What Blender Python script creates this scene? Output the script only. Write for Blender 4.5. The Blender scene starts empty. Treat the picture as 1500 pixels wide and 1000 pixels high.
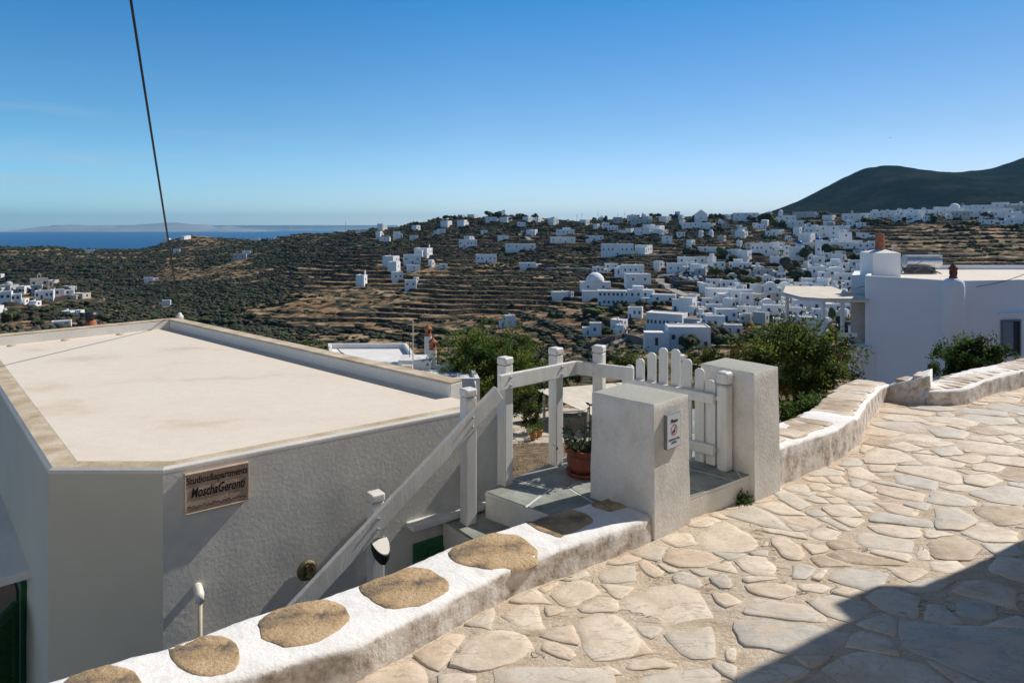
import bpy, bmesh, math, random
import numpy as np
from mathutils import Vector, Matrix, noise as mnoise

# ------------------------------------------------------------------ camera, sky, sun, exposure
sc = bpy.context.scene
col = sc.collection
cam = bpy.data.objects.new("camera", bpy.data.cameras.new("camera"))
col.objects.link(cam)
cam.location = (0, 0, 0)
cam.rotation_euler = (math.radians(90), 0, 0)
cam.data.lens = 24
cam.data.sensor_width = 36
cam.data.shift_y = -170 / 1500
cam.data.clip_start = 0.05
cam.data.clip_end = 120000
sc.camera = cam

SUN_AZ, SUN_EL = 32.0, 42.0          # azimuth measured from +X towards +Y
world = bpy.data.worlds.new("World")
sc.world = world
world.use_nodes = True
nt = world.node_tree
for n in list(nt.nodes):
    nt.nodes.remove(n)
wo = nt.nodes.new("ShaderNodeOutputWorld")
bg = nt.nodes.new("ShaderNodeBackground")
sky = nt.nodes.new("ShaderNodeTexSky")
sky.sky_type = 'NISHITA'
sky.sun_disc = False
sky.sun_elevation = math.radians(SUN_EL)
sky.sun_rotation = math.radians(90 - SUN_AZ)
sky.altitude = 300
sky.air_density = 1.0
sky.dust_density = 0.25
sky.ozone_density = 2.2
bg.inputs[1].default_value = 0.092
# faint streaks of high cloud low over the sea on the left
tc = nt.nodes.new("ShaderNodeTexCoord")
mp = nt.nodes.new("ShaderNodeMapping"); mp.inputs['Scale'].default_value = (2.2, 2.2, 26)
cn = nt.nodes.new("ShaderNodeTexNoise"); cn.inputs['Scale'].default_value = 1.6; cn.inputs['Detail'].default_value = 5
cr = nt.nodes.new("ShaderNodeMapRange"); cr.inputs[1].default_value = 0.5; cr.inputs[2].default_value = 0.78
cr.inputs[3].default_value = 0; cr.inputs[4].default_value = 0.55
sx = nt.nodes.new("ShaderNodeSeparateXYZ")
lx = nt.nodes.new("ShaderNodeMapRange"); lx.inputs[1].default_value = -0.25; lx.inputs[2].default_value = -0.55
mu = nt.nodes.new("ShaderNodeMath"); mu.operation = 'MULTIPLY'
mx = nt.nodes.new("ShaderNodeMixRGB"); mx.inputs[2].default_value = (5.2, 6.6, 7.6, 1)
L = nt.links.new
# sky tint by height (polarised, clear), unseen zenith greyed to cut fill light
hr = nt.nodes.new("ShaderNodeValToRGB"); e = hr.color_ramp.elements
e[0].position = 0.0; e[0].color = (0.92, 1.06, 1.34, 1)
e[1].position = 1.0; e[1].color = (0.44, 0.41, 0.40, 1)
for p_, c_ in ((0.04, (0.74, 0.90, 1.18)), (0.13, (0.53, 0.76, 0.95)), (0.225, (0.37, 0.69, 0.92)), (0.315, (0.19, 0.645, 0.92)), (0.40, (0.20, 0.58, 0.84)), (0.62, (0.42, 0.41, 0.42))):
    q_ = e.new(p_); q_.color = (*c_, 1)
tint = nt.nodes.new("ShaderNodeVectorMath"); tint.operation = 'MULTIPLY'
sc15 = nt.nodes.new("ShaderNodeVectorMath"); sc15.operation = 'SCALE'; sc15.inputs['Scale'].default_value = 1.5
zc_lim = nt.nodes.new("ShaderNodeMapRange"); zc_lim.inputs[1].default_value = 0.20; zc_lim.inputs[2].default_value = 0.10
mu2 = nt.nodes.new("ShaderNodeMath"); mu2.operation = 'MULTIPLY'
L(tc.outputs['Generated'], mp.inputs[0]); L(mp.outputs[0], cn.inputs[0]); L(cn.outputs[0], cr.inputs[0])
L(tc.outputs['Generated'], sx.inputs[0]); L(sx.outputs[0], lx.inputs[0])
L(cr.outputs[0], mu.inputs[0]); L(lx.outputs[0], mu.inputs[1]); L(sx.outputs[2], zc_lim.inputs[0]); L(zc_lim.outputs[0], mu2.inputs[0]); L(mu.outputs[0], mu2.inputs[1]); L(mu2.outputs[0], mx.inputs[0])
L(sx.outputs[2], hr.inputs[0]); L(sky.outputs[0], tint.inputs[0]); L(hr.outputs[0], tint.inputs[1]); L(tint.outputs[0], sc15.inputs[0])
xr = nt.nodes.new("ShaderNodeValToRGB"); e = xr.color_ramp.elements      # deeper away from the sun, softer towards it
e[0].position = 0.2; e[0].color = (0.72, 0.96, 1.0, 1); e[1].position = 0.79; e[1].color = (0.92, 0.79, 0.77, 1)
q_ = e.new(0.47); q_.color = (1, 1, 1, 1); q_ = e.new(0.62); q_.color = (0.96, 0.90, 0.90, 1)
xm = nt.nodes.new("ShaderNodeMath"); xm.operation = 'MULTIPLY_ADD'; xm.inputs[1].default_value = 0.5; xm.inputs[2].default_value = 0.5
xt = nt.nodes.new("ShaderNodeVectorMath"); xt.operation = 'MULTIPLY'
L(sx.outputs[0], xm.inputs[0]); L(xm.outputs[0], xr.inputs[0]); L(sc15.outputs[0], xt.inputs[0]); L(xr.outputs[0], xt.inputs[1])
L(xt.outputs[0], mx.inputs[1]); L(mx.outputs[0], bg.inputs[0]); L(bg.outputs[0], wo.inputs[0])

sl = bpy.data.lights.new("sun", 'SUN')
sl.energy = 4.6
sl.angle = math.radians(0.53)
sl.color = (1.0, 0.93, 0.83)
sun = bpy.data.objects.new("sun", sl)
col.objects.link(sun)
sd = Vector((math.cos(math.radians(SUN_AZ)) * math.cos(math.radians(SUN_EL)),
             math.sin(math.radians(SUN_AZ)) * math.cos(math.radians(SUN_EL)),
             math.sin(math.radians(SUN_EL))))
sun.rotation_euler = sd.to_track_quat('Z', 'Y').to_euler()
sun.location = sd * 50

sc.view_settings.view_transform = 'Standard'
sc.view_settings.look = 'None'
sc.view_settings.exposure = 0.0
sc.view_settings.gamma = 1.0
sc.render.engine = 'CYCLES'
sc.cycles.max_bounces = 6
sc.cycles.transparent_max_bounces = 6
sc.cycles.volume_bounces = 0

# ------------------------------------------------------------------ helpers
R = random.Random(7)
NR = np.random.RandomState(11)


def P(px, py, h=None, Y=None):
    """point seen at photo pixel (px, py): on the level h below the eye, or at depth Y"""
    if Y is None:
        Y = h * 1000.0 / (py - 330.0)
    return Vector(((px - 750) / 1000.0 * Y, Y, -(py - 330) / 1000.0 * Y))


def path_h(Y):
    return 1.613 + 0.07 * Y


def PP(px, py, up=0.0):
    """point on the sloping paved lane (raised by up)"""
    Y = (1.613 - up) / ((py - 330) / 1000.0 - 0.07)
    return Vector(((px - 750) / 1000.0 * Y, Y, -path_h(Y) + up))


def tag(o, label=None, cat=None, group=None, kind=None):
    if label: o["label"] = label
    if cat: o["category"] = cat
    if group: o["group"] = group
    if kind: o["kind"] = kind
    return o


def empty(name, loc, rz=0.0):
    o = bpy.data.objects.new(name, None)
    o.empty_display_size = 0.1
    col.objects.link(o)
    o.location = loc
    o.rotation_euler = (0, 0, rz)
    return o


def wm(o):
    if o is None: return Matrix.Identity(4)
    return wm(o.parent) @ (o.matrix_parent_inverse if o.parent else Matrix.Identity(4)) @ o.matrix_basis


def attach(o, parent):
    """make o a part of parent without moving it"""
    if parent is not None:
        inv = wm(parent).inverted()
        o.parent = parent
        o.matrix_parent_inverse = inv
    return o


class MB:
    """collects shapes for one mesh object"""

    def __init__(self):
        self.v = []; self.f = []; self.m = []

    def add(self, verts, faces, mi=0):
        b = len(self.v)
        self.v += [tuple(v) for v in verts]
        self.f += [tuple(b + i for i in f) for f in faces]
        self.m += [mi] * len(faces)
        return self

    def box(self, c, s, rz=0.0, mi=0, M=None):
        hx, hy, hz = s[0] / 2, s[1] / 2, s[2] / 2
        vs = [Vector((x, y, z)) for x in (-hx, hx) for y in (-hy, hy) for z in (-hz, hz)]
        if M is None:
            M = Matrix.Rotation(rz, 3, 'Z')
        vs = [M @ v + Vector(c) for v in vs]
        return self.add(vs, [(0, 1, 3, 2), (4, 6, 7, 5), (0, 4, 5, 1), (2, 3, 7, 6), (0, 2, 6, 4), (1, 5, 7, 3)], mi)

    def prism(self, poly, z0, z1, mi=0, top=None):
        n = len(poly)
        t = top or poly
        vs = [(p[0], p[1], z0) for p in poly] + [(p[0], p[1], z1) for p in t]
        fs = [tuple(range(n - 1, -1, -1)), tuple(range(n, 2 * n))]
        fs += [(i, (i + 1) % n, n + (i + 1) % n, n + i) for i in range(n)]
        return self.add(vs, fs, mi)

    def bar(self, a, b, w, t, up=Vector((0, 0, 1)), mi=0):
        """board from a to b: w across along 'up', t thick"""
        a = Vector(a); b = Vector(b)
        d = (b - a).normalized()
        s = d.cross(up).normalized()
        u = s.cross(d).normalized()
        vs = []
        for p in (a, b):
            for i, j in ((-1, -1), (1, -1), (1, 1), (-1, 1)):
                vs.append(p + s * (i * t / 2) + u * (j * w / 2))
        return self.add(vs, [(3, 2, 1, 0), (4, 5, 6, 7), (0, 1, 5, 4), (1, 2, 6, 5), (2, 3, 7, 6), (3, 0, 4, 7)], mi)

    def tube(self, pts, r, n=10, mi=0, cap=True):
        pts = [Vector(p) for p in pts]
        rs = r if isinstance(r, (list, tuple)) else [r] * len(pts)
        vs = []; k = len(pts)
        for i, p in enumerate(pts):
            d = (pts[min(i + 1, k - 1)] - pts[max(i - 1, 0)]).normalized()
            a = Vector((0, 0, 1)) if abs(d.z) < 0.9 else Vector((1, 0, 0))
            s = d.cross(a).normalized(); u = s.cross(d)
            for j in range(n):
                t = 2 * math.pi * j / n
                vs.append(p + (s * math.cos(t) + u * math.sin(t)) * rs[i])
        fs = []
        for i in range(k - 1):
            for j in range(n):
                fs.append((i * n + j, i * n + (j + 1) % n, (i + 1) * n + (j + 1) % n, (i + 1) * n + j))
        if cap:
            fs.append(tuple(range(n - 1, -1, -1)))
            fs.append(tuple((k - 1) * n + j for j in range(n)))
        return self.add(vs, fs, mi)

    def lathe(self, c, prof, n=20, mi=0, axis='Z', M=None):
        """prof: list of (radius, height)"""
        vs = []
        for r, h in prof:
            for j in range(n):
                t = 2 * math.pi * j / n
                v = Vector((r * math.cos(t), r * math.sin(t), h))
                if M is not None: v = M @ v
                vs.append(v + Vector(c))
        k = len(prof); fs = []
        for i in range(k - 1):
            for j in range(n):
                fs.append((i * n + j, i * n + (j + 1) % n, (i + 1) * n + (j + 1) % n, (i + 1) * n + j))
        fs.append(tuple(range(n - 1, -1, -1)))
        fs.append(tuple((k - 1) * n + j for j in range(n)))
        return self.add(vs, fs, mi)

    def build(self, name, mats, parent=None, smooth=False, bevel=0.0, seg=2, origin=None):
        me = bpy.data.meshes.new(name)
        if origin is None and self.v:
            a = np.array(self.v)
            org = Vector((float(a[:, 0].mean()), float(a[:, 1].mean()), float(a[:, 2].min())))
        else:
            org = Vector(origin) if origin is not None else Vector((0, 0, 0))
        vs = [(v[0] - org.x, v[1] - org.y, v[2] - org.z) for v in self.v]
        me.from_pydata(vs, [], self.f)
        for m in (mats if isinstance(mats, (list, tuple)) else [mats]):
            me.materials.append(m)
        me.polygons.foreach_set("material_index", self.m)
        if smooth:
            me.polygons.foreach_set("use_smooth", [True] * len(self.f))
        me.update()
        o = bpy.data.objects.new(name, me)
        col.objects.link(o)
        o.location = org
        attach(o, parent)
        if bevel:
            b = o.modifiers.new("bevel", 'BEVEL'); b.width = bevel; b.segments = seg
            b.limit_method = 'ANGLE'; b.angle_limit = math.radians(35)
        return o


def np_mesh(name, verts, faces, mats, smooth=False, mi=None):
    """fast mesh from numpy arrays; faces (n,3) or (n,4)"""
    me = bpy.data.meshes.new(name)
    verts = np.asarray(verts, dtype=np.float32); faces = np.asarray(faces, dtype=np.int32)
    k = faces.shape[1]
    me.vertices.add(len(verts)); me.vertices.foreach_set("co", verts.ravel())
    me.loops.add(faces.size); me.loops.foreach_set("vertex_index", faces.ravel())
    me.polygons.add(len(faces))
    me.polygons.foreach_set("loop_start", np.arange(0, faces.size, k, dtype=np.int32))
    me.polygons.foreach_set("loop_total", np.full(len(faces), k, dtype=np.int32))
    for m in (mats if isinstance(mats, (list, tuple)) else [mats]):
        me.materials.append(m)
    if mi is not None:
        me.polygons.foreach_set("material_index", np.asarray(mi, dtype=np.int32))
    if smooth:
        me.polygons.foreach_set("use_smooth", np.ones(len(faces), dtype=bool))
    me.update(calc_edges=True)
    me.validate()
    o = bpy.data.objects.new(name, me)
    col.objects.link(o)
    return o


# ---- numpy value noise
def _h(ix, iy, s):
    n = (ix.astype(np.int64) * 374761393 + iy.astype(np.int64) * 668265263 + s * 1442695041) & 0x7fffffff
    n = ((n ^ (n >> 13)) * 1274126177) & 0x7fffffff
    return ((n ^ (n >> 16)) & 0xffff) / 65535.0


def vn(x, y, s=0):
    x = np.asarray(x, dtype=float); y = np.asarray(y, dtype=float)
    x0 = np.floor(x); y0 = np.floor(y)
    fx = x - x0; fy = y - y0
    fx = fx * fx * (3 - 2 * fx); fy = fy * fy * (3 - 2 * fy)
    a = _h(x0, y0, s); b = _h(x0 + 1, y0, s); c = _h(x0, y0 + 1, s); d = _h(x0 + 1, y0 + 1, s)
    return (a * (1 - fx) + b * fx) * (1 - fy) + (c * (1 - fx) + d * fx) * fy


def fbm(x, y, o=4, s=0):
    t = 0; a = 0.5; k = 1.0; w = 0
    for i in range(o):
        t = t + a * vn(np.asarray(x) * k + 17.3 * i, np.asarray(y) * k - 9.1 * i, s + i)
        w += a; a *= 0.5; k *= 2.07
    return t / w


# ------------------------------------------------------------------ materials
def mat(name, c1, c2=None, scale=4.0, rough=0.8, bump=0.0, bscale=None, c3=None, detail=6, spec=0.3,
        metal=0.0, lo=0.35, hi=0.65, stretch=None, fine=0.0, trans=0.0, bdist=0.01):
    m = bpy.data.materials.new(name)
    m.use_nodes = True
    t = m.node_tree
    b = t.nodes["Principled BSDF"]
    b.inputs['Base Color'].default_value = (*c1, 1)
    b.inputs['Roughness'].default_value = rough
    b.inputs['Specular IOR Level'].default_value = spec
    b.inputs['Metallic'].default_value = metal
    if trans:
        b.inputs['Transmission Weight'].default_value = 0
    co = t.nodes.new("ShaderNodeTexCoord")
    src = co.outputs['Object']
    if stretch:
        mpn = t.nodes.new("ShaderNodeMapping"); mpn.inputs['Scale'].default_value = stretch
        t.links.new(src, mpn.inputs[0]); src = mpn.outputs[0]
    colout = None
    if c2 is not None:
        n = t.nodes.new("ShaderNodeTexNoise"); n.inputs['Scale'].default_value = scale
        n.inputs['Detail'].default_value = detail; n.inputs['Roughness'].default_value = 0.6
        t.links.new(src, n.inputs['Vector'])
        r = t.nodes.new("ShaderNodeValToRGB")
        r.color_ramp.elements[0].position = lo; r.color_ramp.elements[0].color = (*c1, 1)
        r.color_ramp.elements[1].position = hi; r.color_ramp.elements[1].color = (*c2, 1)
        if c3 is not None:
            e = r.color_ramp.elements.new((lo + hi) / 2); e.color = (*c3, 1)
        t.links.new(n.outputs[0], r.inputs[0])
        colout = r.outputs[0]
        if fine:
            n2 = t.nodes.new("ShaderNodeTexNoise"); n2.inputs['Scale'].default_value = scale * 14
            n2.inputs['Detail'].default_value = 3
            t.links.new(src, n2.inputs['Vector'])
            mr = t.nodes.new("ShaderNodeMapRange")
            mr.inputs[1].default_value = 0.3; mr.inputs[2].default_value = 0.7
            mr.inputs[3].default_value = 1 - fine; mr.inputs[4].default_value = 1 + fine
            t.links.new(n2.outputs[0], mr.inputs[0])
            hv = t.nodes.new("ShaderNodeVectorMath"); hv.operation = 'SCALE'
            t.links.new(colout, hv.inputs[0]); t.links.new(mr.outputs[0], hv.inputs['Scale'])
            colout = hv.outputs[0]
        t.links.new(colout, b.inputs['Base Color'])
    if bump:
        n3 = t.nodes.new("ShaderNodeTexNoise"); n3.inputs['Scale'].default_value = bscale or scale * 4
        n3.inputs['Detail'].default_value = 8
        n3.inputs['Roughness'].default_value = 0.65
        t.links.new(src, n3.inputs['Vector'])
        bp = t.nodes.new("ShaderNodeBump"); bp.inputs['Strength'].default_value = bump
        bp.inputs['Distance'].default_value = bdist
        t.links.new(n3.outputs[0], bp.inputs['Height'])
        t.links.new(bp.outputs[0], b.inputs['Normal'])
    return m


def leaf_mat(name, c1, c2, scale=3.0, tr=0.35):
    m = bpy.data.materials.new(name); m.use_nodes = True
    t = m.node_tree; b = t.nodes["Principled BSDF"]
    b.inputs['Roughness'].default_value = 0.55; b.inputs['Specular IOR Level'].default_value = 0.35
    co = t.nodes.new("ShaderNodeTexCoord")
    n = t.nodes.new("ShaderNodeTexNoise"); n.inputs['Scale'].default_value = scale; n.inputs['Detail'].default_value = 8
    n.inputs['Roughness'].default_value = 0.8
    t.links.new(co.outputs['Object'], n.inputs['Vector'])
    r = t.nodes.new("ShaderNodeValToRGB")
    r.color_ramp.elements[0].position = 0.38; r.color_ramp.elements[0].color = (*c1, 1)
    r.color_ramp.elements[1].position = 0.64; r.color_ramp.elements[1].color = (*c2, 1)
    t.links.new(n.outputs[0], r.inputs[0]); t.links.new(r.outputs[0], b.inputs['Base Color'])
    ts = t.nodes.new("ShaderNodeBsdfTranslucent"); t.links.new(r.outputs[0], ts.inputs[0])
    mxs = t.nodes.new("ShaderNodeMixShader"); mxs.inputs[0].default_value = tr
    out = t.nodes["Material Output"]
    t.links.new(b.outputs[0], mxs.inputs[1]); t.links.new(ts.outputs[0], mxs.inputs[2])
    t.links.new(mxs.outputs[0], out.inputs[0])
    return m


M = {}
M['plaster'] = mat("plaster_white", (0.66, 0.65, 0.62), (0.76, 0.75, 0.73), 2.0, 0.9, 0.35, 60, fine=0.03, bdist=0.006)
M['house_paint'] = mat("house_paint", (0.56, 0.52, 0.42), (0.61, 0.57, 0.47), 1.2, 0.9, 0.15, 50)
M['plaster_grey'] = mat("plaster_rough", (0.60, 0.585, 0.55), (0.70, 0.685, 0.65), 1.1, 0.92, 0.26, 42, fine=0.05, bdist=0.012)
M['pillar'] = mat("pillar_plaster", (0.62, 0.595, 0.55), (0.78, 0.76, 0.72), 3.5, 0.9, 0.7, 45, c3=(0.73, 0.71, 0.67), fine=0.05, bdist=0.008)
M['lane_house'] = mat('low_bounce_wall', (0.26, 0.22, 0.17), (0.34, 0.29, 0.22), 2.0, 0.9)  # unseen wall darkened to cut light bounced into the lane's shade
M['fill_house'] = mat('fill_wall', (0.80, 0.74, 0.64), (0.86, 0.80, 0.70), 2.0, 0.9)  # pale warm wall of the house added for bounced light
M['roof'] = mat("roof_screed", (0.60, 0.49, 0.37), (0.76, 0.69, 0.60), 0.9, 0.85, 0.25, 40, c3=(0.74, 0.665, 0.57), lo=0.28, hi=0.62, fine=0.03, stretch=(1, 1.7, 1))
M['coping'] = mat("coping_screed", (0.42, 0.33, 0.22), (0.66, 0.57, 0.44), 5.0, 0.9, 0.5, 60, fine=0.09)
M['wood'] = mat("painted_wood", (0.68, 0.67, 0.64), (0.80, 0.79, 0.77), 3.0, 0.5, 0.25, 20, stretch=(6, 6, 1), spec=0.4, fine=0.03)
M['slate'] = mat("slate_paving", (0.20, 0.22, 0.20), (0.36, 0.38, 0.34), 4.0, 0.7, 0.4, 30, fine=0.08)
M['grout'] = mat("white_grout", (0.7, 0.7, 0.67), (0.78, 0.78, 0.76), 9.0, 0.9)
def grey_top(m, c, k=0.75):
    """grey on upward faces: dirt, plus a darker tone that offsets strong sun"""
    t = m.node_tree; N = t.nodes.new; b = t.nodes["Principled BSDF"]; old = b.inputs['Base Color'].links[0].from_socket
    g = N("ShaderNodeNewGeometry"); s_ = N("ShaderNodeSeparateXYZ"); t.links.new(g.outputs['Normal'], s_.inputs[0])
    r = N("ShaderNodeMapRange"); r.inputs[1].default_value = 0.75; r.inputs[2].default_value = 0.97; r.inputs[4].default_value = k
    t.links.new(s_.outputs[2], r.inputs[0])
    x = N("ShaderNodeMixRGB"); x.inputs[2].default_value = (*c, 1); t.links.new(r.outputs[0], x.inputs[0]); t.links.new(old, x.inputs[1])
    t.links.new(x.outputs[0], b.inputs['Base Color'])


grey_top(M['pillar'], (0.36, 0.37, 0.33), 0.85)  # tops darkened in colour against the sun, over their real grey dirt
M['limewash'] = mat("limewash", (0.64, 0.62, 0.60), (0.84, 0.83, 0.82), 7.0, 0.92, 0.9, 40, c3=(0.79, 0.78, 0.77), fine=0.05, lo=0.3, hi=0.55, bdist=0.015)
M['wallstone'] = mat("coping_stone", (0.17, 0.145, 0.115), (0.60, 0.44, 0.27), 5.0, 0.9, 1.0, 45, c3=(0.47, 0.33, 0.19), fine=0.14, bdist=0.015, lo=0.36, hi=0.60)
M['terracotta'] = mat("terracotta", (0.30, 0.10, 0.05), (0.48, 0.18, 0.09), 8.0, 0.8, 0.3, 50, fine=0.08)
M['clay_pot'] = mat("dark_clay", (0.16, 0.045, 0.03), (0.27, 0.085, 0.055), 12.0, 0.7, 0.4, 50, fine=0.1)
M['green'] = mat("green_paint", (0.015, 0.075, 0.028), (0.025, 0.11, 0.045), 4.0, 0.45, 0.2, 30)
M['green_light'] = mat('door_green', (0.03, 0.13, 0.055), (0.045, 0.18, 0.08), 4.0, 0.45, 0.2, 30)
M['dark'] = mat("dark_recess", (0.015, 0.017, 0.02), (0.03, 0.035, 0.04), 3.0, 0.4)
M['glass'] = mat("window_glass", (0.02, 0.03, 0.04), None, rough=0.1, spec=0.6)
M['grey_paint'] = mat("grey_paint", (0.16, 0.19, 0.22), (0.21, 0.24, 0.27), 5.0, 0.5)
M['metal'] = mat("galvanised", (0.55, 0.57, 0.60), (0.7, 0.72, 0.75), 6.0, 0.32, metal=0.9)
M['brass'] = mat("aged_brass", (0.11, 0.09, 0.055), (0.22, 0.18, 0.11), 30.0, 0.55, metal=0.5, bump=0.3)
M['plastic_white'] = mat("white_plastic", (0.72, 0.70, 0.64), (0.78, 0.77, 0.73), 10.0, 0.4)
M['pvc'] = mat("cream_pvc", (0.60, 0.54, 0.42), (0.66, 0.61, 0.50), 10.0, 0.5)
M['black'] = mat("black_plastic", (0.012, 0.012, 0.013), (0.02, 0.02, 0.02), 10.0, 0.45)
M['bark'] = mat("bark", (0.06, 0.045, 0.03), (0.16, 0.12, 0.085), 12.0, 0.95, 0.8, 40)
M['canvas'] = mat("canvas_awning", (0.62, 0.56, 0.46), (0.74, 0.69, 0.59), 2.0, 0.9, fine=0.03)
M['signboard'] = mat("clay_plaque", (0.40, 0.28, 0.21), (0.54, 0.40, 0.31), 14.0, 0.8, 0.5, 80, fine=0.1)
M['signrim'] = mat("plaque_rim", (0.46, 0.37, 0.28), (0.6, 0.5, 0.4), 14.0, 0.8)
M['ink'] = mat("dark_glaze", (0.012, 0.012, 0.02), None, rough=0.4)
M['notice'] = mat("notice_card", (0.62, 0.67, 0.76), (0.70, 0.73, 0.80), 6.0, 0.35)
M['red'] = mat("red_print", (0.45, 0.03, 0.03), None, rough=0.4)
M['leaf_mid'] = leaf_mat("leaf_green", (0.028, 0.058, 0.013), (0.125, 0.185, 0.035), 5, 0.42)
M['leaf_yellow'] = leaf_mat("leaf_yellowgreen", (0.075, 0.11, 0.018), (0.28, 0.31, 0.055), 5, 0.5)
M['leaf_dark'] = leaf_mat("leaf_dark", (0.010, 0.024, 0.007), (0.050, 0.085, 0.018), 5)
M['leaf_olive'] = leaf_mat("leaf_olive", (0.040, 0.055, 0.020), (0.14, 0.165, 0.055), 5, 0.42)
M['leaf_bright'] = leaf_mat("leaf_bright", (0.045, 0.10, 0.016), (0.17, 0.27, 0.045), 5, 0.45)
M['leaf_red'] = leaf_mat("leaf_red", (0.16, 0.05, 0.012), (0.32, 0.13, 0.03), 5)
M['cowl'] = mat('dark_cowl', (0.05, 0.05, 0.055), (0.10, 0.10, 0.11), 6.0, 0.4, metal=0.6)
M['clay_ink'] = mat('brown_glaze', (0.05, 0.025, 0.02), None, rough=0.5)
M['plaster_warm'] = mat('cream_plaster', (0.50, 0.47, 0.42), (0.58, 0.55, 0.50), 3.0, 0.9, 0.3, 30)
M['succulent'] = leaf_mat("leaf_succulent", (0.05, 0.075, 0.045), (0.17, 0.21, 0.13), 20, 0.1)
# ------------------------------------------------------------------ terrain
YN = [5, 10, 28, 60, 100, 150, 200, 250, 300, 350, 420, 500, 600, 700, 850, 1000, 1200, 1500, 2000, 2600, 4000, 9000]
NEAR = [-4.5, -5.0, -9.8, -15, -23, -31]
COLS = {
    -500: NEAR + [-36, -39, -40, -39, -37, -48, -62, -66, -60, -44, -38, -70, -150, -250, -300, -300],
    0: NEAR + [-36, -39, -40, -39, -37, -48, -62, -66, -60, -46, -39, -70, -150, -250, -300, -300],
    60: NEAR + [-36, -39, -40, -39.5, -36.5, -46, -62, -66, -60, -46, -39, -70, -150, -250, -300, -300],
    130: NEAR + [-36, -39, -41, -41, -41, -52, -66, -68, -62, -52, -44, -75, -150, -250, -300, -300],
    200: NEAR + [-38, -43, -47, -50, -54, -60, -66, -67, -61, -52, -45, -62, -150, -250, -300, -300],
    280: NEAR + [-42, -50, -55, -57, -58, -58.5, -60, -60, -55, -47, -36, -21, -120, -220, -300, -300],
    350: NEAR + [-46, -54, -57, -57, -57, -55, -53, -51, -46, -38, -29, -33, -130, -220, -300, -300],
    450: NEAR + [-50, -58, -59, -57.5, -54, -49, -45, -40, -31, -22, -17, -60, -140, -220, -300, -300],
    560: NEAR + [-50, -58, -59, -57, -52, -46, -39, -31, -19, -6, -8, -50, -150, -220, -300, -300],
    680: NEAR + [-48, -57, -58, -55.5, -50, -42.5, -34, -25, -9, 9, 5, -30, -60, -80, -150, -300],
    740: NEAR + [-46, -54, -56, -54, -48.5, -41.5, -33, -24, -7, 12, 6, -30, -50, -60, -60, -300],
    850: NEAR + [-42, -48, -49, -48.5, -44, -37, -27, -16, -2, 7, 2, -25, -40, -40, -40, -300],
    950: NEAR + [-37, -42, -43, -42, -37, -30, -20, -10, 4, 12, 5, -10, -30, -30, -30, -300],
    1050: NEAR + [-36, -40, -38, -37, -33, -26, -16, -6, 8, 13, 5, -10, -30, -30, -30, -300],
    1150: NEAR + [-35, -38, -37, -35.5, -31, -25, -15, -4, 10, 13, 5, -10, -30, -30, -30, -300],
    1250: NEAR + [-33, -34, -34, -31, -26, -20, -10, 1, 13, 15, 8, 0, -20, -30, -30, -300],
    1350: NEAR + [-31, -31, -28, -26, -21, -13, -2, 10, 17, 17, 10, 0, -20, -30, -30, -300],
    1500: NEAR + [-31, -31, -29, -26, -20, -11, 0, 12, 21, 22, 14, 0, -20, -30, -30, -300],
    2200: NEAR + [-31, -31, -29, -26, -20, -11, 0, 12, 21, 22, 14, 0, -20, -30, -30, -300],
}
CK = sorted(COLS)
CT = np.array([COLS[k] for k in CK], dtype=float)
YNa = np.array(YN, dtype=float)


def base_z(X, Y):
    px = 750 + 1000 * X / Y
    # resample profile at Y (smooth) for each column, then blend columns
    ly = np.log(Y); lyn = np.log(YNa)
    j = np.clip(np.searchsorted(lyn, ly) - 1, 0, len(YN) - 2)
    t = np.clip((ly - lyn[j]) / (lyn[j + 1] - lyn[j]), 0, 1)
    ck = np.array(CK, dtype=float)
    i = np.clip(np.searchsorted(ck, px) - 1, 0, len(CK) - 2)
    s = np.clip((px - ck[i]) / (ck[i + 1] - ck[i]), 0, 1)
    s = s * s * (3 - 2 * s)

    def prof(ii):
        jm = np.maximum(j - 1, 0); jp = np.minimum(j + 2, len(YN) - 1)
        p0 = CT[ii, jm]; p1 = CT[ii, j]; p2 = CT[ii, j + 1]; p3 = CT[ii, jp]
        m1 = (p2 - p0) / 2; m2 = (p3 - p1) / 2
        # monotone-ish cubic
        d = p2 - p1
        m1 = np.where(m1 * d < 0, 0, np.sign(m1) * np.minimum(abs(m1), 2.5 * abs(d)))
        m2 = np.where(m2 * d < 0, 0, np.sign(m2) * np.minimum(abs(m2), 2.5 * abs(d)))
        t2 = t * t; t3 = t2 * t
        return (2 * t3 - 3 * t2 + 1) * p1 + (t3 - 2 * t2 + t) * m1 + (-2 * t3 + 3 * t2) * p2 + (t3 - t2) * m2
    return prof(i) * (1 - s) + prof(i + 1) * s


def terrace_frac(X, Y, z):
    st = 2.3 + 1.5 * np.clip((Y - 400) / 500, 0, 1)
    q = z / st + fbm(X / 60, Y / 60, 3, 21) * 1.1
    return q - np.floor(q), st


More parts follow.
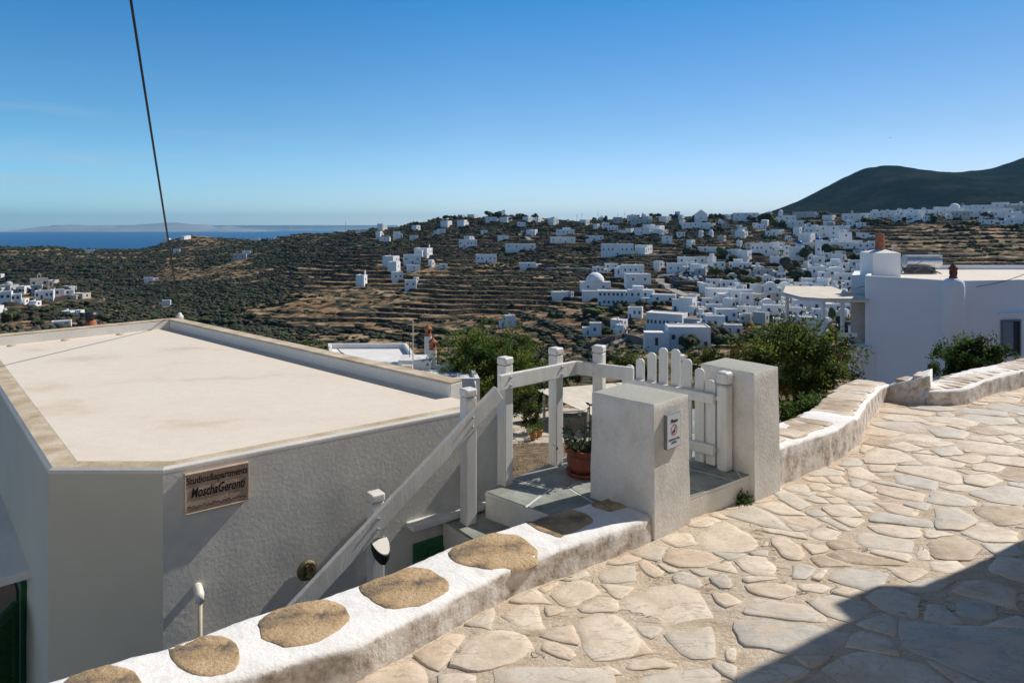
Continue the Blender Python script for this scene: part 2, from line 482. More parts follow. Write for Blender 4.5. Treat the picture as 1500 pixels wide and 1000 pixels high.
def terrain_z(X, Y, frac=False):
    X = np.asarray(X, dtype=float); Y = np.asarray(Y, dtype=float)
    z = base_z(X, Y)
    amp = np.clip((Y - 120) / 300, 0, 1) * np.clip((2200 - Y) / 900, 0, 1)
    z = z + (fbm(X / 95, Y / 95, 4, 3) - 0.5) * 9.0 * amp + (fbm(X / 21, Y / 21, 3, 8) - 0.5) * 2.0 * amp
    # dry stone terraces; their edges wander and die out
    fr, st = terrace_frac(X, Y, z)
    if frac: return fr
    wall = np.clip((fr - 0.91) / 0.07, 0, 1)
    zt = z + (wall - fr) * st * 1.0
    msk = np.clip((fbm(X / 120, Y / 120, 3, 31) - 0.22) * 8, 0, 1)
    px = 750 + 1000 * X / Y
    msk = msk * np.clip((Y - 150) / 80, 0, 1)
    bushy = np.clip((430 - px) / 60, 0, 1) * np.clip((px - 190) / 60, 0, 1) * np.clip((Y - 400) / 60, 0, 1)
    msk = msk * (1 - 0.8 * bushy) * np.clip((2000 - Y) / 500, 0, 1)
    return z * (1 - msk) + zt * msk


def hit(px, py, y0=130.0, y1=1900.0):
    """where the ray through a photo pixel meets the land"""
    Ys = np.exp(np.linspace(math.log(y0), math.log(y1), 1500))
    X = (px - 750) / 1000.0 * Ys
    zr = -(py - 330) / 1000.0 * Ys
    zt = terrain_z(X, Ys)
    k = np.nonzero(zt >= zr)[0]
    i = int(k[0]) if len(k) else int(np.argmin(zr - zt))
    return Vector((float(X[i]), float(Ys[i]), float(zt[i])))


def terrain_mat():
    m = bpy.data.materials.new("terraced_land"); m.use_nodes = True
    t = m.node_tree; b = t.nodes["Principled BSDF"]; b.inputs['Roughness'].default_value = 0.95
    b.inputs['Specular IOR Level'].default_value = 0.1
    N = t.nodes.new; K = t.links.new
    co = N("ShaderNodeTexCoord"); ge = N("ShaderNodeNewGeometry")

    def ns(scale, detail=6, rough=0.6):
        n = N("ShaderNodeTexNoise"); n.inputs['Scale'].default_value = scale
        n.inputs['Detail'].default_value = detail; n.inputs['Roughness'].default_value = rough
        K(co.outputs['Object'], n.inputs['Vector']); return n.outputs[0]

    def ramp(fac, els):
        r = N("ShaderNodeValToRGB"); e = r.color_ramp.elements
        e[0].position, e[0].color = els[0][0], (*els[0][1], 1)
        e[1].position, e[1].color = els[-1][0], (*els[-1][1], 1)
        for p, c in els[1:-1]:
            x = e.new(p); x.color = (*c, 1)
        K(fac, r.inputs[0]); return r.outputs[0]

    def mix(f, a, c):
        x = N("ShaderNodeMixRGB"); K(f, x.inputs[0]); K(a, x.inputs[1]); K(c, x.inputs[2]); return x.outputs[0]

    def rng(f, a, c):
        x = N("ShaderNodeMapRange"); x.inputs[1].default_value = a; x.inputs[2].default_value = c
        K(f, x.inputs[0]); return x.outputs[0]
    field = ramp(ns(0.030, 5), [(0.30, (0.17, 0.09, 0.055)), (0.40, (0.38, 0.225, 0.125)), (0.48, (0.18, 0.135, 0.075)), (0.56, (0.50, 0.345, 0.205)), (0.66, (0.25, 0.16, 0.095)), (0.74, (0.42, 0.27, 0.15))])
    scrub = ramp(ns(0.9, 5, 0.7), [(0.35, (0.018, 0.021, 0.014)), (0.65, (0.065, 0.06, 0.038))])
    f1 = rng(ns(0.10, 8, 0.74), 0.46, 0.54)
    base = mix(f1, field, scrub)
    stone = ramp(ns(1.2, 4), [(0.3, (0.018, 0.017, 0.017)), (0.7, (0.07, 0.062, 0.055))])  # dry stone risers, colour darkened further to stand in for their shade
    sp = N("ShaderNodeSeparateXYZ"); K(ge.outputs['Normal'], sp.inputs[0])
    steep = rng(sp.outputs[2], 0.95, 0.86)
    K(mix(steep, base, stone), b.inputs['Base Color'])
    bp = N("ShaderNodeBump"); bp.inputs['Strength'].default_value = 0.9; bp.inputs['Distance'].default_value = 0.6
    K(ns(0.8, 6, 0.7), bp.inputs['Height']); K(bp.outputs[0], b.inputs['Normal'])
    return m


M['land'] = terrain_mat()
us = np.concatenate([np.linspace(-1.9, -0.82, 60)[:-1], np.linspace(-0.82, 0.82, 900), np.linspace(0.82, 1.9, 60)[1:]])
ys = [5.0]
while ys[-1] < 9000:
    y = ys[-1]
    ys.append(y + (y / 25 if y < 140 else (y / 430 if y < 1010 else (y / 120 if y < 1600 else y / 25))))
ys = np.array(ys)
U, YY = np.meshgrid(us, ys)
XX = U * YY
ZZ = terrain_z(XX, YY)
nr, nc = XX.shape
idx = np.arange(nr * nc).reshape(nr, nc)
F = np.stack([idx[:-1, :-1], idx[:-1, 1:], idx[1:, 1:], idx[1:, :-1]], -1).reshape(-1, 4)
ter = np_mesh("terrain", np.stack([XX, YY, ZZ], -1).reshape(-1, 3), F, M['land'], smooth=False)
tag(ter, kind="structure", label="terraced hillsides of dry fields and scrub across the valley")

# sea
m = bpy.data.materials.new("sea_water"); m.use_nodes = True
b = m.node_tree.nodes["Principled BSDF"]
b.inputs['Base Color'].default_value = (0.006, 0.055, 0.16, 1); b.inputs['Roughness'].default_value = 0.55
b.inputs['Specular IOR Level'].default_value = 0.12
n = m.node_tree.nodes.new("ShaderNodeTexNoise"); n.inputs['Scale'].default_value = 0.0012; n.inputs['Detail'].default_value = 6
r = m.node_tree.nodes.new("ShaderNodeValToRGB")
r.color_ramp.elements[0].color = (0.001, 0.06, 0.19, 1); r.color_ramp.elements[1].color = (0.002, 0.085, 0.25, 1)
tcn = m.node_tree.nodes.new("ShaderNodeTexCoord")
m.node_tree.links.new(tcn.outputs['Object'], n.inputs[0]); m.node_tree.links.new(n.outputs[0], r.inputs[0])
m.node_tree.links.new(r.outputs[0], b.inputs['Base Color'])
mb = MB()
ring = [(35000 * math.cos(a), 35000 * math.sin(a), -280) for a in np.linspace(0, 2 * math.pi, 97)[:-1]]
mb.add(ring, [tuple(range(96))])
tag(mb.build("sea", m), kind="structure", label="deep blue open sea beyond the hills")

# mountain on the right and islands on the horizon
def ridge_range(name, keys, Y0, Y1, Y2, zb, mt, power=1.25, rough=1.0, seed=5, nx=260, ny=90):
    k = np.array(keys, dtype=float)
    pxs = np.linspace(k[0, 0], k[-1, 0], nx)
    zs = np.interp(pxs, k[:, 0], k[:, 1])
    ker = np.hanning(7); ker /= ker.sum()
    zs = np.convolve(np.pad(zs, 3, mode='edge'), ker, 'valid') + (fbm(pxs / 16, pxs * 0, 4, 2) - 0.5) * (3.0 if Y1 < 9000 else 0.8)
    top = (330 - zs) / 1000.0 * Y1
    tt = np.linspace(0, 1, ny)
    V = []
    for t in tt:
        if t < 0.7:
            a = t / 0.7; Y = Y0 + (Y1 - Y0) * a; z = zb + (top - zb) * a ** power
        else:
            a = (t - 0.7) / 0.3; Y = Y1 + (Y2 - Y1) * a; z = zb + (top - zb) * (1 - a) ** 1.2
        # columns run towards the viewer fan-wise only in plan, the ridge line itself is a curve in the world
        X = (pxs - 750) / 1000.0 * Y1 + 0 * Y
        g = (fbm(X / 260.0 * (1500.0 / Y1) * 2, np.full(nx, Y) / 900.0 * (1500.0 / Y1) * 2, 5, seed) - 0.5) * 2
        z = z + g * (top - zb) * 0.16 * rough * math.sin(math.pi * min(1, t / 0.7 * 0.97))
        V.append(np.stack([X, np.full(nx, Y), z], -1))
    V = np.array(V).reshape(-1, 3)
    ix = np.arange(ny * nx).reshape(ny, nx)
    Fq = np.stack([ix[:-1, :-1], ix[:-1, 1:], ix[1:, 1:], ix[1:, :-1]], -1).reshape(-1, 4)
    return np_mesh(name, V, Fq, mt, smooth=True)


M['mount'] = mat("mountain_scrub", (0.005, 0.010, 0.011), (0.030, 0.033, 0.028), 0.006, 0.95, 1.0, 0.03, c3=(0.010, 0.016, 0.014), fine=0.3, bdist=12, detail=10, spec=0.0)
M['isle'] = mat("island_rock", (0.30, 0.29, 0.27), (0.42, 0.41, 0.38), 0.0006, 0.95)  # rock colour lightened to stand in for thicker haze
mt = ridge_range("mountain", [(1000, 345), (1060, 330), (1125, 313), (1150, 302), (1180, 290), (1205, 277), (1230, 263), (1255, 250), (1275, 244), (1300, 242), (1322, 243), (1345, 248), (1370, 251), (1400, 252), (1430, 250), (1452, 246), (1472, 239), (1500, 229), (1560, 214), (1650, 200), (1800, 215), (2000, 260), (2200, 330)],
                 1500, 3000, 4200, -30, M['mount'], 1.15)
tag(mt, kind="structure", label="dark scrub covered mountain rising behind the white village")
for nm, ks, YI in (("island", [(20, 339.5), (40, 335), (62, 331.5), (80, 331), (105, 328.5), (140, 330.5), (160, 329.5), (175, 331.5), (200, 329), (222, 327.8), (240, 326), (262, 326), (285, 328.5), (305, 329), (318, 333), (335, 330.5), (355, 334), (378, 336), (400, 339.5)], 31000),
                   ("island", [(402, 340), (440, 339.6), (455, 338.4), (470, 339.2), (490, 338.8), (520, 337.4), (545, 338.6), (570, 340)], 33000)):
    o = ridge_range(nm, ks, YI - 1800, YI, YI + 2500, -285, M['isle'], 1.0, 0.5, 9, 200, 40)
    tag(o, kind="structure", label="pale blue island range on the sea horizon" if YI == 31000 else "lower fainter island further right on the horizon")
# ------------------------------------------------------------------ the paved lane
def in_poly(x, y, poly):
    c = False; n = len(poly)
    for i in range(n):
        x1, y1 = poly[i]; x2, y2 = poly[(i + 1) % n]
        if (y1 > y) != (y2 > y) and x < (x2 - x1) * (y - y1) / (y2 - y1) + x1:
            c = not c
    return c


# foot of the low walls, pillars and step: left border of the lane (photo pixels on the lane)
BORDER = [(514, 1000), (575, 968), (640, 935), (695, 904), (750, 877), (833, 843), (880, 824), (947, 795), (999, 769),
          (1060, 741), (1135, 713), (1197, 686), (1234, 670), (1260, 649), (1272, 618), (1294, 589), (1308, 585), (1356, 592), (1380, 594),
          (1411, 594), (1447, 580), (1500, 568)]
bw = [PP(*p) for p in BORDER]
bw = [Vector((-2.3, 1.62, 0)), Vector((-1.62, 2.03, 0)), Vector((-1.10, 2.40, 0)), Vector((-.90, 2.54, 0))] + bw + [bw[-1] + Vector((3.5, 2.6, 0)), bw[-1] + Vector((8.5, 5.0, 0))]
lane_poly = [(-3.0, -2.5)] + [(p.x, p.y) for p in bw] + [(20, 14), (20, -2.5)]
lane_poly2 = [(-3.0, -2.5)] + [(p.x - 0.14, p.y + 0.12) for p in bw] + [(20, 14), (20, -2.5)]


def lane_bump(x, y):
    x = np.asarray(x, dtype=float); y = np.asarray(y, dtype=float)
    return (fbm(x * 1.1, y * 1.1, 3, 41) - 0.5) * 0.045 + (fbm(x * 7, y * 7, 3, 44) - 0.5) * 0.012


def lane_z(x, y):
    return -path_h(y) + float(lane_bump(x, y))


def grid_axis(a, b, near, far, lo, hi):
    r = [a]
    while r[-1] < b:
        r.append(r[-1] + (near if lo <= r[-1] <= hi else far))
    return np.array(r)


gx = grid_axis(-3.0, 16, 0.035, 0.30, -1.2, 6.5)
gy = grid_axis(-2.5, 15, 0.035, 0.30, 2.3, 10.0)
GX, GY = np.meshgrid(gx, gy)
GZ = -(1.613 + 0.07 * GY) + lane_bump(GX, GY)
bp_ = np.array(lane_poly2)


def inside_np(X, Y, poly):
    c = np.zeros(X.shape, bool); n = len(poly)
    for i in range(n):
        x1, y1 = poly[i]; x2, y2 = poly[(i + 1) % n]
        if y1 == y2: continue
        cond = ((y1 > Y) != (y2 > Y)) & (X < (x2 - x1) * (Y - y1) / (y2 - y1) + x1)
        c ^= cond
    return c


ins = inside_np(GX, GY, lane_poly2)
nr, nc = GX.shape
idx = np.arange(nr * nc).reshape(nr, nc)
ok = ins[:-1, :-1] & ins[:-1, 1:] & ins[1:, 1:] & ins[1:, :-1]
F = np.stack([idx[:-1, :-1], idx[:-1, 1:], idx[1:, 1:], idx[1:, :-1]], -1)[ok]
LV = [tuple(v) for v in np.stack([GX, GY, GZ], -1).reshape(-1, 3)]

def lane_mortar():
    m = bpy.data.materials.new("lane_mortar"); m.use_nodes = True
    t = m.node_tree; N = t.nodes.new; K = t.links.new; b = t.nodes["Principled BSDF"]; b.inputs['Roughness'].default_value = 0.93
    b.inputs['Specular IOR Level'].default_value = 0.2
    co = N("ShaderNodeTexCoord")
    def ns(s, d=6, r=0.6, dist=0.0, sc_=None):
        n = N("ShaderNodeTexNoise"); n.inputs['Scale'].default_value = s; n.inputs['Detail'].default_value = d; n.inputs['Roughness'].default_value = r
        n.inputs['Distortion'].default_value = dist
        if sc_:
            q = N("ShaderNodeMapping"); q.inputs['Scale'].default_value = sc_; q.inputs['Rotation'].default_value = (0, 0, .5); K(co.outputs['Object'], q.inputs[0]); K(q.outputs[0], n.inputs['Vector'])
        else: K(co.outputs['Object'], n.inputs['Vector'])
        return n.outputs[0]
    def ramp(f, e):
        r = N("ShaderNodeValToRGB"); q = r.color_ramp.elements
        q[0].position, q[0].color = e[0][0], (*e[0][1], 1); q[1].position, q[1].color = e[-1][0], (*e[-1][1], 1)
        for p_, c in e[1:-1]:
            x = q.new(p_); x.color = (*c, 1)
        K(f, r.inputs[0]); return r.outputs[0]
    def mix(f, a, c, mode='MIX'):
        x = N("ShaderNodeMixRGB"); x.blend_type = mode
        if isinstance(f, float): x.inputs[0].default_value = f
        else: K(f, x.inputs[0])
        K(a, x.inputs[1]); K(c, x.inputs[2]); return x.outputs[0]
    base = ramp(ns(1.7, 8, .66, .3), [(.30, (.40, .285, .185)), (.42, (.55, .43, .30)), (.52, (.65, .545, .42)), (.62, (.56, .50, .42)), (.74, (.72, .635, .51))])
    sheet = ramp(ns(3.1, 8, .7, .8, (1, 2.2, 1)), [(.36, (.48, .37, .26)), (.50, (.66, .57, .46)), (.66, (.75, .69, .60))])
    c = mix(0.5, base, sheet)
    grain = ramp(ns(85, 3), [(.3, (.78, .76, .74)), (.7, (1.12, 1.12, 1.12))])
    c = mix(1.0, c, grain, 'MULTIPLY')
    # thin dark cracks that follow the bedding of the rock
    a = N("ShaderNodeMath"); a.operation = 'SUBTRACT'; a.inputs[1].default_value = .5; K(ns(2.3, 5, .55, 1.4, (1, 2.6, 1)), a.inputs[0])
    a2 = N("ShaderNodeMath"); a2.operation = 'ABSOLUTE'; K(a.outputs[0], a2.inputs[0])
    r_ = N("ShaderNodeMapRange"); r_.inputs[1].default_value = 0; r_.inputs[2].default_value = .011; r_.inputs[3].default_value = 1; r_.inputs[4].default_value = 0; K(a2.outputs[0], r_.inputs[0])
    br = N("ShaderNodeMapRange"); br.inputs[1].default_value = .52; br.inputs[2].default_value = .60; br.inputs[4].default_value = .8; K(ns(2.0, 3), br.inputs[0])
    ml = N("ShaderNodeMath"); ml.operation = 'MULTIPLY'; K(r_.outputs[0], ml.inputs[0]); K(br.outputs[0], ml.inputs[1])
    dk = N("ShaderNodeRGB"); dk.outputs[0].default_value = (.16, .115, .075, 1)
    K(mix(ml.outputs[0], c, dk.outputs[0]), b.inputs['Base Color'])
    hs = N("ShaderNodeMath"); hs.operation = 'MULTIPLY_ADD'; hs.inputs[1].default_value = -1.2; K(ml.outputs[0], hs.inputs[0]); K(ns(24, 8, .68), hs.inputs[2])
    h2 = N("ShaderNodeMath"); h2.operation = 'MULTIPLY_ADD'; h2.inputs[1].default_value = 1.6; K(ns(4.5, 6, .6, .8, (1, 2.2, 1)), h2.inputs[0]); K(hs.outputs[0], h2.inputs[2])
    bp = N("ShaderNodeBump"); bp.inputs['Strength'].default_value = 1.0; bp.inputs['Distance'].default_value = 0.014
    K(h2.outputs[0], bp.inputs['Height']); K(bp.outputs[0], b.inputs['Normal'])
    return m


mortar = lane_mortar()


def stone_mat(name, a, b_, c, crack=(0.30, 0.24, 0.18)):
    m = mat(name, a, b_, 5.0, 0.62, 0.55, 16, c3=c, fine=0.06, bdist=0.012, spec=0.35, lo=0.32, hi=0.68)
    t = m.node_tree; N = t.nodes.new; b = t.nodes["Principled BSDF"]
    co = N("ShaderNodeTexCoord")
    mp_ = N("ShaderNodeMapping"); mp_.inputs['Scale'].default_value = (1.0, 2.4, 1); mp_.inputs['Rotation'].default_value = (0, 0, 0.35)
    n1 = N("ShaderNodeTexNoise"); n1.inputs['Scale'].default_value = 5; n1.inputs['Detail'].default_value = 6
    n1.inputs['Distortion'].default_value = 0.6
    t.links.new(co.outputs['Object'], mp_.inputs[0]); t.links.new(mp_.outputs[0], n1.inputs[0])
    # thin cleavage lines of the schist
    ab = N("ShaderNodeMath"); ab.operation = 'SUBTRACT'; ab.inputs[1].default_value = 0.5
    a2 = N("ShaderNodeMath"); a2.operation = 'ABSOLUTE'
    r_ = N("ShaderNodeMapRange"); r_.inputs[1].default_value = 0.0; r_.inputs[2].default_value = 0.018
    r_.inputs[3].default_value = 0.55; r_.inputs[4].default_value = 0
    t.links.new(n1.outputs[0], ab.inputs[0]); t.links.new(ab.outputs[0], a2.inputs[0]); t.links.new(a2.outputs[0], r_.inputs[0])
    old = b.inputs['Base Color'].links[0].from_socket
    x = N("ShaderNodeMixRGB"); x.inputs[2].default_value = (*crack, 1)
    t.links.new(r_.outputs[0], x.inputs[0]); t.links.new(old, x.inputs[1])
    # mortar smeared over the slabs
    n4 = N("ShaderNodeTexNoise"); n4.inputs['Scale'].default_value = 6.5; n4.inputs['Detail'].default_value = 9; n4.inputs['Roughness'].default_value = .72; n4.inputs['Distortion'].default_value = .5
    t.links.new(co.outputs['Object'], n4.inputs[0])
    r4 = N("ShaderNodeMapRange"); r4.inputs[1].default_value = .51; r4.inputs[2].default_value = .60; r4.inputs[4].default_value = .8; t.links.new(n4.outputs[0], r4.inputs[0])
    y = N("ShaderNodeMixRGB"); y.inputs[2].default_value = (.63, .52, .40, 1); t.links.new(r4.outputs[0], y.inputs[0]); t.links.new(x.outputs[0], y.inputs[1])
    t.links.new(y.outputs[0], b.inputs['Base Color'])
    return m


ST = [stone_mat("flag_cream", (0.58, 0.47, 0.35), (0.78, 0.69, 0.57), (0.71, 0.61, 0.49)),
      stone_mat("flag_pink", (0.56, 0.43, 0.32), (0.76, 0.64, 0.52), (0.68, 0.56, 0.43)),
      stone_mat("flag_grey", (0.50, 0.45, 0.375), (0.68, 0.62, 0.53), (0.60, 0.545, 0.465)),
      stone_mat("flag_blue", (0.44, 0.41, 0.36), (0.61, 0.57, 0.51), (0.53, 0.50, 0.445)),
      stone_mat("flag_tan", (0.36, 0.27, 0.18), (0.58, 0.47, 0.35), (0.48, 0.37, 0.26))]

# flagstones traced in the photograph (pixels of a detail view: x = 800 + u/2.143, y = 560 + v/2.143)
Z6 = [
    (0, [(240, 690), (275, 655), (330, 635), (420, 628), (480, 650), (505, 690), (530, 735), (440, 745), (370, 760), (300, 755), (245, 725)]),
    (0, [(78, 755), (130, 735), (215, 728), (250, 745), (285, 790), (300, 835), (268, 862), (200, 880), (150, 883), (120, 862), (105, 800)]),
    (1, [(265, 840), (300, 800), (345, 848), (262, 862)]),
    (2, [(365, 785), (430, 772), (520, 757), (535, 800), (535, 855), (455, 860), (400, 830)]),
    (3, [(583, 745), (680, 742), (800, 757), (960, 795), (925, 830), (885, 855), (760, 850), (700, 835), (620, 822), (590, 790)]),
    (0, [(610, 895), (690, 868), (780, 880), (840, 905), (740, 945), (600, 945)]),
    (2, [(240, 940), (330, 905), (400, 895), (520, 890), (552, 910), (545, 960), (250, 965)]),
    (1, [(0, 820), (50, 830), (105, 862), (75, 880), (20, 870), (-20, 845)]),
    (0, [(5, 675), (50, 640), (110, 622), (150, 630), (180, 660), (120, 690), (75, 710), (40, 700)]),
    (0, [(132, 900), (200, 890), (245, 918), (190, 930), (135, 928)]),
    (1, [(285, 565), (312, 556), (375, 590), (345, 610), (310, 595)]),
    (2, [(165, 600), (220, 575), (280, 570), (288, 620), (230, 630), (170, 628)]),
    (2, [(392, 600), (430, 587), (490, 615), (495, 638), (460, 642), (400, 625)]),
    (3, [(512, 612), (560, 600), (583, 625), (580, 650), (545, 648)]),
    (1, [(362, 560), (385, 530), (440, 520), (500, 528), (560, 560), (500, 580), (420, 580)]),
    (0, [(470, 490), (520, 455), (560, 440), (620, 465), (665, 500), (662, 525), (600, 535), (510, 530)]),
    (0, [(588, 560), (630, 545), (690, 550), (728, 595), (720, 613), (660, 612), (610, 590)]),
    (1, [(700, 490), (745, 487), (800, 520), (822, 545), (800, 565), (760, 562), (715, 525)]),
    (1, [(617, 640), (720, 632), (790, 650), (788, 675), (740, 685), (660, 672)]),
    (3, [(768, 578), (800, 573), (852, 588), (815, 625), (770, 622)]),
    (3, [(895, 600), (935, 588), (1000, 592), (1080, 605), (1055, 645), (1010, 668), (930, 642), (880, 625)]),
    (2, [(970, 480), (1000, 472), (1155, 500), (1153, 537), (1060, 530), (975, 510)]),
    (0, [(825, 470), (870, 452), (930, 470), (915, 495), (860, 500), (826, 485)]),
    (2, [(845, 425), (880, 420), (960, 462), (935, 465)]),
    (0, [(1000, 448), (1085, 447), (1180, 458), (1178, 488), (1090, 487), (1020, 465)]),
    (2, [(1215, 400), (1290, 395), (1365, 440), (1300, 470), (1225, 465)]),
    (3, [(1280, 690), (1350, 683), (1415, 700), (1425, 740), (1380, 757), (1290, 735)]),
    (4, [(1190, 500), (1290, 480), (1370, 520), (1330, 560), (1220, 555)]),
    (0, [(1195, 565), (1290, 558), (1335, 590), (1290, 605), (1205, 595)]),
    (3, [(1090, 290), (1150, 288), (1232, 308), (1225, 338), (1160, 325), (1095, 312)]),
    (0, [(992, 235), (1040, 205), (1110, 215), (1165, 245), (1080, 255), (1000, 252)]),
    (0, [(940, 265), (985, 260), (1055, 298), (1000, 302), (950, 290)]),
    (0, [(820, 315), (860, 312), (898, 330), (880, 340), (835, 337)]),
    (1, [(875, 292), (930, 290), (945, 315), (900, 312)]),
    (2, [(710, 345), (750, 338), (835, 385), (800, 402), (740, 375)]),
    (2, [(560, 420), (640, 385), (720, 420), (770, 470), (700, 460), (620, 440)]),
    (1, [(1030, 320), (1090, 325), (1195, 350), (1180, 378), (1100, 362), (1040, 345)]),
    (1, [(1025, 370), (1100, 380), (1180, 405), (1160, 425), (1080, 410)]),
    (2, [(1195, 150), (1260, 142), (1335, 160), (1310, 182), (1225, 175)]),
    (0, [(1330, 258), (1380, 250), (1445, 262), (1420, 280), (1345, 275)]),
    (0, [(1310, 290), (1390, 285), (1440, 310), (1380, 330), (1315, 315)]),
    (4, [(1340, 395), (1500, 390), (1500, 450), (1420, 455), (1345, 420)]),
    (0, [(1060, 200), (1120, 190), (1190, 212), (1130, 222)]),
    (2, [(1205, 215), (1290, 200), (1310, 228), (1240, 236)]),
    (0, [(780, 640), (850, 632), (900, 650), (870, 668), (800, 662)]),
    (2, [(810, 690), (900, 672), (1010, 700), (1030, 735), (960, 765), (880, 740)]),
    (1, [(520, 660), (570, 660), (620, 690), (570, 710), (530, 690)]),
    (0, [(560, 825), (590, 820), (605, 850), (590, 870), (565, 860)]),
    (2, [(1130, 645), (1200, 615), (1290, 625), (1240, 660), (1150, 668)]),
    (4, [(870, 545), (960, 530), (1080, 560), (1130, 580), (1040, 582), (940, 570)]),
    (1, [(870, 360), (920, 358), (945, 375), (900, 380)]),
    (0, [(960, 385), (1010, 390), (1035, 410), (985, 405)]),
    (1, [(980, 330), (1010, 318), (1050, 335), (1020, 345)]),
    (0, [(1410, 170), (1460, 165), (1500, 178), (1450, 190)]),
]
stones = []      # (material, [(x, y)...], centre, radius)
for mi_, pl in Z6:
    w = [PP(800 + u / 2.143, 560 + v / 2.143) for u, v in pl]
    cx = sum(p.x for p in w) / len(w); cy = sum(p.y for p in w) / len(w)
    stones.append((mi_, [(p.x, p.y) for p in w], cx, cy, max(math.hypot(p.x - cx, p.y - cy) for p in w)))
# stones at the very bottom edge, photo pixels
for mi_, pl in [(1, [(536, 985), (600, 965), (625, 980), (630, 1003), (520, 1005)]), (0, [(655, 980), (690, 935), (735, 925), (770, 935), (786, 955), (755, 975), (700, 990)]),
                (2, [(720, 985), (790, 978), (900, 985), (905, 1010), (720, 1010)]), (0, [(732, 905), (760, 888), (790, 890), (800, 925), (765, 928)]),
                (0, [(640, 990), (700, 992), (700, 1012), (640, 1012)])]:
    w = [PP(*p) for p in pl]
    cx = sum(p.x for p in w) / len(w); cy = sum(p.y for p in w) / len(w)
    stones.append((mi_, [(p.x, p.y) for p in w], cx, cy, max(math.hypot(p.x - cx, p.y - cy) for p in w)))


def far_enough(x, y, r, lst):
    for s in lst:
        d = math.hypot(x - s[2], y - s[3])
        if d < (r + s[4]) * 0.93: return False
    return True


# the rest of the lane: irregular slabs thrown between them
auto = []
border_pts = [(p.x, p.y) for p in bw]


def seg_dist(x, y, pts):
    b = 9
    for i in range(len(pts) - 1):
        ax, ay = pts[i]; cx, cy = pts[i + 1]
        dx, dy = cx - ax, cy - ay
        t = max(0, min(1, ((x - ax) * dx + (y - ay) * dy) / (dx * dx + dy * dy + 1e-9)))
        b = min(b, math.hypot(x - ax - dx * t, y - ay - dy * t))
    return b


hand_cells = {}


def near_hand(x, y, poly, r):
    for s in stones:
        if math.hypot(x - s[2], y - s[3]) > r + s[4] + 0.03: continue
        for q in poly:
            if in_poly(q[0], q[1], s[1]): return True
        for q in s[1]:
            if in_poly(q[0], q[1], poly): return True
        # spacing
        for q in poly:
            for w in s[1]:
                if math.hypot(q[0] - w[0], q[1] - w[1]) < 0.012: return True
    return False


def clip_half(poly, a, n):
    out = []
    for i in range(len(poly)):
        p, q = Vector(poly[i]), Vector(poly[(i + 1) % len(poly)])
        dp, dq = (p - a).dot(n), (q - a).dot(n)
        if dp >= 0: out.append(tuple(p))
        if dp * dq < 0: out.append(tuple(p.lerp(q, dp / (dp - dq))))
    return out


# slabs are fitted one by one into the free space left by the ones already laid:
# from a free point, cut the largest convex piece that keeps a narrow joint to every neighbour
laid = {}


def lay_in(poly, x, y):
    for cx_ in range(int((min(q[0] for q in poly)) // .25), int((max(q[0] for q in poly)) // .25) + 1):
        for cy_ in range(int((min(q[1] for q in poly)) // .25), int((max(q[1] for q in poly)) // .25) + 1):
            laid.setdefault((cx_, cy_), []).append(poly)


for s in stones: lay_in(s[1], s[2], s[3])


def nearest(poly, x, y):
    bd = 9e9; bp2 = None; n = len(poly)
    for i in range(n):
        ax, ay = poly[i]; cx, cy = poly[(i + 1) % n]
        dx, dy = cx - ax, cy - ay
        t = ((x - ax) * dx + (y - ay) * dy) / (dx * dx + dy * dy + 1e-12)
        t = 0 if t < 0 else (1 if t > 1 else t)
        qx, qy = ax + dx * t, ay + dy * t
        d = (x - qx) ** 2 + (y - qy) ** 2
        if d < bd: bd = d; bp2 = (qx, qy)
    return math.sqrt(bd), bp2


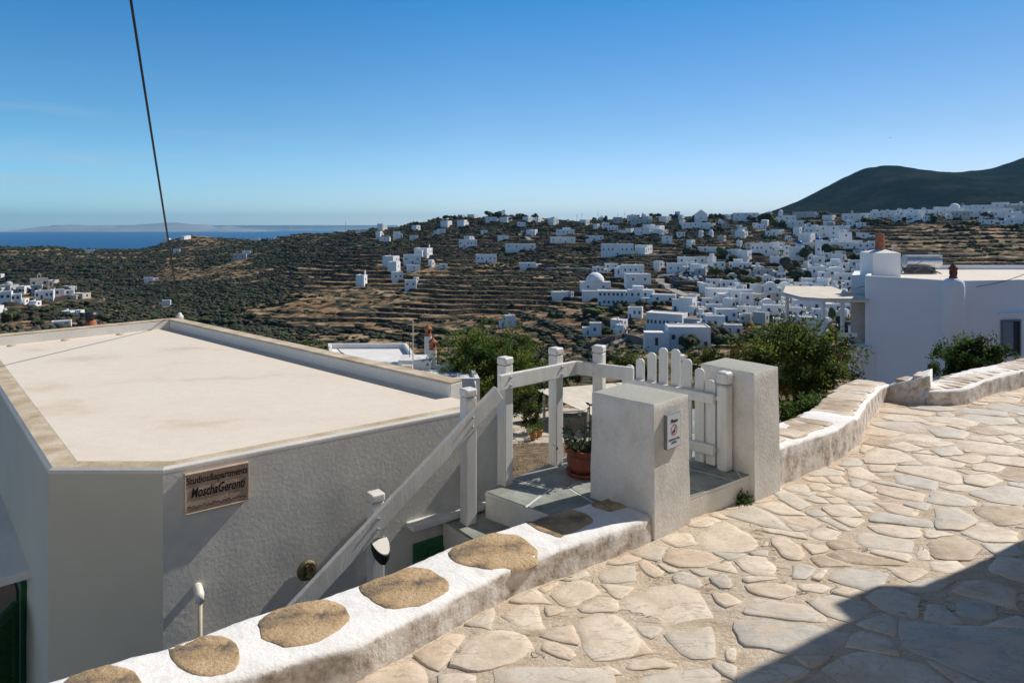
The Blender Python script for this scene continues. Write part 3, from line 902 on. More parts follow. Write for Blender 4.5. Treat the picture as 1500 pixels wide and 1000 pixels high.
for cap, need, tries in ((0.30, 0.17, 2600), (0.24, 0.12, 5200), (0.19, 0.085, 9000), (0.15, 0.055, 14000), (0.11, 0.036, 16000)):
    for _ in range(tries):
        x = R.uniform(-2.6, 9.5); y = R.uniform(-1.0, 12.0)
        if cap < 0.23 and not (2.3 < y < 10.5 and x / y > -0.42): continue
        if cap < 0.14 and y > 6.5: continue
        if not in_poly(x, y, lane_poly): continue
        k_ = int(cap // .25) + 1
        cand = []; seen = set(); bad = False
        cx0, cy0 = int(x // .25), int(y // .25)
        for a in range(-k_, k_ + 1):
            for b2 in range(-k_, k_ + 1):
                for pl in laid.get((cx0 + a, cy0 + b2), ()):
                    if id(pl) in seen: continue
                    seen.add(id(pl))
                    d, q = nearest(pl, x, y)
                    if d < need * .8 or (d < .4 and in_poly(x, y, pl)): bad = True; break
                    if d < cap * 1.4: cand.append((d, q))
                if bad: break
            if bad: break
        if bad: continue
        db = seg_dist(x, y, border_pts)
        if db < need * .8: continue
        c0_ = Vector((x, y)); ph = R.uniform(0, 6.28); m_ = R.randint(5, 7); asp = R.uniform(.7, 1.0); rot = R.uniform(-.6, .6)
        poly = []
        for k in range(m_):
            t = ph + 6.2832 * (k + R.uniform(-.25, .25)) / m_; rr = cap * R.uniform(.85, 1.2)
            u_, v_ = rr * math.cos(t), rr * asp * math.sin(t)
            poly.append((x + u_ * math.cos(rot) - v_ * math.sin(rot), y + u_ * math.sin(rot) + v_ * math.cos(rot)))
        for d, q in sorted(cand):
            nn = (c0_ - Vector(q)).normalized(); g_ = R.uniform(.010, .022)
            poly = clip_half(poly, Vector(q) + nn * g_, nn)
            if len(poly) < 3: break
        if len(poly) < 3: continue
        if db < cap * 1.4:
            for i in range(len(border_pts) - 1):
                p0, p1 = Vector(border_pts[i]), Vector(border_pts[i + 1])
                if seg_dist(x, y, [border_pts[i], border_pts[i + 1]]) > cap * 1.4: continue
                d = (p1 - p0).normalized(); nn = Vector((d.y, -d.x)); poly = clip_half(poly, p0 + nn * .02, nn)
                if len(poly) < 3: break
            if len(poly) < 3: continue
        ar = abs(sum(poly[i][0] * poly[(i + 1) % len(poly)][1] - poly[(i + 1) % len(poly)][0] * poly[i][1] for i in range(len(poly)))) / 2
        if ar < need * need * 2.2: continue
        # drop very short edges
        q_ = []
        for v in poly:
            if not q_ or math.hypot(v[0] - q_[-1][0], v[1] - q_[-1][1]) > .022: q_.append(v)
        if len(q_) < 3: continue
        c_ = sum((Vector(v) for v in q_), Vector((0, 0))) / len(q_)
        auto.append((R.choice([0, 0, 0, 1, 1, 2, 2, 3, 4]), q_, c_.x, c_.y, cap)); lay_in(q_, c_.x, c_.y)

lane = MB(); lane.v = LV; lane.f = [tuple(int(i) for i in f) for f in F]; lane.m = [0] * len(lane.f)
for mi_, poly, cx, cy, rr in stones + auto:
    area = sum(poly[i][0] * poly[(i + 1) % len(poly)][1] - poly[(i + 1) % len(poly)][0] * poly[i][1] for i in range(len(poly)))
    if area < 0: poly = poly[::-1]
    # break every edge into short uneven pieces and round the corners
    q = []
    n = len(poly)
    for i in range(n):
        a = Vector(poly[i]); b2 = Vector(poly[(i + 1) % n]); d = b2 - a; l_ = d.length
        k = max(2, int(l_ / 0.045))
        for j in range(k):
            t = j / k
            p = a + d * t
            nrm = Vector((d.y, -d.x)) / (l_ + 1e-9)
            if j == 0: p = p + ((Vector((cx, cy)) - p).normalized()) * 0.006
            p += nrm * ((float(vn(p.x * 22, p.y * 22, 77)) - 0.5) * 0.022 + (float(vn(p.x * 60, p.y * 60, 78)) - 0.5) * 0.008)
            q.append(p)
    c2_ = Vector((cx, cy))
    tilt = (R.uniform(-0.012, 0.012), R.uniform(-0.012, 0.012)); lift = R.uniform(0.0003, 0.0035)
    rings_ = []
    for sc_, dz in ((1.0, -0.010), (0.992, 0.0005), (0.975, 0.0022), (0.6, 0.003), (0.25, 0.003)):
        rr_ = []
        for p in q:
            v = c2_ + (p - c2_) * sc_
            z = lane_z(v.x, v.y) * 0.35 + (-path_h(v.y) + (lane_z(cx, cy) + path_h(cy))) * 0.65
            rr_.append((v.x, v.y, max(z, lane_z(v.x, v.y) - 0.002) + lift + dz + (v.x - cx) * tilt[0] + (v.y - cy) * tilt[1] + 0.002 * (float(vn(v.x * 14, v.y * 14, 5)) - 0.5)))
        rings_.append(rr_)
    n = len(q)
    vs = [v for r_ in rings_ for v in r_] + [(cx, cy, lane_z(cx, cy) + lift + 0.007)]
    fs = []
    for k in range(len(rings_) - 1):
        fs += [(k * n + i, k * n + (i + 1) % n, (k + 1) * n + (i + 1) % n, (k + 1) * n + i) for i in range(n)]
    k = len(rings_) - 1
    fs += [(k * n + i, k * n + (i + 1) % n, (k + 1) * n) for i in range(n)]
    lane.add(vs, fs, mi_ + 1)
o = lane.build("lane", [mortar] + ST, smooth=True, origin=(0, 0, 0))
tag(o, kind="structure", label="sloping lane paved with irregular pale flagstones set in sandy mortar")


# ------------------------------------------------------------------ low whitewashed walls along the lane
def low_wall(name, base, height, thick, label, deep=1.2, rough=0.008, amp_in=1.0, step=0.028):
    """base: foot points on the lane; height/thick: functions of the arc fraction"""
    pts = [Vector((p[0], p[1])) for p in base]
    cum = [0]
    for i in range(1, len(pts)):
        cum.append(cum[-1] + (pts[i] - pts[i - 1]).length)
    Ltot = cum[-1]; n = max(8, int(Ltot / step))
    cent = []
    for k in range(n + 1):
        s = Ltot * k / n
        i = max(j for j in range(len(cum)) if cum[j] <= s + 1e-9); i = min(i, len(pts) - 2)
        t = (s - cum[i]) / (cum[i + 1] - cum[i])
        cent.append(pts[i].lerp(pts[i + 1], t))
    sm = []
    for k in range(n + 1):
        a = max(0, k - 4); b2 = min(n, k + 4)
        w = min(k - a, b2 - k)
        sm.append(sum((cent[j] for j in range(k - w, k + w + 1)), Vector((0, 0))) / (2 * w + 1))
    V = []; prof_n = 0
    for k in range(n + 1):
        d = (sm[min(k + 1, n)] - sm[max(k - 1, 0)]).normalized()
        nv = Vector((-d.y, d.x))
        s = k / n; H = height(s); T = thick(s)
        rr = 0.024
        prof = [(-0.01, -0.06), (0.0, 0.0), (0.004, H * 0.3), (0.008, H * 0.6), (0.006, H - rr * 1.2), (0.006 + rr * 0.3, H - rr * 0.45), (0.006 + rr, H - rr * 0.05)]
        m_ = 9
        prof += [(0.012 + rr + (T - 2 * rr) * (j / m_), H + 0.004 * math.sin(math.pi * j / m_)) for j in range(1, m_)]
        prof += [(T - rr, H - rr * 0.05), (T - rr * 0.3, H - rr * 0.4), (T, H - rr * 1.2), (T + 0.01, H * 0.4), (T + 0.02, -0.3), (T + 0.04, -deep)]
        prof_n = len(prof)
        for j, (o_, z_) in enumerate(prof):
            p = sm[k] + nv * o_
            zz = -path_h(sm[k].y) + z_
            nn = mnoise.noise(Vector((p.x * 7, p.y * 7, zz * 7))) * rough + mnoise.noise(Vector((p.x * 24, p.y * 24, zz * 24))) * rough * 0.45
            n2 = mnoise.noise(Vector((p.x * 2.3 + 9, p.y * 2.3, 0))) * rough * 1.6
            side = -1 if j < 5 else (1 if j > prof_n - 6 else 0)
            p2 = p + nv * side * (nn * 1.3 + n2)
            V.append((p2.x, p2.y, zz + (nn * 0.55 + n2 * 0.35) * (1 if 4 <= j <= prof_n - 4 else 0)))
    Fq = []
    for k in range(n):
        for j in range(prof_n - 1):
            a = k * prof_n + j
            Fq.append((a, a + 1, a + prof_n + 1, a + prof_n))
    mb = MB(); mb.add(V, Fq)
    mb.f.append(tuple(range(prof_n))); mb.m.append(0)
    mb.f.append(tuple(n * prof_n + j for j in range(prof_n - 1, -1, -1))); mb.m.append(0)
    o = mb.build(name, M['limewash_side'], smooth=True)
    # make normals point outwards
    bmx = bmesh.new(); bmx.from_mesh(o.data); bmesh.ops.recalc_face_normals(bmx, faces=bmx.faces); bmx.to_mesh(o.data); bmx.free()
    return o, sm


def limewash_side():
    """white on top, weathered beige-grey on the low flanks (dirt splashed from the lane)"""
    m = bpy.data.materials.new("weathered_limewash"); m.use_nodes = True
    t = m.node_tree; N = t.nodes.new; K = t.links.new; b = t.nodes["Principled BSDF"]; b.inputs['Roughness'].default_value = 0.92
    b.inputs['Specular IOR Level'].default_value = 0.2
    co = N("ShaderNodeTexCoord"); ge = N("ShaderNodeNewGeometry")
    def ns(s, d=6, r=0.6):
        n = N("ShaderNodeTexNoise"); n.inputs['Scale'].default_value = s; n.inputs['Detail'].default_value = d; n.inputs['Roughness'].default_value = r
        K(co.outputs['Object'], n.inputs['Vector']); return n.outputs[0]
    def ramp(f, e):
        r = N("ShaderNodeValToRGB"); q = r.color_ramp.elements
        q[0].position, q[0].color = e[0][0], (*e[0][1], 1); q[1].position, q[1].color = e[-1][0], (*e[-1][1], 1)
        for p, c in e[1:-1]:
            x = q.new(p); x.color = (*c, 1)
        K(f, r.inputs[0]); return r.outputs[0]
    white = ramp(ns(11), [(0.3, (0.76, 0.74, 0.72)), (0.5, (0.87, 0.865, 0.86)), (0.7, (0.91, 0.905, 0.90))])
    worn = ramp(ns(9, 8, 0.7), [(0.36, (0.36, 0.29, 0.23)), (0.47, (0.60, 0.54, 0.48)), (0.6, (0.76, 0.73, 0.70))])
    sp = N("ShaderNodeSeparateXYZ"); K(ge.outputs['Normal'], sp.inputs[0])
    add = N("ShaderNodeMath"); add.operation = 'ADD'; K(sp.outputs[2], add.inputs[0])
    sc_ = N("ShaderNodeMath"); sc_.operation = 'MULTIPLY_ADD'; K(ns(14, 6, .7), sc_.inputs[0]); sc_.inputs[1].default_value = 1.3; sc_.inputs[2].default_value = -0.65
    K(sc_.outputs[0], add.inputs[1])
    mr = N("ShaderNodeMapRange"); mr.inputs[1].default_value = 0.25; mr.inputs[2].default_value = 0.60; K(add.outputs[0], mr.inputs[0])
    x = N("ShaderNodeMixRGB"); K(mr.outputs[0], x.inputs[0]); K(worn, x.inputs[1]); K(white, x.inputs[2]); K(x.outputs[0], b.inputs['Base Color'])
    bp = N("ShaderNodeBump"); bp.inputs['Strength'].default_value = 0.6; bp.inputs['Distance'].default_value = 0.012
    K(ns(34, 8, .62), bp.inputs['Height']); K(bp.outputs[0], b.inputs['Normal'])
    return m


M['limewash_side'] = limewash_side()


def slab(poly, zf, thick, name, mt, parent, up=0.004, wob=0.012, sub=0.035, seed=1, dome=0.006):
    """irregular stone slab lying on a surface zf(x, y)"""
    q = []; n = len(poly)
    area = sum(poly[i][0] * poly[(i + 1) % n][1] - poly[(i + 1) % n][0] * poly[i][1] for i in range(n))
    if area < 0: poly = poly[::-1]
    for i in range(n):
        a = Vector(poly[i][:2]); b2 = Vector(poly[(i + 1) % n][:2]); d = b2 - a; l_ = d.length
        k = max(2, int(l_ / sub))
        for j in range(k):
            p = a + d * ((j + 0.5) / k)
            nrm = Vector((d.y, -d.x)) / (l_ + 1e-9)
            q.append(p + nrm * ((float(vn(p.x * 18, p.y * 18, seed)) - 0.5) * wob * 2))
    c = sum(q, Vector((0, 0))) / len(q)
    rg = []
    for s_, dz in ((1.03, -thick), (1.0, -0.002), (0.965, dome * 0.7), (0.85, dome), (0.6, dome * 1.1), (0.3, dome * 1.1)):
        ring_ = []
        for p in q:
            v = c + (p - c) * s_
            nz = mnoise.noise(Vector((v.x * 11, v.y * 11, seed))) * 0.003 * (1 if s_ < 1 else 0.2) + mnoise.noise(Vector((v.x * 33, v.y * 33, seed))) * 0.0015
            ring_.append((v.x, v.y, zf(v.x, v.y) + up + dz + nz))
        rg.append(ring_)
    n = len(q)
    vs = [v for r_ in rg for v in r_] + [(c.x, c.y, zf(c.x, c.y) + up + dome * 1.1)]
    fs = []
    for k in range(len(rg) - 1):
        fs += [(k * n + i, k * n + (i + 1) % n, (k + 1) * n + (i + 1) % n, (k + 1) * n + i) for i in range(n)]
    k = len(rg) - 1
    fs += [(k * n + i, k * n + (i + 1) % n, (k + 1) * n) for i in range(n)]
    mb = MB(); mb.add(vs, fs)
    return mb.build(name, mt, parent, smooth=True)


WH = 0.150   # height of the near wall above the lane
nb = bw[0:10]
wall_near, _ = low_wall("low_wall", [(p.x, p.y) for p in bw[0:11]] + [(0.84, 4.11)],
                        lambda s: WH + 0.01 * math.sin(s * 9), lambda s: 0.375 + 0.012 * math.sin(s * 17) + 0.045 * min(1.0, max(0.0, (0.80 - s) / 0.2)) - 0.075 * min(1.0, max(0.0, (0.46 - s) / 0.12)),
                        "", deep=1.9)
tag(wall_near, "low whitewashed lane wall in front of the stairs with brown stones set along its top", "low wall")
NEARST = [[(60, 1040), (95, 1004), (130, 985), (170, 981), (203, 993), (215, 1012), (170, 1040)],
          [(247, 952), (262, 938), (300, 934), (335, 937), (352, 950), (354, 970), (340, 985), (300, 993), (268, 985), (250, 970)],
          [(376, 918), (400, 897), (440, 882), (480, 880), (508, 888), (513, 905), (495, 925), (460, 942), (420, 950), (385, 942)],
          [(520, 862), (545, 848), (600, 832), (628, 836), (660, 855), (655, 868), (620, 885), (570, 892), (548, 883)],
          [(650, 818), (672, 798), (720, 786), (765, 790), (793, 808), (790, 822), (760, 832), (715, 838), (670, 832)],
          [(762, 770), (790, 757), (830, 751), (862, 759), (871, 768), (850, 780), (818, 793), (790, 783)],
          [(858, 740), (880, 727), (912, 731), (928, 738), (925, 743), (893, 755), (868, 748)]]
dg = bpy.context.evaluated_depsgraph_get()
from mathutils.bvhtree import BVHTree


def surf(o):
    me = o.data
    T = BVHTree.FromPolygons([wm(o) @ v.co for v in me.vertices], [tuple(p.vertices) for p in me.polygons])

    def f(x, y, d=-1.9):
        h_ = T.ray_cast(Vector((x, y, 1.0)), Vector((0, 0, -1)))
        return h_[0].z if h_[0] is not None else d
    return f


sf = surf(wall_near)
for i, pl in enumerate(NEARST):
    w = [PP(px_, py_, WH) for px_, py_ in pl]
    c = sum(w, Vector()) / len(w)
    nsh = Vector((-0.62, 0.78, 0)) * (0.010 if i == 4 else 0.0)
    w = [c + (p - c) * (0.95 if i == 4 else 0.99) + nsh for p in w]
    zc = -path_h(c.y) + WH
    slab([(p.x, p.y) for p in w], lambda x, y, s=sf: max(s(x, y), -path_h(y) + WH - 0.006), 0.02, "coping_stone", M['wallstone'], wall_near, up=0.003, dome=0.0015, wob=0.008, seed=i + 3)

# far wall beyond the second pillar
fb = [PP(1139, 711), PP(1197, 686), PP(1234, 670), PP(1260, 649), PP(1272, 618), PP(1294, 589), PP(1309, 585)]
wall_mid, _ = low_wall("low_wall", [(p.x, p.y) for p in fb], lambda s: 0.285 - 0.10 * s + 0.03 * math.exp(-((s - 0.33) / 0.05) ** 2),
                       lambda s: 0.42 - 0.02 * s, "", deep=1.5, rough=0.010)
tag(wall_mid, "low wall capped with cream stone slabs from the second pillar up to the bend", "low wall")


def cap_slabs(base, height, thick, parent, seed, wmin, wmax, inset=0.07, mats=(0, 0, 1, 4, 4), n_out=0.02):
    pts = [Vector((p[0], p[1])) for p in base]
    cum = [0]
    for i in range(1, len(pts)): cum.append(cum[-1] + (pts[i] - pts[i - 1]).length)
    Lt = cum[-1]
    def at(s):
        s = max(0, min(Lt - 1e-6, s))
        i = max(j for j in range(len(cum)) if cum[j] <= s); i = min(i, len(pts) - 2)
        t = (s - cum[i]) / (cum[i + 1] - cum[i])
        def dirn(j):
            return (pts[j + 1] - pts[j]).normalized()
        d = dirn(i)
        if t > 0.5 and i + 1 < len(pts) - 1: d = d.lerp(dirn(i + 1), t - 0.5).normalized()
        if t < 0.5 and i > 0: d = dirn(i - 1).lerp(d, t + 0.5).normalized()
        return pts[i].lerp(pts[i + 1], t), Vector((-d.y, d.x))
    rr = random.Random(seed); s = 0.03; k = 0
    while s < Lt - 0.06:
        w_ = rr.uniform(wmin, wmax); e = min(Lt - 0.01, s + w_)
        p0, n0 = at(s + 0.010 + rr.uniform(0, .02)); p1, n1 = at(e - 0.010 - rr.uniform(0, .02))
        f = (s + e) / 2 / Lt; T = thick(f); a = inset + rr.uniform(-0.012, 0.03); b2 = T + n_out + rr.uniform(-0.03, 0.02)
        poly = [tuple(p0 + n0 * a), tuple(p1 + n1 * (a + rr.uniform(-.01, .01))), tuple(p1 + n1 * b2), tuple(p0 + n0 * (b2 + rr.uniform(-.015, .015)))]
        H = height(f)
        slab(poly, lambda x, y: -path_h((p0.y + p1.y) / 2 + (y - (p0.y + p1.y) / 2) * 0.8) + H, 0.035, "coping_stone", CAPM[rr.choice(mats)], parent, up=rr.uniform(0.012, 0.022), wob=0.008, seed=seed + k, dome=0.005)
        s = e; k += 1


CAPM = ST
M['wallstone2'] = M['wallstone']
cap_slabs([(p.x, p.y) for p in fb], lambda s: 0.285 - 0.10 * s, lambda s: 0.42 - 0.02 * s, wall_mid, 50, 0.15, 0.44, inset=0.06)

# raised block at the bend
kb = [PP(1300, 586), PP(1330, 590), PP(1362, 593)]
block, _ = low_wall("wall_block", [(p.x, p.y) for p in kb], lambda s: 0.19 + 0.17 * s, lambda s: 0.42 + 0.08 * s, "", deep=1.2, rough=0.012)
tag(block, "raised lumpy block of whitewashed stone at the bend between the two low walls", "wall block")
cap_slabs([(p.x, p.y) for p in kb], lambda s: 0.19 + 0.17 * s, lambda s: 0.42 + 0.08 * s, block, 80, 0.20, 0.32, inset=0.05)
rb = [PP(1360, 594), PP(1380, 594), PP(1411, 593), PP(1428, 588), PP(1447, 580), PP(1475, 573), PP(1500, 568)]
rb = rb + [bw[-2], bw[-1]]
wall_far, _ = low_wall("low_wall", [(p.x, p.y) for p in rb], lambda s: 0.17 + 0.08 * min(1, s * 5) * (1 - 0.3 * min(1, s * 2)), lambda s: 0.44, "", deep=1.2, rough=0.010, step=0.05)
tag(wall_far, "low curved white wall with cream capping stones at the far right before the white house", "low wall")
cap_slabs([(p.x, p.y) for p in rb[:-1]], lambda s: 0.17 + 0.08 * min(1, s * 2.4) * (1 - 0.3 * min(1, s)), lambda s: 0.44, wall_far, 120, 0.16, 0.34, inset=0.06)

# ------------------------------------------------------------------ gate pillars
def pillar(name, b_, c_, d_, a_, ztop, zbot, label):
    """four top corners going round; slightly battered, hand-plastered"""
    mb = MB(); cs = [Vector((p[0], p[1])) for p in (b_, c_, d_, a_)]
    cc = sum(cs, Vector((0, 0))) / 4
    N_ = 12; LZ = 22; V = []
    for l in range(LZ + 1):
        z = zbot + (ztop - zbot) * l / LZ
        g = 1.0 + 0.05 * (1 - l / LZ)
        for s in range(4):
            p, q = cs[s], cs[(s + 1) % 4]
            for k in range(N_):
                v = p.lerp(q, k / N_); v = cc + (v - cc) * g
                e = abs(k / N_ - 0.0) < 1e-6
                nn = mnoise.noise(Vector((v.x * 4, v.y * 4, z * 4))) * 0.006 + mnoise.noise(Vector((v.x * 15, v.y * 15, z * 15))) * 0.0022
                dd = (v - cc).normalized()
                v = v + dd * nn
                V.append((v.x, v.y, z))
    n = 4 * N_; Fq = []
    for l in range(LZ):
        for k in range(n):
            Fq.append((l * n + k, l * n + (k + 1) % n, (l + 1) * n + (k + 1) % n, (l + 1) * n + k))
    top = LZ * n
    # slightly domed cap
    for s_, dz in ((0.985, 0.005), (0.6, 0.009), (0.25, 0.010)):
        for k in range(n):
            x, y, z = V[top + k]
            v = cc + (Vector((x, y)) - cc) * s_
            V.append((v.x, v.y, ztop + dz + mnoise.noise(Vector((v.x * 9, v.y * 9, 3))) * 0.002))
    for r_ in range(3):
        a = top + r_ * n
        for k in range(n):
            Fq.append((a + k, a + (k + 1) % n, a + n + (k + 1) % n, a + n + k))
    V.append((cc.x, cc.y, ztop + 0.010)); a = top + 3 * n
    for k in range(n): Fq.append((a + k, a + (k + 1) % n, len(V) - 1))
    mb.add(V, Fq)
    o = mb.build(name, M['pillar'], smooth=True)
    b = o.modifiers.new("edge", 'EDGE_SPLIT'); b.split_angle = math.radians(40)
    return tag(o, label, "gate pillar", "gate pillars")


pillar1 = pillar("gate_pillar", (.857, 4.12), (1.129, 4.376), (.79, 4.70), (.52, 4.44), -1.088, -2.05,
                 "square white gate pillar in front of the picket gate with a notice on its side")
pillar2 = pillar("gate_pillar", (1.71, 4.82), (1.97, 5.05), (1.69, 5.40), (1.43, 5.17), -1.05, -2.1,
                 "square white gate pillar without a notice, beside the round hinge post")

# ------------------------------------------------------------------ landing and stairs
ZL = -1.77
land_poly = [(-.18, 4.54), (.34, 4.08), (.80, 4.13), (1.085, 4.395), (1.72, 4.87), (1.9, 5.2), (1.9, 6.6), (.95, 6.6), (.56, 5.40), (.30, 5.10), (-.06, 4.70)]
mb = MB()
cc = Vector((0.7, 4.9))
mb.prism(land_poly, ZL - 1.9, ZL - 0.02, 0)
landing = mb.build("landing", M['pillar'], bevel=0.008)
tag(landing, kind="structure", label="white plastered landing behind the gate paved with grey slate")
# slate pieces with white joints
def clip_half(poly, a, n):
    out = []
    for i in range(len(poly)):
        p, q = Vector(poly[i]), Vector(poly[(i + 1) % len(poly)])
        dp, dq = (p - a).dot(n), (q - a).dot(n)
        if dp >= 0: out.append(tuple(p))
        if dp * dq < 0: out.append(tuple(p.lerp(q, dp / (dp - dq))))
    return out


mb = MB(); mb.prism([tuple(cc + (Vector(p) - cc) * 0.999) for p in land_poly], ZL - 0.02, ZL - 0.003, 0)
jt = mb.build("grout_bed", M['grout'], landing)
seeds = [(0.0, 4.55), (.35, 4.35), (.22, 4.85), (.62, 4.5), (.62, 5.0), (.5, 5.3), (.95, 4.75), (.9, 5.3), (1.1, 4.45), (1.28, 4.75), (1.5, 5.0), (1.75, 4.98), (1.3, 5.35), (1.7, 5.5), (1.2, 5.9), (1.7, 6.1)]
for i, s in enumerate(seeds):
    poly = [tuple(p) for p in land_poly]
    a = Vector(s)
    for j, s2 in enumerate(seeds):
        if i == j or not poly: continue
        b2 = Vector(s2); mid = (a + b2) / 2; nn = (a - b2).normalized()
        poly = clip_half(poly, mid + nn * 0.006, nn)
    if len(poly) > 2:
        cen = sum((Vector(p) for p in poly), Vector((0, 0))) / len(poly)
        mb = MB(); mb.prism([tuple(cen + (Vector(p) - cen) * 0.985) for p in poly], ZL - 0.01, ZL + 0.001 + 0.001 * (i % 3))
        mb.build("paving_slab", M['slate'], landing, bevel=0.002, seg=1)

dS = Vector((-.797, -.604)); nS = Vector((.604, -.797))
def stair_pt(s, o_):     # s down the stair, o_ towards the lane, from the foot of the rail post
    p = Vector((-.285, 4.45)) + dS * s + nS * o_
    return (p.x, p.y)
for k in range(7):
    s0 = -0.02 + 0.23 * k
    e = s0 + (0.12 if k == 0 else 0.23)
    s0b = -0.35 if k == 0 else s0 - 0.12
    e = 0.10 + 0.23 * k
    s0b = -0.35 if k == 0 else e - 0.25
    z = -1.94 - 0.175 * k - (0.16 if k > 1 else 0)
    wo = -0.16 if k < 1 else -0.04
    poly = [stair_pt(s0b, wo), stair_pt(e, wo), stair_pt(e, 0.75), stair_pt(s0b, 0.75)]
    mb = MB(); mb.prism(poly, z - (1.6 if k < 2 else 0.9), z - 0.015)
    st = mb.build("stair_step", M['pillar'], bevel=0.006)
    tag(st, kind="structure", label="white plastered step with slate tread going down beside the house")
    mb = MB(); c = sum((Vector(p) for p in poly), Vector((0, 0))) / 4
    mb.prism([tuple(c + (Vector(p) - c) * 0.985) for p in poly], z - 0.015, z)
    mb.build("tread", M['slate'], st, bevel=0.003, seg=1)

# ------------------------------------------------------------------ timber railings
UP = Vector((0, 0, 1))


def post(x, y, zb, zt, parent, w=0.080, rz=0.0, name="post"):
    mb = MB()
    mb.box((x, y, (zb + zt - 0.055) / 2), (w, w, zt - 0.055 - zb), rz)
    o = mb.build(name, M['wood'], parent, bevel=0.008)
    mb = MB(); mb.box((x, y, zt - 0.026), (w * 1.09, w * 1.09, 0.052), rz)
    mb.build("post_cap", M['wood'], o, bevel=0.013, seg=3)
    return o


def bolts(parent, pts, n):
    for p in pts:
        mb = MB()
        q = Vector((n.x, n.y, 0)).to_track_quat('Z', 'Y').to_matrix()
        mb.lathe(p, [(0.0, -0.002), (0.011, 0.0), (0.011, 0.003), (0.006, 0.006), (0.006, 0.012), (0.0, 0.013)], 10, M=q)
        mb.build("bolt", M['metal'], parent, smooth=False)


ang = math.atan2(.604, .797)
rail_a = tag(empty("stair_railing", (-.285, 4.45, -1.94)), "sloping white timber handrail on two capped posts beside the stairs", "railing")
p1 = post(-.285, 4.45, -1.94, -1.06, rail_a, rz=ang, w=0.082)
p2 = post(-.81, 4.05, -2.9, -1.58, rail_a, rz=ang, w=0.082)
a = Vector((-.137, 4.56, 0)) + Vector((nS.x, nS.y, 0)) * 0.06 + dS.to_3d() * -0.015
b2 = Vector((-1.45, 3.565, 0)) + Vector((nS.x, nS.y, 0)) * 0.06
a.z = -1.105; b2.z = -2.30
mb = MB(); mb.bar(a, b2, 0.108, 0.032)
ra = mb.build("handrail", M['wood'], rail_a, bevel=0.006)
def on_rail(x):
    t = (x - a.x) / (b2.x - a.x); return a.lerp(b2, t)
for xx in (-.262, -.79):
    q = on_rail(xx)
    off = Vector((nS.x, nS.y, 0)) * 0.017
    bolts(ra, [q + off + Vector((0, 0, 0.03)), q + off - Vector((0, 0, 0.03))], nS)

rail_b = tag(empty("top_railing", (-.047, 4.68, ZL)), "level white timber railing on two capped posts at the back of the landing", "railing")
dB = Vector((.367, .38)).normalized(); nB = Vector((dB.y, -dB.x))
angB = math.atan2(dB.y, dB.x)
pz = [post(-.047, 4.68, ZL - 0.3, -.90, rail_b, rz=angB), post(.325, 5.065, ZL - 0.02, -.905, rail_b, rz=angB)]
A3 = Vector((-.128, 4.596, -1.052)) + nB.to_3d() * 0.055; B3 = Vector((.440, 5.184, -1.072)) + nB.to_3d() * 0.055
mb = MB(); mb.bar(A3, B3, 0.105, 0.032)
rb_ = mb.build("handrail", M['wood'], rail_b, bevel=0.007)
for t in (0.12, 0.78):
    q = A3.lerp(B3, t) + nB.to_3d() * 0.017
    bolts(rb_, [q + Vector((0, 0, .028)), q - Vector((0, 0, .028))], nB)

rail_c = tag(empty("short_railing", (.655, 5.12, ZL)), "short white railing on one capped post behind the gate pillar", "railing")
dC = Vector((.365, -.2)).normalized(); nC = Vector((-dC.y * -1, dC.x * -1)); nC = Vector((dC.y, -dC.x))
post(.655, 5.13, ZL, -.90, rail_c, rz=math.atan2(dC.y, dC.x))
C0 = Vector((.505, 5.2, -1.07)) + nC.to_3d() * 0.06; C1 = Vector((.905, 4.98, -1.075)) + nC.to_3d() * 0.06
mb = MB(); mb.bar(C0, C1, 0.10, 0.032)
rc_ = mb.build("handrail", M['wood'], rail_c, bevel=0.007)
q = Vector((.655, 5.13, -1.07)) + nC.to_3d() * 0.078
bolts(rc_, [q + Vector((-0.01, 0, .026)), q + Vector((-0.01, 0, -.026))], nC)

# ------------------------------------------------------------------ picket gate on a round hinge post
gate = tag(empty("picket_gate", (1.47, 4.95, ZL)), "open white picket gate with arched top between the two pillars", "gate")
gd = Vector((-.54, .53)).normalized(); gn = Vector((-gd.y, gd.x)) * -1
gn = Vector((-.70, -.714))
def gp(s, z, o_=0.0):
    p = Vector((1.45, 4.95)) + gd * s * 0.757 / 1.0 + gn * o_
    return Vector((p.x, p.y, z))
PK = [(0.03, -1.128), (0.15, -1.056), (0.286, -1.0), (0.416, -.941), (0.558, -.944), (0.695, -.994), (0.837, -1.056), (0.966, -1.12)]
for s, zt in PK:
    c = gp(s, 0, -0.028)
    mb = MB()
    # board with rounded head
    w = 0.074; th = 0.02
    prof = [(-w / 2, -1.745), (w / 2, -1.745), (w / 2, zt - 0.022), (w * .38, zt - 0.008), (w * .2, zt), (-w * .2, zt), (-w * .38, zt - 0.008), (-w / 2, zt - 0.022)]
    vs = []
    for o_ in (-th / 2, th / 2):
        for x_, z_ in prof:
            p = c.to_2d() + gd * x_ + gn * o_
            vs.append((p.x, p.y, z_))
    n = len(prof)
    mb.add(vs, [tuple(range(n)), tuple(range(2 * n - 1, n - 1, -1))] + [(i, n + i, n + (i + 1) % n, (i + 1) % n) for i in range(n)])
    mb.build("picket", M['wood'], gate, bevel=0.004)
for z0 in (-1.253, -1.625):
    mb = MB(); mb.bar(gp(-0.03, z0, 0.006), gp(1.02, z0, 0.006), 0.075, 0.045)
    mb.build("rail", M['wood'], gate, bevel=0.01)
for z0 in (-1.25, -1.62):
    mb = MB(); mb.box(gp(-0.075, z0, -0.01), (0.09, 0.012, 0.03), math.atan2(gd.y, gd.x))
    mb.build("hinge", M['metal'], gate)
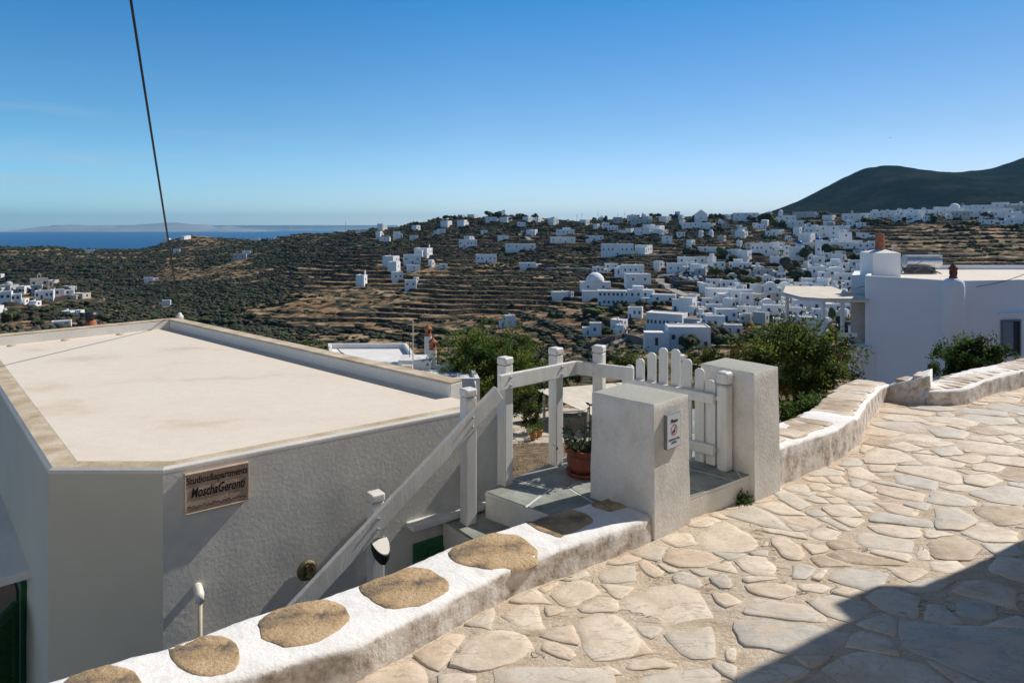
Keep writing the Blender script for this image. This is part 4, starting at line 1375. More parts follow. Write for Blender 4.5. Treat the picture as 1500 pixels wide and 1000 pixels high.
hp = empty("hinge_post", (1.535, 4.93, ZL)); tag(hp, "rounded white timber post carrying the picket gate against the second pillar", "post")
mb = MB(); rz_ = math.atan2(.604, .797)
mb.box((1.535, 4.93, (ZL + -1.15) / 2), (0.088, 0.088, -1.15 - ZL), rz_)
o = mb.build("shaft", M['wood'], hp, bevel=0.022, seg=4)
mb = MB(); mb.box((1.535, 4.93, -1.098), (0.094, 0.094, 0.09), rz_)
mb.build("post_cap", M['wood'], hp, bevel=0.022, seg=4)
lp = empty("latch_post", (1.385, 5.62, ZL)); tag(lp, "plain white post standing behind the pickets of the open gate", "post")
post(1.385, 5.62, ZL, -1.06, lp, w=0.06, rz=0.6, name="shaft")

# notice on the pillar: frame, card, lettering, round no-dogs mark
pb = Vector((.857, 4.12)); pc = Vector((1.129, 4.376)); pd = (pc - pb).normalized(); pn = Vector((pd.y, -pd.x))
def pf(px_, z, o_):
    u = (px_ - 750) / 1000.0
    # point on the face pb + pd*t with x/y = u
    t = (u * pb.y - pb.x) / (pd.x - u * pd.y)
    p = pb + pd * t + pn * o_
    return Vector((p.x, p.y, z))
s0 = pf(972, 0, 0.012); s1 = pf(992.5, 0, 0.012)
wS = (s1 - s0).length; cS = (s0 + s1) / 2
zt, zb = -1.162, -1.375
no = tag(empty("notice", (cS.x, cS.y, zb)), "small pale notice with a red ring and crossed dog on the gate pillar", "sign")
fr = Matrix(((pd.x, 0, pn.x), (pd.y, 0, pn.y), (0, 1, 0)))   # local x along face, y up, z out
def lay(pts, z, parent, name, mt, thick=0.0012):
    """flat figure on the notice, pts in metres from its centre"""
    mb = MB(); n = len(pts)
    c0 = Vector((cS.x, cS.y, (zt + zb) / 2))
    vs = [c0 + fr @ Vector((x, y, z)) for x, y in pts] + [c0 + fr @ Vector((x, y, z + thick)) for x, y in pts]
    mb.add(vs, [tuple(range(n - 1, -1, -1)), tuple(range(n, 2 * n))] + [(i, (i + 1) % n, n + (i + 1) % n, n + i) for i in range(n)])
    return mb.build(name, mt, parent)
H_ = zt - zb
mb = MB(); rzS = math.atan2(pd.y, pd.x)
mb.box((cS.x, cS.y, (zt + zb) / 2), (wS, 0.024, H_), rzS)
mb.build("backing", M['grey_paint'], no, bevel=0.002)
lay([(-wS / 2 + .005, -H_ / 2 + .005), (wS / 2 - .005, -H_ / 2 + .005), (wS / 2 - .005, H_ / 2 - .005), (-wS / 2 + .005, H_ / 2 - .005)], 0.012, no, "card", M['notice'])
def text(body, size, loc, rot, parent, name, mt, shear=0.0, ext=0.0006, sx=1.0, bold=0.0, spacing=1.0):
    cu = bpy.data.curves.new(name, 'FONT'); cu.body = body; cu.size = size; cu.align_x = 'CENTER'; cu.align_y = 'CENTER'
    cu.extrude = ext; cu.shear = shear; cu.space_character = spacing; cu.offset = bold; cu.resolution_u = 3
    cu.materials.append(mt)
    tmp = bpy.data.objects.new("tmp_text", cu)
    me = bpy.data.meshes.new_from_object(tmp); me.name = name
    bpy.data.objects.remove(tmp)
    o = bpy.data.objects.new(name, me); col.objects.link(o)
    Mx = rot.to_4x4(); Mx.translation = loc
    o.matrix_basis = Mx @ Matrix.Diagonal((sx, 1, 1, 1))
    attach(o, parent)
    return o
c0 = Vector((cS.x, cS.y, (zt + zb) / 2))
text("Please", 0.030, c0 + fr @ Vector((0, 0.062, 0.0145)), fr, no, "lettering", M['ink'], 0.2, bold=0.0006)
text("don't let your dog", 0.0155, c0 + fr @ Vector((0, -0.050, 0.0145)), fr, no, "lettering", M['ink'], bold=0.0004)
text("foul here", 0.0155, c0 + fr @ Vector((0, -0.070, 0.0145)), fr, no, "lettering", M['ink'], bold=0.0004)
mb = MB(); n = 28; vs = []
for rr_ in (0.034, 0.0285):
    for k in range(n):
        t = 2 * math.pi * k / n; vs.append(c0 + fr @ Vector((rr_ * math.cos(t), 0.006 + rr_ * math.sin(t), 0.0142)))
mb.add(vs, [(k, (k + 1) % n, n + (k + 1) % n, n + k) for k in range(n)])
mb.build("ring", M['red'], no)
lay([(-.022, -.004), (-.012, .004), (.0, .0), (.012, .022), (.019, .026), (.010, .002), (.012, -.006), (.004, -.014), (-.004, -.008), (-.016, -.014)], 0.0135, no, "dog_mark", M['ink'])
lay([(-.024, -.014), (-.020, -.018), (.024, .026), (.020, .030)], 0.0150, no, "bar_mark", M['red'], 0.0006)
# ------------------------------------------------------------------ the guest house in the foreground
hA = Vector((-2.39, 3.52)); hB = Vector((-1.80, 3.52)); hC = Vector((-.10, 4.81)); hD = Vector((-4.15, 8.44)); hE = Vector((-5.52, 7.0))
house = tag(empty("guest_house", (-2.6, 5.6, -4.6)), "big flat roofed white house in the foreground with a cream roof and clipped corner", "house")
ZR = -1.25
mb = MB()
foot = [hA, hB, hC, hD, hE]
n5 = 5
mbw = MB()
for i in range(5):
    p, q = foot[i], foot[(i + 1) % 5]
    d = (q - p); l_ = d.length; d.normalize(); nn = Vector((d.y, -d.x))
    fine = i in (0, 1)
    st = 0.05 if fine else 0.3
    nx = max(2, int(l_ / st)); nz = int(3.4 / (0.05 if fine else 0.3))
    b0 = len(mbw.v)
    for r_ in range(nz + 1):
        z = ZR - 0.012 - 3.4 * (1 - r_ / nz)
        for k in range(nx + 1):
            v = p.lerp(q, k / nx)
            w_ = (mnoise.noise(Vector((v.x * 1.7, v.y * 1.7, z * 1.7))) * 0.009 + mnoise.noise(Vector((v.x * 5, v.y * 5, z * 5))) * 0.0035) * (0 if k in (0, nx) else 1) * min(1.0, max(0.0, (ZR - z - 0.03) / 0.25))
            v = v + nn * w_
            mbw.v.append((v.x, v.y, z))
    for r_ in range(nz):
        for k in range(nx):
            a = b0 + r_ * (nx + 1) + k
            mbw.f.append((a, a + 1, a + nx + 2, a + nx + 1)); mbw.m.append(1 if i == 1 else 0)
mbw.build("wall", [M['house_paint'], M['plaster_grey']], house, smooth=True)
walls_o = bpy.data.objects["wall"]
es = walls_o.modifiers.new("edge", 'EDGE_SPLIT'); es.split_angle = math.radians(30)


def inset(poly, ds):
    n = len(poly); out = []
    for i in range(n):
        p0, p1, p2 = poly[i - 1], poly[i], poly[(i + 1) % n]
        d0 = (p1 - p0).normalized(); d1 = (p2 - p1).normalized()
        n0 = Vector((-d0.y, d0.x)); n1 = Vector((-d1.y, d1.x))
        a0 = p0 + n0 * ds[i - 1]; a1 = p1 + n1 * ds[i]
        # intersect a0 + d0 t , a1 + d1 s
        den = d0.x * d1.y - d0.y * d1.x
        t = ((a1.x - a0.x) * d1.y - (a1.y - a0.y) * d1.x) / den
        out.append(a0 + d0 * t)
    return out


out_ = inset(foot, [0.018, 0.018, 0.0, 0.0, 0.018])
out0 = inset(foot, [-0.001] * 5)
inn = inset(foot, [0.10, 0.085, 0.13, 0.13, 0.135])
# screed field of the roof, gently uneven
mb = MB()
xs = np.linspace(-6, 0.2, 90); ys_ = np.linspace(3.4, 8.6, 80)
fin = [(p.x, p.y) for p in inset(foot, [0.09, 0.075, 0.12, 0.12, 0.125])]
mb.prism(fin, ZR - 0.10, ZR + 0.004)
roof = mb.build("roof", M['roof'], house, bevel=0.004)
# coping band round the open edges (left, front chamfer, long front side)
mb = MB()
vs = []
for i in range(5):
    vs.append((out_[i].x, out_[i].y, ZR)); vs.append((inn[i].x, inn[i].y, ZR + 0.003)); vs.append((out0[i].x, out0[i].y, ZR - 0.016)); vs.append((out0[i].x, out0[i].y, ZR - 0.03))
fs = []
for i in (4, 0, 1):
    j = (i + 1) % 5
    fs += [(i * 4, j * 4, j * 4 + 1, i * 4 + 1)]
mb.add(vs, fs)
fs = []
for i in (4, 0, 1):
    j = (i + 1) % 5
    fs += [(i * 4 + 2, j * 4 + 2, j * 4, i * 4), (i * 4 + 3, j * 4 + 3, j * 4 + 2, i * 4 + 2)]
mb.add(vs, fs, 1)
mb.build("coping", [M['coping'], M['plaster']], house)
# white drip edge line
# parapets on the far side and far left
for i, nm in ((2, "parapet"), (3, "parapet")):
    j = (i + 1) % 5
    p, q = out_[i], out_[j]; a_, b_ = inn[j], inn[i]
    d = (q - p).normalized()
    if i == 2:
        p = p + d * 0.34; b_ = b_ + d * 0.24
    mb = MB()
    mb.prism([(p.x, p.y), (q.x, q.y), (a_.x, a_.y), (b_.x, b_.y)], ZR - 0.3, ZR + 0.098)
    o = mb.build(nm, M['plaster'], house, bevel=0.008)
    mb = MB()
    c = (p + q + a_ + b_) / 4
    mb.prism([(p.x, p.y), (q.x, q.y), (a_.x, a_.y), (b_.x, b_.y)], ZR + 0.098, ZR + 0.112)
    mb.build("coping", M['coping'], o, bevel=0.005)
# plaster lump with the cable hook on the far corner
mb = MB(); mb.lathe((hD.x + .05, hD.y - .02, ZR + 0.09), [(0.05, 0), (0.045, 0.04), (0.025, 0.06), (0.02, 0.08), (0.0, 0.085)], 12)
mb.build("cable_anchor", M['limewash_side'], house, smooth=True)
# leftover dabs of mortar along the far left parapet
for t in (0.35, 0.62, 0.86):
    v = hD.lerp(hE, t) + Vector((.16, -.15))
    mb = MB(); mb.lathe((v.x, v.y, ZR + 0.004), [(0.05, -0.003), (0.035, 0.012), (0.0, 0.018)], 9)
    mb.build("mortar_dab", M['coping'], house, smooth=True)

dBC = (hC - hB).normalized(); nBC = Vector((dBC.y, -dBC.x)); angBC = math.atan2(dBC.y, dBC.x)
FBC = Matrix(((dBC.x, 0, nBC.x), (dBC.y, 0, nBC.y), (0, 1, 0)))


def pw(px_, py_, out=0.0):
    """photo pixel on the long front wall"""
    u = (px_ - 750) / 1000.0
    t = (u * hB.y - hB.x) / (dBC.x - u * dBC.y)
    p = hB + dBC * t
    z = -(py_ - 330) / 1000.0 * p.y
    p = p + nBC * out
    return Vector((p.x, p.y, z))


# stone shelf over the green door, door
a_ = pw(594, 775); b_ = pw(706, 741)
mb = MB()
zz = (a_.z + b_.z) / 2 + 0.03
mb.bar(Vector((a_.x, a_.y, zz)) + nBC.to_3d() * 0.03, Vector((b_.x, b_.y, zz)) + nBC.to_3d() * 0.03, 0.035, 0.14)
mb.build("door_canopy", M['plaster'], house, bevel=0.008)
dl = pw(604, 805); dr = pw(692, 790)
mb = MB(); zt_ = -2.05; zb_ = -3.9
mb.bar(Vector((dl.x, dl.y, (zt_ + zb_) / 2)) + nBC.to_3d() * 0.012, Vector((dr.x, dr.y, (zt_ + zb_) / 2)) + nBC.to_3d() * 0.012, zt_ - zb_, 0.03)
door = mb.build("door", M['green_light'], house, bevel=0.006)
mb = MB()
for k in range(5):
    u_ = (k + .5) / 5
    c = dl.lerp(dr, u_); mb.box(Vector((c.x, c.y, (zt_ + zb_) / 2)) + nBC.to_3d() * 0.033, (0.075, 0.014, zt_ - zb_ - 0.12), angBC)
mb.build("door_board", M['green_light'], door, bevel=0.004)

# left wall: window with slab over it and an open louvred shutter
dL = (hE - hA).normalized(); nL = Vector((-dL.y * -1, 0)); nL = Vector((-dL.y, dL.x))
if nL.dot(Vector((-1, -1))) < 0: nL = -nL
def pl_(k, z, o_=0.0):
    p = hA + dL * k + nL * o_
    return Vector((p.x, p.y, z))
mb = MB(); mb.bar(pl_(.66, -2.05, .07), pl_(2.3, -2.05, .07), 0.05, 0.18)
mb.build("window_canopy", M['plaster'], house, bevel=0.006)
mb = MB(); mb.bar(pl_(.80, -2.85, .004), pl_(2.1, -2.85, .004), 1.4, 0.05)
wf = mb.build("window", M['green'], house, bevel=0.006)
mb = MB(); mb.bar(pl_(.90, -2.85, .035), pl_(2.0, -2.85, .035), 1.25, 0.01)
mb.build("pane", M['dark'], wf)
# shutter leaf swung half open
h0 = pl_(.80, 0, .05); hd = (nL * 0.96 - dL * 0.05).normalized()
hd = (nL * 0.55 - dL * 0.84).normalized()
e0 = Vector((h0.x, h0.y)); e1 = e0 + hd * 0.40
zc = -2.30
mb = MB()
top, bot = -2.24, -3.5
def two(a, z): return Vector((a.x, a.y, z))
mb.bar(two(e0, top - .03), two(e1, top - .03), 0.06, 0.032)
mb.bar(two(e0, bot + .04), two(e1, bot + .04), 0.08, 0.032)
for e in (e0, e1):
    s_ = hd * (0.03 if e is e0 else -0.03)
    c = e + s_; mb.box((c.x, c.y, (top + bot) / 2), (0.06, 0.034, top - bot), math.atan2(hd.y, hd.x))
sh = mb.build("shutter", M['green'], house, bevel=0.004)
mb = MB()
k = 0; z = top - 0.08
hn = Vector((hd.y, -hd.x))
while z > bot + 0.1:
    a3 = e0 + hd * .05; b3 = e1 - hd * .05
    mb.bar(two(a3, z), two(b3, z), 0.036, 0.006, up=Vector((hn.x * 0.8, hn.y * 0.8, 0.6)))
    z -= 0.034
mb.build("louvre", M['green'], sh)

# name plaque
w0, w1 = pw(269, 700), pw(362.5, 690)
cx_ = (w0 + w1) / 2; W_ = (Vector((w1.x, w1.y)) - Vector((w0.x, w0.y))).length
ztS, zbS = -1.300, -1.512
HS = ztS - zbS; cS2 = Vector((cx_.x, cx_.y, (ztS + zbS) / 2))
pq = tag(empty("name_plaque", (cS2.x, cS2.y, zbS)), "brown glazed clay plaque with hand lettering on the grey side of the big house", "sign")
mb = MB(); mb.box(cS2 + nBC.to_3d() * 0.013, (W_, 0.026, HS), angBC); mb.build("board", M['signboard'], pq, bevel=0.004)
mb = MB(); t_ = 0.006
for dx, dz, sx_, sz_ in ((0, HS / 2 - t_ / 2, W_, t_), (0, -HS / 2 + t_ / 2, W_, t_), (W_ / 2 - t_ / 2, 0, t_, HS - 2 * t_), (-W_ / 2 + t_ / 2, 0, t_, HS - 2 * t_)):
    mb.box(cS2 + FBC @ Vector((dx, dz, 0.027)), (sx_, 0.006, sz_), angBC)
mb.build("rim", M['signrim'], pq, bevel=0.002)
text("Studios&apartments", 0.052, cS2 + FBC @ Vector((0.0, 0.066, 0.0275)), FBC, pq, "lettering", M['clay_ink'] if 'clay_ink' in M else M['ink'], 0.0, sx=0.735, bold=0.0010)
text("MoschaGeronti", 0.074, cS2 + FBC @ Vector((0.002, 0.0, 0.0275)), FBC, pq, "lettering", M['ink'], 0.25, sx=0.585, bold=0.0012)
pts = []
for k in range(120):
    u_ = k / 119; pts.append(cS2 + FBC @ Vector((-W_ / 2 + .015 + (W_ - .03) * u_, -0.072 + 0.006 * math.sin(u_ * 75) + 0.004 * math.sin(u_ * 31), 0.027)))
mb = MB(); mb.tube(pts, 0.0016, 5); mb.build("wavy_line", M['ink'], pq)
for dx, dz in ((-.45, .42), (.45, .42), (-.45, -.42), (.45, -.42)):
    mb = MB(); mb.lathe(cS2 + FBC @ Vector((dx * W_, dz * HS, 0.026)), [(0.004, 0), (0.004, 0.003), (0, 0.004)], 8, M=FBC)
    mb.build("screw", M['metal'], pq)

# outlet pipe
q = pw(289, 864)
pp = tag(empty("drain_pipe", (q.x, q.y, -2.5)), "cream drain pipe with a white elbow low on the grey wall under the plaque", "pipe")
mb = MB(); mb.tube([q - nBC.to_3d() * 0.03 + Vector((0, 0, .02)), q + nBC.to_3d() * 0.02 + Vector((0, 0, .018)), q + nBC.to_3d() * 0.055 + Vector((0, 0, .0)), q + nBC.to_3d() * 0.062 + Vector((0, 0, -.035))], 0.023, 16)
mb.build("elbow", M['plastic_white'], pp, smooth=True)
mb = MB(); mb.tube([q + nBC.to_3d() * 0.060 + Vector((0, 0, -.02)), q + nBC.to_3d() * 0.058 + Vector((0, 0, -.7))], 0.0115, 12)
mb.build("pipe", M['pvc'], pp, smooth=True)

# garden tap with round plate
q = pw(449, 834)
tp = tag(empty("wall_tap", (q.x, q.y, q.z - .06)), "old brass tap on a round plate fixed to the grey wall behind the handrail", "tap")
mb = MB(); mb.lathe(q, [(0.0, 0.0), (0.058, 0.0), (0.060, 0.012), (0.050, 0.022), (0.03, 0.026), (0.028, 0.02), (0.0, 0.02)], 24, M=FBC)
mb.build("plate", M['brass'], tp, smooth=False, bevel=0.002)
o_ = nBC.to_3d()
mb = MB(); mb.tube([q, q + o_ * 0.06, q + o_ * 0.085 + Vector((0, 0, -.012)), q + o_ * 0.09 + Vector((0, 0, -.05))], [0.016, 0.017, 0.015, 0.012], 12)
mb.tube([q + o_ * 0.045 + Vector((0, 0, .0)), q + o_ * 0.05 + Vector((0, 0, .045))], 0.010, 10)
mb.build("spout", M['brass'], tp, smooth=True)
mb = MB()
for r_ in range(3):
    an = r_ * 2.094
    mb.bar(q + o_ * 0.05 + Vector((0, 0, .047)), q + o_ * 0.05 + Vector((0, 0, .047)) + Vector((math.cos(an), math.sin(an), 0)) * 0.028, 0.012, 0.008)
mb.build("handle", M['brass'], tp, bevel=0.003)

# solar step light on the lower rail post
q = Vector((-.81, 4.05, -1.885)) + Vector((nS.x, nS.y, 0)) * 0.047
fS = Matrix(((-dS.x, 0, nS.x), (-dS.y, 0, nS.y), (0, 1, 0)))
lt = tag(empty("step_light", (q.x, q.y, q.z - .06)), "small black solar step light with a pale sloping top on the lower rail post", "lamp")
n = 22; vs = []
for zt1, rr_, dz in ((0, 1.0, 0.0), (1, 0.97, -0.035), (2, 0.75, -0.075)):
    for k in range(n + 1):
        t = math.pi * k / n
        x_, y_ = 0.052 * rr_ * math.cos(t), 0.098 * rr_ * math.sin(t)
        vs.append(q + fS @ Vector((x_, (0.035 - 0.55 * y_ if zt1 == 0 else 0.035 - 0.55 * y_) + dz, y_)))
mb = MB(); m1 = n + 1
fs = [tuple(range(m1)), tuple(range(3 * m1 - 1, 2 * m1 - 1, -1))]
for l in range(2):
    fs += [(l * m1 + k, (l + 1) * m1 + k, (l + 1) * m1 + k + 1, l * m1 + k + 1) for k in range(n)]
    fs += [(l * m1 + n, (l + 1) * m1 + n, (l + 1) * m1, l * m1)]
mb.add(vs, fs); mb.build("lamp_body", M['black'], lt)
vs = []
for dz in (0.001, 0.007):
    for k in range(n + 1):
        t = math.pi * k / n
        x_, y_ = 0.050 * math.cos(t), 0.094 * math.sin(t)
        vs.append(q + fS @ Vector((x_, 0.035 - 0.55 * y_ + dz, y_)))
mb = MB(); mb.add(vs, [tuple(range(m1 - 1, -1, -1)), tuple(range(m1, 2 * m1))] + [(k, k + 1, m1 + k + 1, m1 + k) for k in range(n)] + [(n, 0, m1, m1 + n)])
mb.build("lamp_top", M['plastic_white'], lt)

# overhead cable from the roof corner up over the lane
ca = Vector((hD.x + .05, hD.y - .02, ZR + 0.185)); cd_ = Vector((.655, -1.59, 1.0))
pts = []
for k in range(41):
    t = 6.0 * k / 40
    p = ca + cd_ * t; p.z -= 0.10 * math.sin(math.pi * t / 6.0); pts.append(p)
mb = MB(); mb.tube(pts, 0.0085, 8)
tag(mb.build("overhead_cable", M['black'], smooth=True), "black cable rising from the far roof corner up out of the picture", "cable")
# the mast it goes to, behind the viewer
mb = MB(); e = pts[-1]
mb.tube([(e.x, e.y, -2.6), (e.x, e.y, e.z + .3)], [0.10, 0.08], 12)
tag(mb.build("cable_mast", M['bark'], smooth=True), "timber mast behind the viewpoint carrying the black cable", "mast")


# ------------------------------------------------------------------ clay chimney pots, generic builder
def clay_pot(parent, c, r, h, mt, style=0, name="chimney_pot"):
    mb = MB()
    if style == 0:
        prof = [(r * .9, 0), (r * .95, h * .1), (r * .78, h * .14), (r * .82, h * .5), (r * 1.05, h * .56), (r * 1.05, h * .62), (r * .75, h * .72), (r * .4, h * .84), (r * .25, h * .9), (r * .3, h * .94), (0, h)]
    else:
        prof = [(r, 0), (r * .97, h * .3), (r * .86, h * .8), (r * .8, h * .98), (r * .7, h), (0, h * .97)]
    mb.lathe(c, prof, 18)
    o = mb.build(name, mt, parent, smooth=True)
    es = o.modifiers.new("edge", 'EDGE_SPLIT'); es.split_angle = math.radians(40)
    if style == 0:
        for k in range(4):
            a = k * math.pi / 2 + .5
            mb = MB(); mb.box(Vector(c) + Vector((math.cos(a) * r * .82, math.sin(a) * r * .82, h * .36)), (r * .12, r * .42, h * .18), a)
            mb.build("smoke_hole", M['dark'], o)
    return o


# pot with a metal cowl just past the far left parapet (stands on a lower roof)
q = P(133, 474, Y=11.0)
nr_ = tag(empty("chimney_stack", (q.x, q.y, q.z - 1.4)), "squat clay chimney pot with a round dark metal cowl behind the cream roof", "chimney")
mb = MB(); mb.lathe((q.x, q.y, q.z - 1.4), [(0.2, 0), (0.2, 1.28), (0.17, 1.33), (0, 1.33)], 20); mb.build("stack", M['plaster'], nr_, smooth=False)
mb = MB(); mb.lathe((q.x, q.y, q.z - .10), [(0.11, 0), (0.10, .06), (0.075, .14), (0.07, .15), (0.0, .15)], 20); mb.build("pot", M['terracotta'], nr_, smooth=True)
mb = MB(); mb.tube([(q.x, q.y, q.z + .04), (q.x, q.y, q.z + .08)], 0.035, 12)
mb.lathe((q.x, q.y, q.z + .075), [(0.03, 0), (0.085, .025), (0.098, .06), (0.09, .095), (0.05, .12), (0, .125)], 22); mb.build("cowl", M['cowl'] if 'cowl' in M else M['metal'], nr_, smooth=True)

# ------------------------------------------------------------------ flower pot on the landing
c = Vector((.515, 4.86, ZL + 0.002))
fp = tag(empty("flower_pot", c), "round clay flower pot of straggly succulents on the slate landing by the pillar", "flower pot")
mb = MB(); mb.lathe(c, [(0.085, 0), (0.125, 0.004), (0.135, 0.03), (0.13, 0.035), (0.10, 0.02)], 28); mb.build("saucer", M['clay_pot'], fp, smooth=True)
mb = MB(); mb.lathe(c, [(0.07, 0.012), (0.095, 0.02), (0.118, 0.07), (0.128, 0.11), (0.120, 0.135), (0.112, 0.145), (0.128, 0.155), (0.14, 0.165), (0.143, 0.19), (0.128, 0.192), (0.122, 0.165), (0, 0.16)], 32)
o = mb.build("pot", M['clay_pot'], fp, smooth=True); es = o.modifiers.new("edge", 'EDGE_SPLIT'); es.split_angle = math.radians(50)


def leaf_cloud(pts, size, mbx, rnd, mi=0, asp=0.45, up=0.3, fold=True):
    """many small pointed leaves at the given points"""
    for p in pts:
        s = size * rnd.uniform(0.6, 1.25)
        d = Vector((rnd.gauss(0, 1), rnd.gauss(0, 1), rnd.gauss(up, .8))).normalized()
        a = Vector((rnd.gauss(0, 1), rnd.gauss(0, 1), rnd.gauss(0, 1)))
        w = d.cross(a).normalized() * s * asp
        nn = d.cross(w).normalized() * s * 0.12
        b = len(mbx.v)
        mbx.v += [tuple(p), tuple(p + d * s * .5 + w * .5 + nn), tuple(p + d * s), tuple(p + d * s * .5 - w * .5 + nn)]
        mbx.f += [(b, b + 1, b + 2), (b, b + 2, b + 3)]; mbx.m += [mi, mi]


rn = random.Random(3)
mb = MB(); tips = []
for k in range(15):
    a = rn.uniform(0, 6.28); h_ = rn.choice([.07, .10, .13, .16, .22, .30]); lean = rn.uniform(.02, .10)
    p0 = c + Vector((math.cos(a) * .06, math.sin(a) * .06, .16)); p1 = p0 + Vector((math.cos(a) * lean * .6, math.sin(a) * lean * .6, h_ * .55)); p2 = p1 + Vector((math.cos(a + .6) * lean * .8, math.sin(a + .6) * lean * .6, h_ * .45))
    mb.tube([p0, p1, p2], [0.006, 0.005, 0.0035], 6); tips.append((p2, h_)); tips.append((p1, h_ * .6))
mb.build("stem", M['bark'], fp, smooth=True)
mb = MB()
for p, h_ in tips:
    k = 18 if h_ < .2 else 6
    leaf_cloud([p + Vector((rn.gauss(0, .006), rn.gauss(0, .006), rn.gauss(0, .008))) for _ in range(k)], 0.042, mb, rn, 0, 0.45, 0.5)
leaf_cloud([c + Vector((rn.gauss(0, .06), rn.gauss(0, .06), .165 + rn.random() * .05)) for _ in range(160)], 0.04, mb, rn, 0, 0.5, 0.6)
mb.build("succulent_leaves", M['succulent'], fp)

# weeds in the lane joints
for k, (px_, py_, r_, n_) in enumerate([(1083, 737, .065, 260), (1117, 718, .042, 150)]):
    q = PP(px_, py_); mb = MB()
    leaf_cloud([q + Vector((rn.gauss(0, r_ * .55), rn.gauss(0, r_ * .4), abs(rn.gauss(0, r_ * .45)) + .008)) for _ in range(n_)], 0.032, mb, rn, 0, 0.55, 0.6)
    tag(mb.build("weed", M['leaf_mid']), ["wider tuft of green weed at the foot of the threshold step", "smaller weed in the crack at the foot of the second pillar"][k], "weed")
# ------------------------------------------------------------------ tree and bush builder (leaf sized faces)
def tree(name, base, crown, leaves, leaf, mats, label, cat="tree", seed=1, trunk_r=0.08, clumps=60, limbs=7, group=None,
         gap=0.32, weights=None, trunk_h=None, flat=1.0, fruit=None):
    """base: foot; crown: (centre, (rx, ry, rz)); leaves spread in clumps through the crown's volume"""
    rnd = random.Random(seed)
    base = Vector(base); cc = Vector(crown[0]); rx, ry, rz = crown[1]
    root = tag(empty(name, base), label, cat, group)
    cl = []
    for k in range(clumps):
        for _ in range(20):
            d = Vector((rnd.gauss(0, 1), rnd.gauss(0, 1), rnd.gauss(0.15, 1))).normalized()
            f = rnd.uniform(0.25, 1.0) ** 0.55
            w = 0.82 + 0.36 * mnoise.noise(d * 2.2 + Vector((seed, 0, 0)))
            p = cc + Vector((d.x * rx, d.y * ry, d.z * rz)) * f * w
            if p.z > base.z + 0.02: break
        cl.append((p, rnd.uniform(0.55, 1.15) * (1.15 - 0.45 * f)))
    mb = MB()
    ft = Vector((base.x, base.y, base.z - .1)); top = Vector((cc.x, cc.y, max(cc.z - rz * .35, base.z + .1)))
    mid = (ft + top) / 2 + Vector((rnd.gauss(0, .05) * rx, rnd.gauss(0, .05) * rx, 0))
    mb.tube([ft, mid, top], [trunk_r, trunk_r * .8, trunk_r * .55], 9)
    mb.build("trunk", M['bark'], root, smooth=True)
    mb = MB()
    for k in range(limbs):
        p, s = cl[int(k * len(cl) / limbs)]
        st = ft.lerp(top, rnd.uniform(.45, .95)); m_ = (st + p) / 2 + Vector((0, 0, rz * .1))
        mb.tube([st, m_, p], [trunk_r * .45, trunk_r * .28, trunk_r * .1], 6)
        for j in range(2):
            p2 = cl[rnd.randrange(len(cl))][0]
            if (p2 - m_).length < max(rx, rz) * .8: mb.tube([m_, (m_ + p2) / 2 + Vector((0, 0, .03)), p2], [trunk_r * .2, trunk_r * .14, trunk_r * .06], 5)
    mb.build("branches", M['bark'], root, smooth=True)
    mb = MB(); per = max(3, leaves // clumps); sp = gap * (rx * ry * rz) ** (1 / 3)
    nm = len(mats)
    for p, s in cl:
        mi = rnd.choices(range(nm), weights)[0] if weights else rnd.randrange(nm)
        pts = []
        for _ in range(per):
            d = Vector((rnd.gauss(0, 1), rnd.gauss(0, 1), rnd.gauss(0, .8)))
            d = d.normalized() * (rnd.random() ** .5)
            q = p + Vector((d.x * sp * s, d.y * sp * s, d.z * sp * s * .8 * flat))
            if q.z > base.z - 0.02: pts.append(q)
        if rnd.random() < 0.25 and nm > 1 and not weights:
            leaf_cloud(pts[: len(pts) // 2], leaf, mb, rnd, mi); leaf_cloud(pts[len(pts) // 2:], leaf, mb, rnd, (mi + 1) % nm)
        else:
            leaf_cloud(pts, leaf, mb, rnd, mi)
    # stray shoots that break the outline
    for k in range(clumps // 2):
        d = Vector((rnd.gauss(0, 1), rnd.gauss(0, 1), abs(rnd.gauss(0.5, 1)))).normalized()
        p = cc + Vector((d.x * rx, d.y * ry, d.z * rz)) * .92
        if p.z < base.z: continue
        L_ = rnd.uniform(.12, .3) * rz
        leaf_cloud([p + d * L_ * rnd.random() + Vector((rnd.gauss(0, leaf * .6),) * 3) for _ in range(14)], leaf, mb, rnd, rnd.choices(range(nm), weights)[0] if weights else rnd.randrange(nm))
    mb.build("crown", mats, root)
    return root


LM = M
# citrus-like tree with reddish tips by the bend
tree("fruit_tree", (3.95, 9.6, -3.6), ((3.99, 9.6, -1.98), (0.90, 0.90, 0.68)), 17000, 0.062, [M['leaf_mid'], M['leaf_dark'], M['leaf_olive'], M['leaf_yellow'], M['leaf_red']],
     "bushy dark green tree with reddish tips behind the low wall right of the gate", seed=4, trunk_r=.06, clumps=150, limbs=10, weights=[6, 2.5, 2, 4.5, .4], gap=.30)
tree("hedge_plant", (3.65, 8.3, -3.9), ((3.62, 8.2, -2.28), (0.50, 0.34, 0.20)), 4200, 0.055, [M['leaf_bright'], M['leaf_mid']],
     "bright green leafy plant low behind the wall under the fruit tree", "plant", seed=9, trunk_r=.03, clumps=60, limbs=5, gap=.34)
tree("round_bush", (10.1, 15.0, -4.2), ((10.2, 15.0, -3.08), (0.92, 0.8, 0.62)), 20000, 0.068, [M['leaf_dark'], M['leaf_mid'], M['leaf_bright']],
     "dense round green bush in front of the bluish white house at right", "bush", seed=12, trunk_r=.05, clumps=120, limbs=6, weights=[3, 4, 3], gap=.27)
